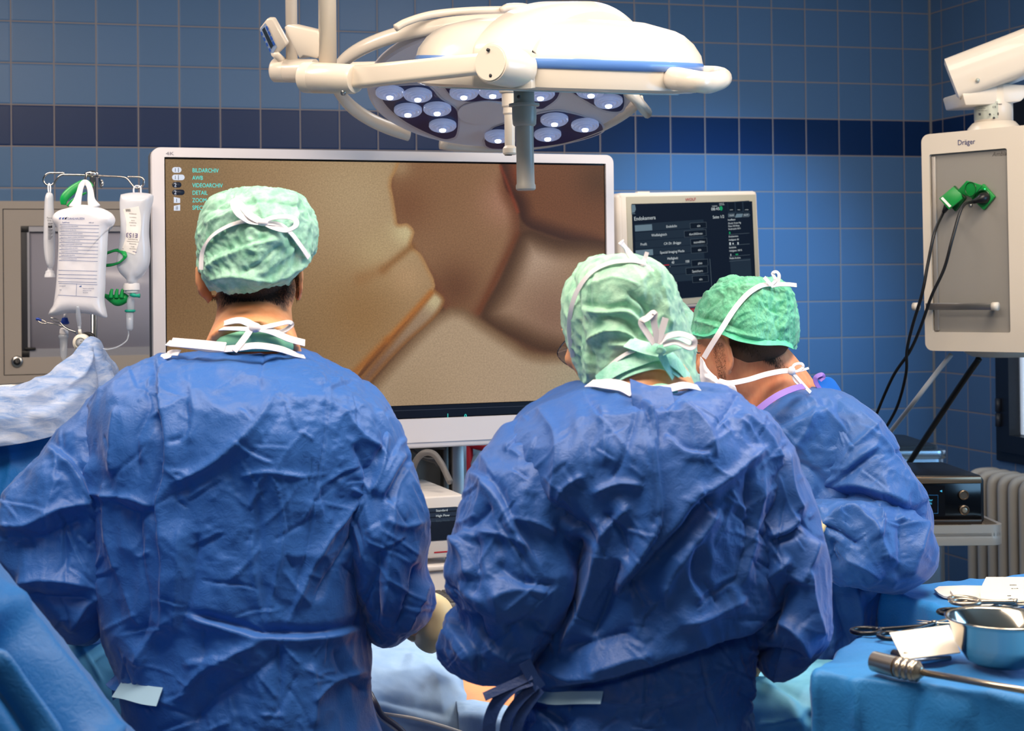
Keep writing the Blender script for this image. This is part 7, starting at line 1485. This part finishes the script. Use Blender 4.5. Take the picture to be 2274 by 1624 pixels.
# scalpel holder / long tool
ml = mat('tool_metal', 'b3a797', .28, .9)
tl = thing('surgical_tool', onz(1990, 1490, zf), 'long steel instrument with a ribbed handle lying along the front edge of the tray', 'instrument')
hz = zf + .015
t0, t1, t2, t3 = onz(1941, 1469, hz), onz(1992, 1482, hz), onz(2048, 1494, hz), onz(2420, 1560, hz - .004)
ax_ = unit(t2 - t0)
add('handle', *tube([t0, t0 + ax_ * .001, t1], [.0115, .0135, .0135], 28), ml, tl, auto=40)
pts = []; rr2 = []
for i in range(26): pts.append(t1 + (t2 - t1) * i / 25); rr2.append(.0125 + .0018 * abs(math.sin(i * PI * 4 / 25)) if i < 21 else .0125 - (i - 20) * .0012)
add('ribbed_grip', *tube(pts, rr2, 28), ml, tl)
add('shaft', *tube([t2 + ax_ * -.002, t3], [.0045, .0042], 16), ml, tl)
# second tool under the card
t5 = thing('surgical_tool', onz(2030, 1470, zf), 'dark steel instrument partly under the white card', 'instrument')
add('shaft', *tube([onz(2010, 1472, zf + .008), onz(2110, 1462, zf + .008)], [.005, .0035], 12), mat('tool_blue', '7888a4', .3, .9), t5)
add('handle', *tube([onz(1985, 1452, zf + .010), onz(2012, 1462, zf + .010)], [.006, .0075], 12), mat('tool_dark', '26221f', .35), t5)
blkh = mat('handle_black', '121016', .3, spec=.6)
def scissors(x, y, z, ang, label, L=.15, m1=blkh, col2=ml, ringr=.017, op=.22):
    o = onz(x, y, z); t_ = thing('surgical_scissors', o, label, 'scissors'); M_ = np.array(Matrix.Translation(Vector(o)) @ Matrix.Rotation(ang, 4, 'Z'))
    for sg in (-1, 1):
        a = op * sg; c_, s_ = math.cos(a), math.sin(a)
        rot = lambda px_, py_, z_=0: (px_ * c_ - py_ * s_, px_ * s_ + py_ * c_, z_ + .006 + .003 * (sg > 0))
        ring = [rot(-L * .5 - .016 + ringr * 1.25 * math.cos(q), ringr * math.sin(q)) for q in np.linspace(0, 2 * PI, 20)]
        add('finger_ring', *xf(tube(ring, .0036, 8), M_), m1, t_)
        add('shank', *xf(tube([rot(-L * .5 + .004, 0), rot(-L * .2, 0), rot(0, 0)], [.0038, .0032, .004], 8, 12), M_), m1, t_)
        add('blade', *xf(tube([rot(0, 0), rot(L * .25, 0), rot(L * .5, 0)], [.004, .0028, .0008], 8, 10, flat=.5), M_), col2, t_)
    add('pivot', *xf(cyl((0, 0, .002), (0, 0, .013), .004, 12), M_), col2, t_); return t_
scissors(2075, 1398, zf, .25, 'black-handled scissors poking out behind the white card', .20)
scissors(2150, 1398, zf, 2.6, 'black-handled scissors between the white card and the steel bowl', .15)
sc0 = scissors(2215, 1358, zf + .0, .3, 'black clamp nearest the gauze in the heap at the right edge', .14)
scissors(2262, 1392, zf + .003, 2.9, 'dark clamp with a steel tip in the heap just behind the bowl', .13)
scissors(2255, 1350, zf + .012, -.5, 'steel-ringed clamp standing up on top of the heap of clamps', .12, ml)
tb_ = thing('instrument_sleeve', onz(2240, 1380, zf), 'beige plastic instrument sleeve in the heap of clamps behind the bowl', 'sleeve')
add('sleeve_body', *tube([onz(2222, 1372, zf + .018), onz(2245, 1385, zf + .018), onz(2262, 1400, zf + .018)], [.008, .010, .012], 16, flat=.6), mat('beige_plastic', 'a8926e', .45), tb_)
add('sleeve_body', *tube([onz(2205, 1368, zf + .014), onz(2222, 1373, zf + .016)], [.0045, .0045], 12), mat('tool_metal'), tb_)
cq = thing('coiled_cable', onz(2280, 1405, zf), 'coil of thin white cable at the right edge behind the bowl', 'cable')
cc0 = onz(2283, 1404, zf + .006)
add('cable', *tube([cc0 + HR * (.022 * math.cos(a)) + HF * (.012 * math.sin(a)) + ZZ1 * (.0022 * a / 2) + HR * (.0022 * a) - HR * .03 for a in np.linspace(0, 8 * PI, 120)], .0026, 8), mat('cable_white', 'dcdce2', .35), cq)
# gauze and paper on the rear table
gz = [('folded white gauze pad, lowest of the stack on the rear table', [(2105, 1340), (2160, 1352), (2235, 1356), (2260, 1335), (2180, 1322), (2120, 1326)], 0), ('toothed-edge white gauze pad spreading left from the stack', [(2075, 1313), (2084, 1322), (2095, 1328), (2130, 1336), (2175, 1341), (2200, 1330), (2195, 1306), (2140, 1305), (2085, 1307)], .006), ('white gauze pad lying on the toothed one', [(2110, 1316), (2120, 1330), (2178, 1338), (2195, 1330), (2190, 1308), (2130, 1308)], .011)]
for k, (lb, pts, dz) in enumerate(gz): tag(flat('gauze_pad', pts, zb_ + .003 + dz, .004, mat('gauze_white', 'e2dbd0', .8, bump=(220, .4, .001)), lb, 'gauze'), group='gauze pads on the rear table')
flat('instruction_leaflet', [(2168, 1342), (2176, 1350), (2215, 1353), (2262, 1350), (2290, 1342), (2290, 1284), (2190, 1284), (2182, 1300)], [zb_ + .020] * 8, .002, mat('leaflet', 'dfd8cc', .6), 'white printed leaflet on top of the gauze stack at the right edge', 'leaflet')
lf = flat('leaflet_fold', [(2176, 1318), (2180, 1348), (2226, 1350), (2222, 1316)], zb_ + .0225, .001, mat('leaflet_grey', 'd9d4cc', .6), None, None, bpy.data.objects['instruction_leaflet'])
lt = Plane(onz(2240, 1320, zb_ + .0245), HR, HF); lt.n = ZZ1
lt.at = lambda px, py, h=0.: onz(px, py, zb_ + .0245 + h)
add('leaflet_lettering', *join(*[text(s_, .0032, frameM(onz(x, y, zb_ + .0228), unit(HR + HF * .1), unit(HF - HR * .1), ZZ1)) for s_, x, y in (('STERIL', 2243, 1300), ('10 x 10', 2246, 1308), ('REF', 2238, 1324), ('LOT', 2240, 1331), ('EO', 2236, 1340))]), mat('ink'), bpy.data.objects['instruction_leaflet'])
# ================================================================ drip stand and bags
chrome = mat('chrome', 'd5cdc6', .14, 1.)
D0 = 3.80
iv = thing('drip_stand', W(207, 500, D0) * [1, 1, 0], 'chrome drip stand with two curled hooks, left of the large monitor', 'drip stand')
top = W(206, 392, D0)
add('pole', *cyl(top * [1, 1, 0] + [0, 0, .05], top, .0078, 24), chrome, iv)
add('pole_head', *tube([W(190, 388, D0 - .02), W(205, 386, D0 - .02), W(217, 388, D0 - .01)], [.006, .0085, .006], 14, 10), chrome, iv)
hk = [(143, 384.5), (125, 384.5), (108, 385), (99, 392), (97, 402), (103, 410), (112, 412), (120, 407), (128, 396), (137, 389), (150, 388.5), (190, 389), (230, 391), (270, 393), (282, 397), (292, 409), (300, 417), (310, 417), (318, 410), (319, 400), (313, 394), (300, 393), (283, 393)]
add('hook_bar', *tube(catmull(np.array([W(x, y, D0 - .012) for x, y in hk]), 160), .0026, 10), chrome, iv)
add('hook', *tube([W(192, 388, D0 - .02), W(190, 396, D0 - .05), W(189, 404, D0 - .065), W(191, 411, D0 - .06), W(194, 407, D0 - .045)], .0032, 10, 30), chrome, iv)
add('hook', *tube([W(220, 392, D0 - .0), W(222, 404, D0 + .03), W(225, 415, D0 + .04), W(228, 408, D0 + .05), W(225, 400, D0 + .05)], .0032, 10, 30), chrome, iv)
bp = top * [1, 1, 0]
for k in range(5): a = 2 * PI * k / 5; add('foot', *join(tube([bp + [0, 0, .07], bp + np.array([math.cos(a) * .26, math.sin(a) * .26, .04])], [.014, .010], 10), sphere(bp + np.array([math.cos(a) * .26, math.sin(a) * .26, .025]), .025, 12, 8)), mat('brushed_steel'), iv)
vin = bpy.data.materials.new('bag_vinyl'); vin.use_nodes = True; t = NT(vin)
t.b.inputs['Base Color'].default_value = lin('e8e7ee'); t.b.inputs['Roughness'].default_value = .3; t.b.inputs['Alpha'].default_value = .985; t.b.inputs['Subsurface Weight'].default_value = .4; t.b.inputs['Subsurface Radius'].default_value = (.03, .03, .03); t.b.inputs['Subsurface Scale'].default_value = 1; t.b.inputs['Coat Weight'].default_value = .3
t.bump(t.noise(40, 3, .5, t.n('ShaderNodeTexCoord').outputs['Object']), .3, .003)
clr = mat('clear_plastic', 'dfe6f0', .12, spec=.6, alpha=.38, coat=.4); milky = mat('milky_plastic', 'eef0f8', .2, alpha=.68, coat=.3); liq = mat('fluid', 'cfd9ea', .08, alpha=.5)
def pillow(name, outline, D, th, m_, par, n=20, seed=1, amp=.001, pinch=.0):
    """inflated flat bag from an outline (photo px)"""
    P = np.array(outline, float); P = catmull(np.vstack([P, P[:1]]), len(P) * 6 + 1)[:-1]; c = P.mean(0); m = len(P)
    V = []; S_ = list(np.linspace(1, .0, n)); 
    def dmin(x, y): 
        A = P; B = np.roll(P, -1, 0); v = B - A; t_ = np.clip(((x - A[:, 0]) * v[:, 0] + (y - A[:, 1]) * v[:, 1]) / ((v ** 2).sum(1) + 1e-9), 0, 1); return np.sqrt(((A + v * t_[:, None] - [x, y]) ** 2).sum(1).min())
    R0 = th * FP / D * .85
    for side in (-1, 1):
        for s_ in S_:
            for q in P:
                x, y = c + (q - c) * s_; e_ = min(dmin(x, y) / R0, 1) if s_ < 1 else 0; h = th * math.sqrt(max(0, 1 - (1 - e_) ** 2))
                V.append(W(x, y, D) + FW * side * (h + amp * vnoise(np.array([x / 14.]), np.array([y / 14.]), np.array([side * 1.]), seed)[0] * (1 - s_)))
    F = []
    for k in range(2):
        o = k * n * m
        for i in range(n - 1):
            for j in range(m): j2 = (j + 1) % m; q = (o + i * m + j, o + i * m + j2, o + (i + 1) * m + j2, o + (i + 1) * m + j); F.append(q if k == 0 else q[::-1])
    return add(name, np.array(V), F, m_, par)
# pressure cuff bag
pb_ = thing('pressure_infusion_bag', W(178, 440, 3.70), 'plump white pressure bag with blue printing, hanging on the middle hook', 'infusion bag')
ol = [(150, 462), (172, 455), (200, 456), (225, 462), (248, 474), (256, 488), (252, 500), (243, 506), (240, 520), (238, 560), (235, 600), (234, 640), (232, 668), (237, 695), (238, 704), (230, 706), (210, 700), (180, 696), (150, 696), (125, 701), (112, 700), (108, 696), (118, 680), (124, 640), (127, 600), (130, 550), (129, 512), (122, 500), (117, 490), (118, 478), (130, 468)]
bag = pillow('bag_body', ol, 3.70, .030, vin, pb_, 24, 3, .0015)
ho_ = tube([W(166, 462, 3.695), W(172, 445, 3.70), W(177, 425, 3.71), W(181, 412, 3.72), W(188, 405, 3.725), W(196, 410, 3.72), W(201, 425, 3.71), W(203, 445, 3.70), W(210, 462, 3.695)], [.016, .010, .0075, .007, .007, .007, .0075, .010, .016], 14, 50, ref=FW, flat=.35)
add('hanger_loop', *ho_, vin, pb_)
bpl = Plane(W(180, 580, 3.664), RT, UP)
inkb = mat('print_blue', '3f5f9c', .5); inkg = mat('print_pale_blue', '8c9cbc', .5)
def bagtext(s_, x, y, h, M=0.): return bpl.text(s_, x, y, h, h=.002, sx=.85)
def onbag(part, off=.0012):
    """press flat lettering onto the bag's skin"""
    v, f = part; v = np.array(v); bb = bvh(bag); out = []
    for q in v:
        d = unit(q - CAM); h = bb.ray_cast(Vector(CAM), Vector(d)); out.append(np.array(h[0]) - d * off if h[0] is not None else q)
    return np.array(out), f
big = [bagtext('DAHLHAUSEN', 151, 487, 4.6)]
add('bag_lettering', *onbag(join(bagtext('DAHLHAUSEN', 150, 488, 4.8), bagtext('SafePress', 138, 496, 3.6), bpl.poly([(131, 484), (137, 482), (134, 486), (136, 486), (131, 488)], .002), bpl.poly([(138, 484), (144, 482), (141, 486), (143, 486), (138, 488)], .002), bpl.poly([(144, 484), (150, 482), (147, 486), (149, 486), (144, 488)], .002))), mat('print_deep_blue', '2b4f9a', .5), bag)
ls_ = [('Druckinfusionsmanschette, latexfrei', 503), ('Pressure infusion cuff, latex-free', 511), ('Manchette de perfusion à pression, sans latex', 519), ('Bracciale per infusione a pressione, senza lattice', 527), ('Manguito de infusión a presión, sin látex', 535), ('Manga de infusão de pressão, isenta de látex', 543), ('Tlakový infuzní manžeta, bez latexu', 551), ('Tlakový infúzne manžeta, bez latexu', 559), ('Mankiet infuzyjny, bez lateksu', 567), ('Drukinfusiemanchet, vrij van latex', 575)]
add('bag_small_lettering', *onbag(join(*[bpl.text(s_, 135, y + 1, 2.3, h=.002, sx=.80) for s_, y in ls_], bpl.text('500 ml', 197, 496, 2.8, h=.002), bpl.text('Manufacturer DAHLHAUSEN', 184, 642, 1.8, h=.002, sx=.8), bpl.text('Dahlhausen & Co. GmbH', 184, 646.5, 1.6, h=.002, sx=.8), bpl.text('Köln, Germany', 184, 651, 1.6, h=.002, sx=.8), bpl.text('REF 95.000.00.005', 132, 636, 1.6, h=.002, sx=.8), bpl.text('CE', 132, 645, 2.6, h=.002))), inkb, bag)
def rule(x0, y0, x1, y1, t_, n=24):
    A = [(x0 + (x1 - x0) * i / n, y0 + (y1 - y0) * i / n) for i in range(n + 1)]
    V = [bpl.at(x, y, .002) for x, y in A] + [bpl.at(x, y + t_, .002) for x, y in A]; return np.array(V), [(i, i + 1, n + 2 + i, n + 1 + i) for i in range(n)]
lines = []
for y in (498.5, 506, 514, 522, 530, 538, 546, 554, 562, 570, 578, 600, 609, 617, 625): lines.append(rule(133 - (y - 500) * .03, y, 220 - (y - 500) * .04, y + 2.2, .8))
lines += [rule(130, 629, 216, 632, .8), rule(129, 655, 216, 660, .8), bpl.poly([(170, 630), (170.6, 630), (169.6, 657), (169, 657)], .002), bpl.poly([(176, 636), (181, 634), (181, 637.5), (176, 637.5)], .002)]
add('bag_rules', *onbag(join(*lines)), inkb, bag, smooth=False)
add('port', *tube([W(173, 680, 3.66), W(174, 700, 3.67), W(176, 718, 3.68), W(177, 735, 3.69)], [.003, .0062, .0052, .003], 14, 20), clr, pb_)
# gauge bulb under the bag
gb_ = thing('pressure_gauge', W(180, 760, 3.68), 'round cream pressure gauge hanging under the white pressure bag', 'gauge')
gc = W(181, 761, 3.68)
add('gauge_body', *xf(lathe([(0, -.016), (.019, -.016), (.021, -.010), (.0215, .0), (.020, .006), (.016, .008), (.0155, .011), (.0125, .012), (.012, .0095), (0, .0095)], 36), frameM(gc, RT, UP, -FW)), mat('gauge_cream', 'e9e4d8', .35), gb_, auto=40)
add('gauge_face', *xf(lathe([(0, .0100), (.0115, .0100), (.0115, .0108), (0, .0108)], 24), frameM(gc, RT, UP, -FW)), mat('gauge_grey', '9aa0a8', .4), gb_)
gpl = Plane(gc - FW * .0115, RT, UP); add('gauge_lettering', *join(gpl.text('300', 177, 759, 2.5), gpl.text('mmHg', 176.5, 764, 2)), mat('ink'), gb_)
add('gauge_ring', *xf(lathe([(.0185, -.030), (.0215, -.026), (.0215, -.017), (.0185, -.016)], 30), frameM(W(190, 758, 3.68), RT, UP, -FW)), mat('corner_black'), gb_)
add('valve', *tube([W(177, 732, 3.68), W(178, 742, 3.68)], [.004, .0045], 12), mat('gauge_cream'), gb_); add('valve', *tube([W(180, 780, 3.68), W(180, 790, 3.68)], [.0042, .0032], 12), mat('gauge_cream'), gb_)
add('rubber_tube', *tube([W(177, 733, 3.685), W(176, 725, 3.68)], .0035, 10), clr, gb_)
# spike connector on the pole
# right bottle
bt_ = thing('infusion_bottle', W(303, 430, 3.74), 'translucent squeezed drip bottle labelled E153 on the right hook', 'infusion bottle')
bo = [(268, 432), (290, 428), (315, 428), (338, 432), (341, 442), (338, 455), (333, 480), (331, 520), (334, 560), (331, 590), (318, 612), (306, 622), (301, 634), (283, 634), (281, 622), (266, 606), (259, 588), (262, 560), (266, 530), (268, 500), (266, 465), (266, 445)]
bbm = pillow('bottle_body', bo, 3.74, .030, milky, bt_, 22, 8, .002)
bi = [(x + (300 - x) * .07, y) for x, y in bo if y > 545]; bi = [(270, 556)] + [(328, 545)] + bi[0:]
bi = [(266, 552), (300, 546), (329, 548), (331, 565), (328, 588), (316, 609), (303, 620), (286, 620), (268, 604), (263, 586)]
pillow('bottle_fluid', bi, 3.74, .024, liq, bt_, 14, 9, .0)
add('bottle_loop', *tube([W(297, 428, 3.74), W(297, 420, 3.75), W(300, 414, 3.76), W(306, 413, 3.765), W(312, 416, 3.76), W(313, 428, 3.74)], .0022, 10, 30), milky, bt_)
add('bottle_cap', *vlathe([(629, 17), (633, 18.5), (644, 18.5), (646, 15), (650, 14), (652, 9)], 292, 3.74), mat('cap_cream', 'ece8ea', .35), bt_, auto=40)
lpl = Plane(W(295, 520, 3.704), RT, UP)
lblq = [(273, 466), (308, 457), (313, 470), (313, 500), (309, 530), (302, 566), (270, 556), (278, 530), (282, 500), (279, 480)]
def onbot(part, off=.0012):
    v, f = part; v = np.array(v); bb = bvh(bbm); out = []
    for q in v:
        d = unit(q - CAM); h = bb.ray_cast(Vector(CAM), Vector(d)); out.append(np.array(h[0]) - d * off if h[0] is not None else q)
    return np.array(out), f
def gridpoly(l, r, n=16, k=8):
    V = []; L_, R_ = catmull(np.array(l, float), n), catmull(np.array(r, float), n)
    for i in range(n):
        for j in range(k + 1): x, y = L_[i] + (R_[i] - L_[i]) * j / k; V.append(W(x, y, 3.70))
    return np.array(V), [(i * (k + 1) + j, i * (k + 1) + j + 1, (i + 1) * (k + 1) + j + 1, (i + 1) * (k + 1) + j) for i in range(n - 1) for j in range(k)]
lab1 = add('bottle_label', *onbot(gridpoly([(273, 465), (280, 490), (279, 525), (270, 556)], [(308, 458), (313, 485), (311, 525), (300, 566)]), .0008), mat('label_cream', 'f1ece8', .5), bbm)
def rtext(s_, px_, py_, h, rotd, sx=1.):
    k = lpl.scale(px_, py_); a = math.radians(rotd); X_ = lpl.X * math.cos(a) + lpl.Y * math.sin(a); Y_ = -lpl.X * math.sin(a) + lpl.Y * math.cos(a)
    return text(s_, h * k, frameM(lpl.at(px_, py_), X_, Y_, lpl.n), 'CENTER', .0001, 0, sx)
add('label_lettering', *onbot(rtext('E153', 293, 518, 10, 176, .95), .0016), mat('print_purple', '4a3a80', .5), lab1)
add('label_small_lettering', *onbot(join(*[rtext(s_, 295, y, 2.2, 176, .8) for s_, y in (('Fresenius Kabi', 552), ('1000 ml', 547), ('Infusionslösung', 541), ('Zur intravenösen Infusion', 536), ('Steril und pyrogenfrei', 531), ('Ch.-B. 14 PK', 500), ('Verwendbar bis', 494), ('Zul.-Nr.', 489), ('Kochsalz 0,9 %', 482), ('ISOTONISCHE', 474))], *[lpl.poly([(279 + i * 2.2, 464), (280 + i * 2.2, 464), (281 + i * 2.2, 470), (280 + i * 2.2, 470)], .0) for i in range(5)]), .0016), mat('ink'), lab1)
add('label_line', *onbot(lpl.poly([(272, 552), (303, 560), (303, 561.2), (272, 553.2)], 0), .0016), mat('print_purple'), lab1, smooth=False)
add('drip_chamber', *join(vlathe([(655, 3), (662, 7), (668, 8.5), (690, 8.5)], 290, 3.74, 20), vlathe([(693, 8.5), (730, 8), (733, 6), (735, 4)], 288, 3.74, 20)), clr, bt_)
add('chamber_fluid', *vlathe([(705, 7.2), (730, 6.8), (732, 5)], 288, 3.74, 16), liq, bt_)
teal = mat('clip_teal', '12a088', .35)
add('chamber_ring', *vlathe([(688, 11), (690, 12), (692, 12), (694, 9)], 289, 3.74, 24), teal, bt_)
add('vent_cap', *tube([W(290, 655, 3.73), W(296, 656, 3.72), W(303, 657, 3.72), (W(311, 657, 3.72))], [.003, .0052, .004, .0055], 12, 16), teal, bt_)
add('drip_line', *tube([W(285, 735, 3.74), W(285, 746, 3.74), W(280, 758, 3.72), W(262, 770, 3.70), W(240, 776, 3.68), W(222, 775, 3.68), W(210, 786, 3.68)], .0018, 8, 40), clr, bt_)
# left flat bag
lb = thing('infusion_bottle', W(110, 430, 3.76), 'narrow drip bottle seen edge-on, hanging on the left hook', 'infusion bottle')
sl = [(104, 428), (112, 428), (118, 434), (119, 460), (122, 500), (122, 550), (121, 582), (118, 594), (112, 598), (106, 594), (100, 575), (97, 540), (98, 490), (100, 440)]
lbb = pillow('bottle_body', sl, 3.76, .022, milky, lb, 14, 5, .001)
add('bottle_loop', *tube([W(108, 428, 3.76), W(107, 414, 3.77), W(109, 408, 3.775), W(112, 414, 3.77), W(112, 428, 3.76)], .0018, 8, 20), milky, lb)
add('bottle_cap', *vlathe([(594, 5), (600, 6), (603, 10), (608, 10.5), (610, 12), (616, 12.5)], 111, 3.76), mat('milky_plastic'), lb, auto=40)
lbp = Plane(W(112, 520, 3.730), RT, UP)
add('bottle_lettering', *join(lbp.text('Paracet', 104, 486, 4), lbp.text('Drip', 105, 491, 3.4), lbp.rect(107, 501, 9, 5), *[lbp.rect(107, 496 + i * 2.6 + (6 if i > 1 else 0), 10 - i % 3 * 2, 1.0) for i in range(12)]), mat('ink'), lbb)
# lower-left drip chamber with blue cap
dc = thing('drip_chamber', W(143, 760, 3.74), 'hanging drip chamber with a blue cap, below the white pressure bag', 'drip chamber')
add('chamber_body', *vlathe([(742, 8), (745, 11), (750, 11), (752, 9), (790, 7.5), (798, 4), (804, 3)], 141, 3.74, 20), clr, dc)
add('chamber_cap', *vlathe([(728, 6), (731, 9), (740, 10), (744, 9)], 142, 3.74, 20), mat('cap_cream'), dc)
add('blue_cap', *vlathe([(706, 6), (709, 7), (712, 7.5), (716, 9.5), (719, 9.5), (721, 6)], 144, 3.74, 20), mat('cap_blue', '1d3f9c', .35), dc, auto=40)
add('spike', *vlathe([(694, 3), (700, 3.5), (707, 4)], 145, 3.74, 14), mat('cap_cream'), dc)
add('drip_line', *tube([W(141, 802, 3.74), W(138, 815, 3.74), W(128, 830, 3.74), W(118, 850, 3.78)], .0018, 8, 20), clr, dc)
# clamp
hm = thing('clamp_forceps', W(130, 722, 3.72), 'blue-tipped steel clamp forceps clipped across the drip stand', 'forceps')
for (a, b, c) in (((84, 711), (103, 718), 0), ((112, 709), (134, 714), 1)):
    x0, y0 = a; x1, y1 = b; ring = [W((x0 + x1) / 2 + (x1 - x0) * .5 * math.cos(q), (y0 + y1) / 2 + 3.6 * math.sin(q) + (x1 - x0) * .16 * math.cos(q), 3.72) for q in np.linspace(0, 2 * PI, 24)]
    add('finger_ring', *tube(ring, .0014, 8), chrome, hm)
add('ring_tip', *tube([W(80, 709, 3.72), W(85, 709, 3.72), W(92, 712, 3.72)], [.003, .0036, .0018], 10, 10), mat('cap_blue'), hm)
add('shank', *tube([W(103, 717, 3.72), W(130, 722, 3.72), W(150, 730, 3.72), W(172, 742, 3.72)], [.0014, .0018, .0024, .0022], 8, 20), chrome, hm); add('shank', *tube([W(134, 716, 3.715), W(140, 724, 3.715), W(152, 732, 3.715), W(170, 738, 3.715)], [.0014, .0018, .0024, .0022], 8, 20), chrome, hm)
# green holders
gh = mat('holder_green', '0d9a4a', .35)
def greenth(label, loc): return thing('hose_holder', loc, label, 'hose holder')
g1_ = greenth('green plastic holder behind the loop of the pressure bag', W(170, 430, 3.76)); 
add('holder_arm', *tube([W(141, 455, 3.75), W(143, 440, 3.75), (W(158, 424, 3.755)), W(178, 410, 3.76), W(190, 405, 3.765), W(200, 410, 3.77), W(204, 416, 3.77)], [.0065, .0105, .0110, .0095, .007, .006, .005], 12, 40, ref=FW, flat=.45), gh, g1_)
add('holder_prong', *tube([W(150, 458, 3.75), W(160, 446, 3.75), W(175, 436, 3.75), W(192, 428, 3.755)], [.004, .0035, .003, .0025], 10, 20), gh, g1_)
g2_ = greenth('green oval plastic loop between the pressure bag and the drip bottle', W(255, 574, 3.72))
add('holder_loop', *ribbon([W(222, 566, 3.76), W(238, 562, 3.75), W(258, 556, 3.73), W(273, 560, 3.71), W(277, 570, 3.70), W(266, 582, 3.71), W(250, 588, 3.73), W(232, 590, 3.75), W(222, 592, 3.77)], .011, .003, 60, ref=ZZ1 * .75 + FW * -.6), gh, g2_)
g3_ = greenth('green slotted plastic holder just left of the drip chamber', W(258, 660, 3.74))
add('holder_cup', *tube([W(226, 652, 3.77), W(236, 658, 3.76), W(250, 664, 3.75), W(262, 668, 3.75), W(276, 662, 3.75), W(282, 655, 3.75)], [.004, .006, .012, .015, .014, .009], 14, 30, ref=UP, flat=.9), gh, g3_)
for x in (246, 258, 270): add('holder_prong', *tube([W(x, 662, 3.735), W(x + 1, 650, 3.735), W(x + 3, 642, 3.735)], [.006, .0045, .003], 8, 10), gh, g3_)
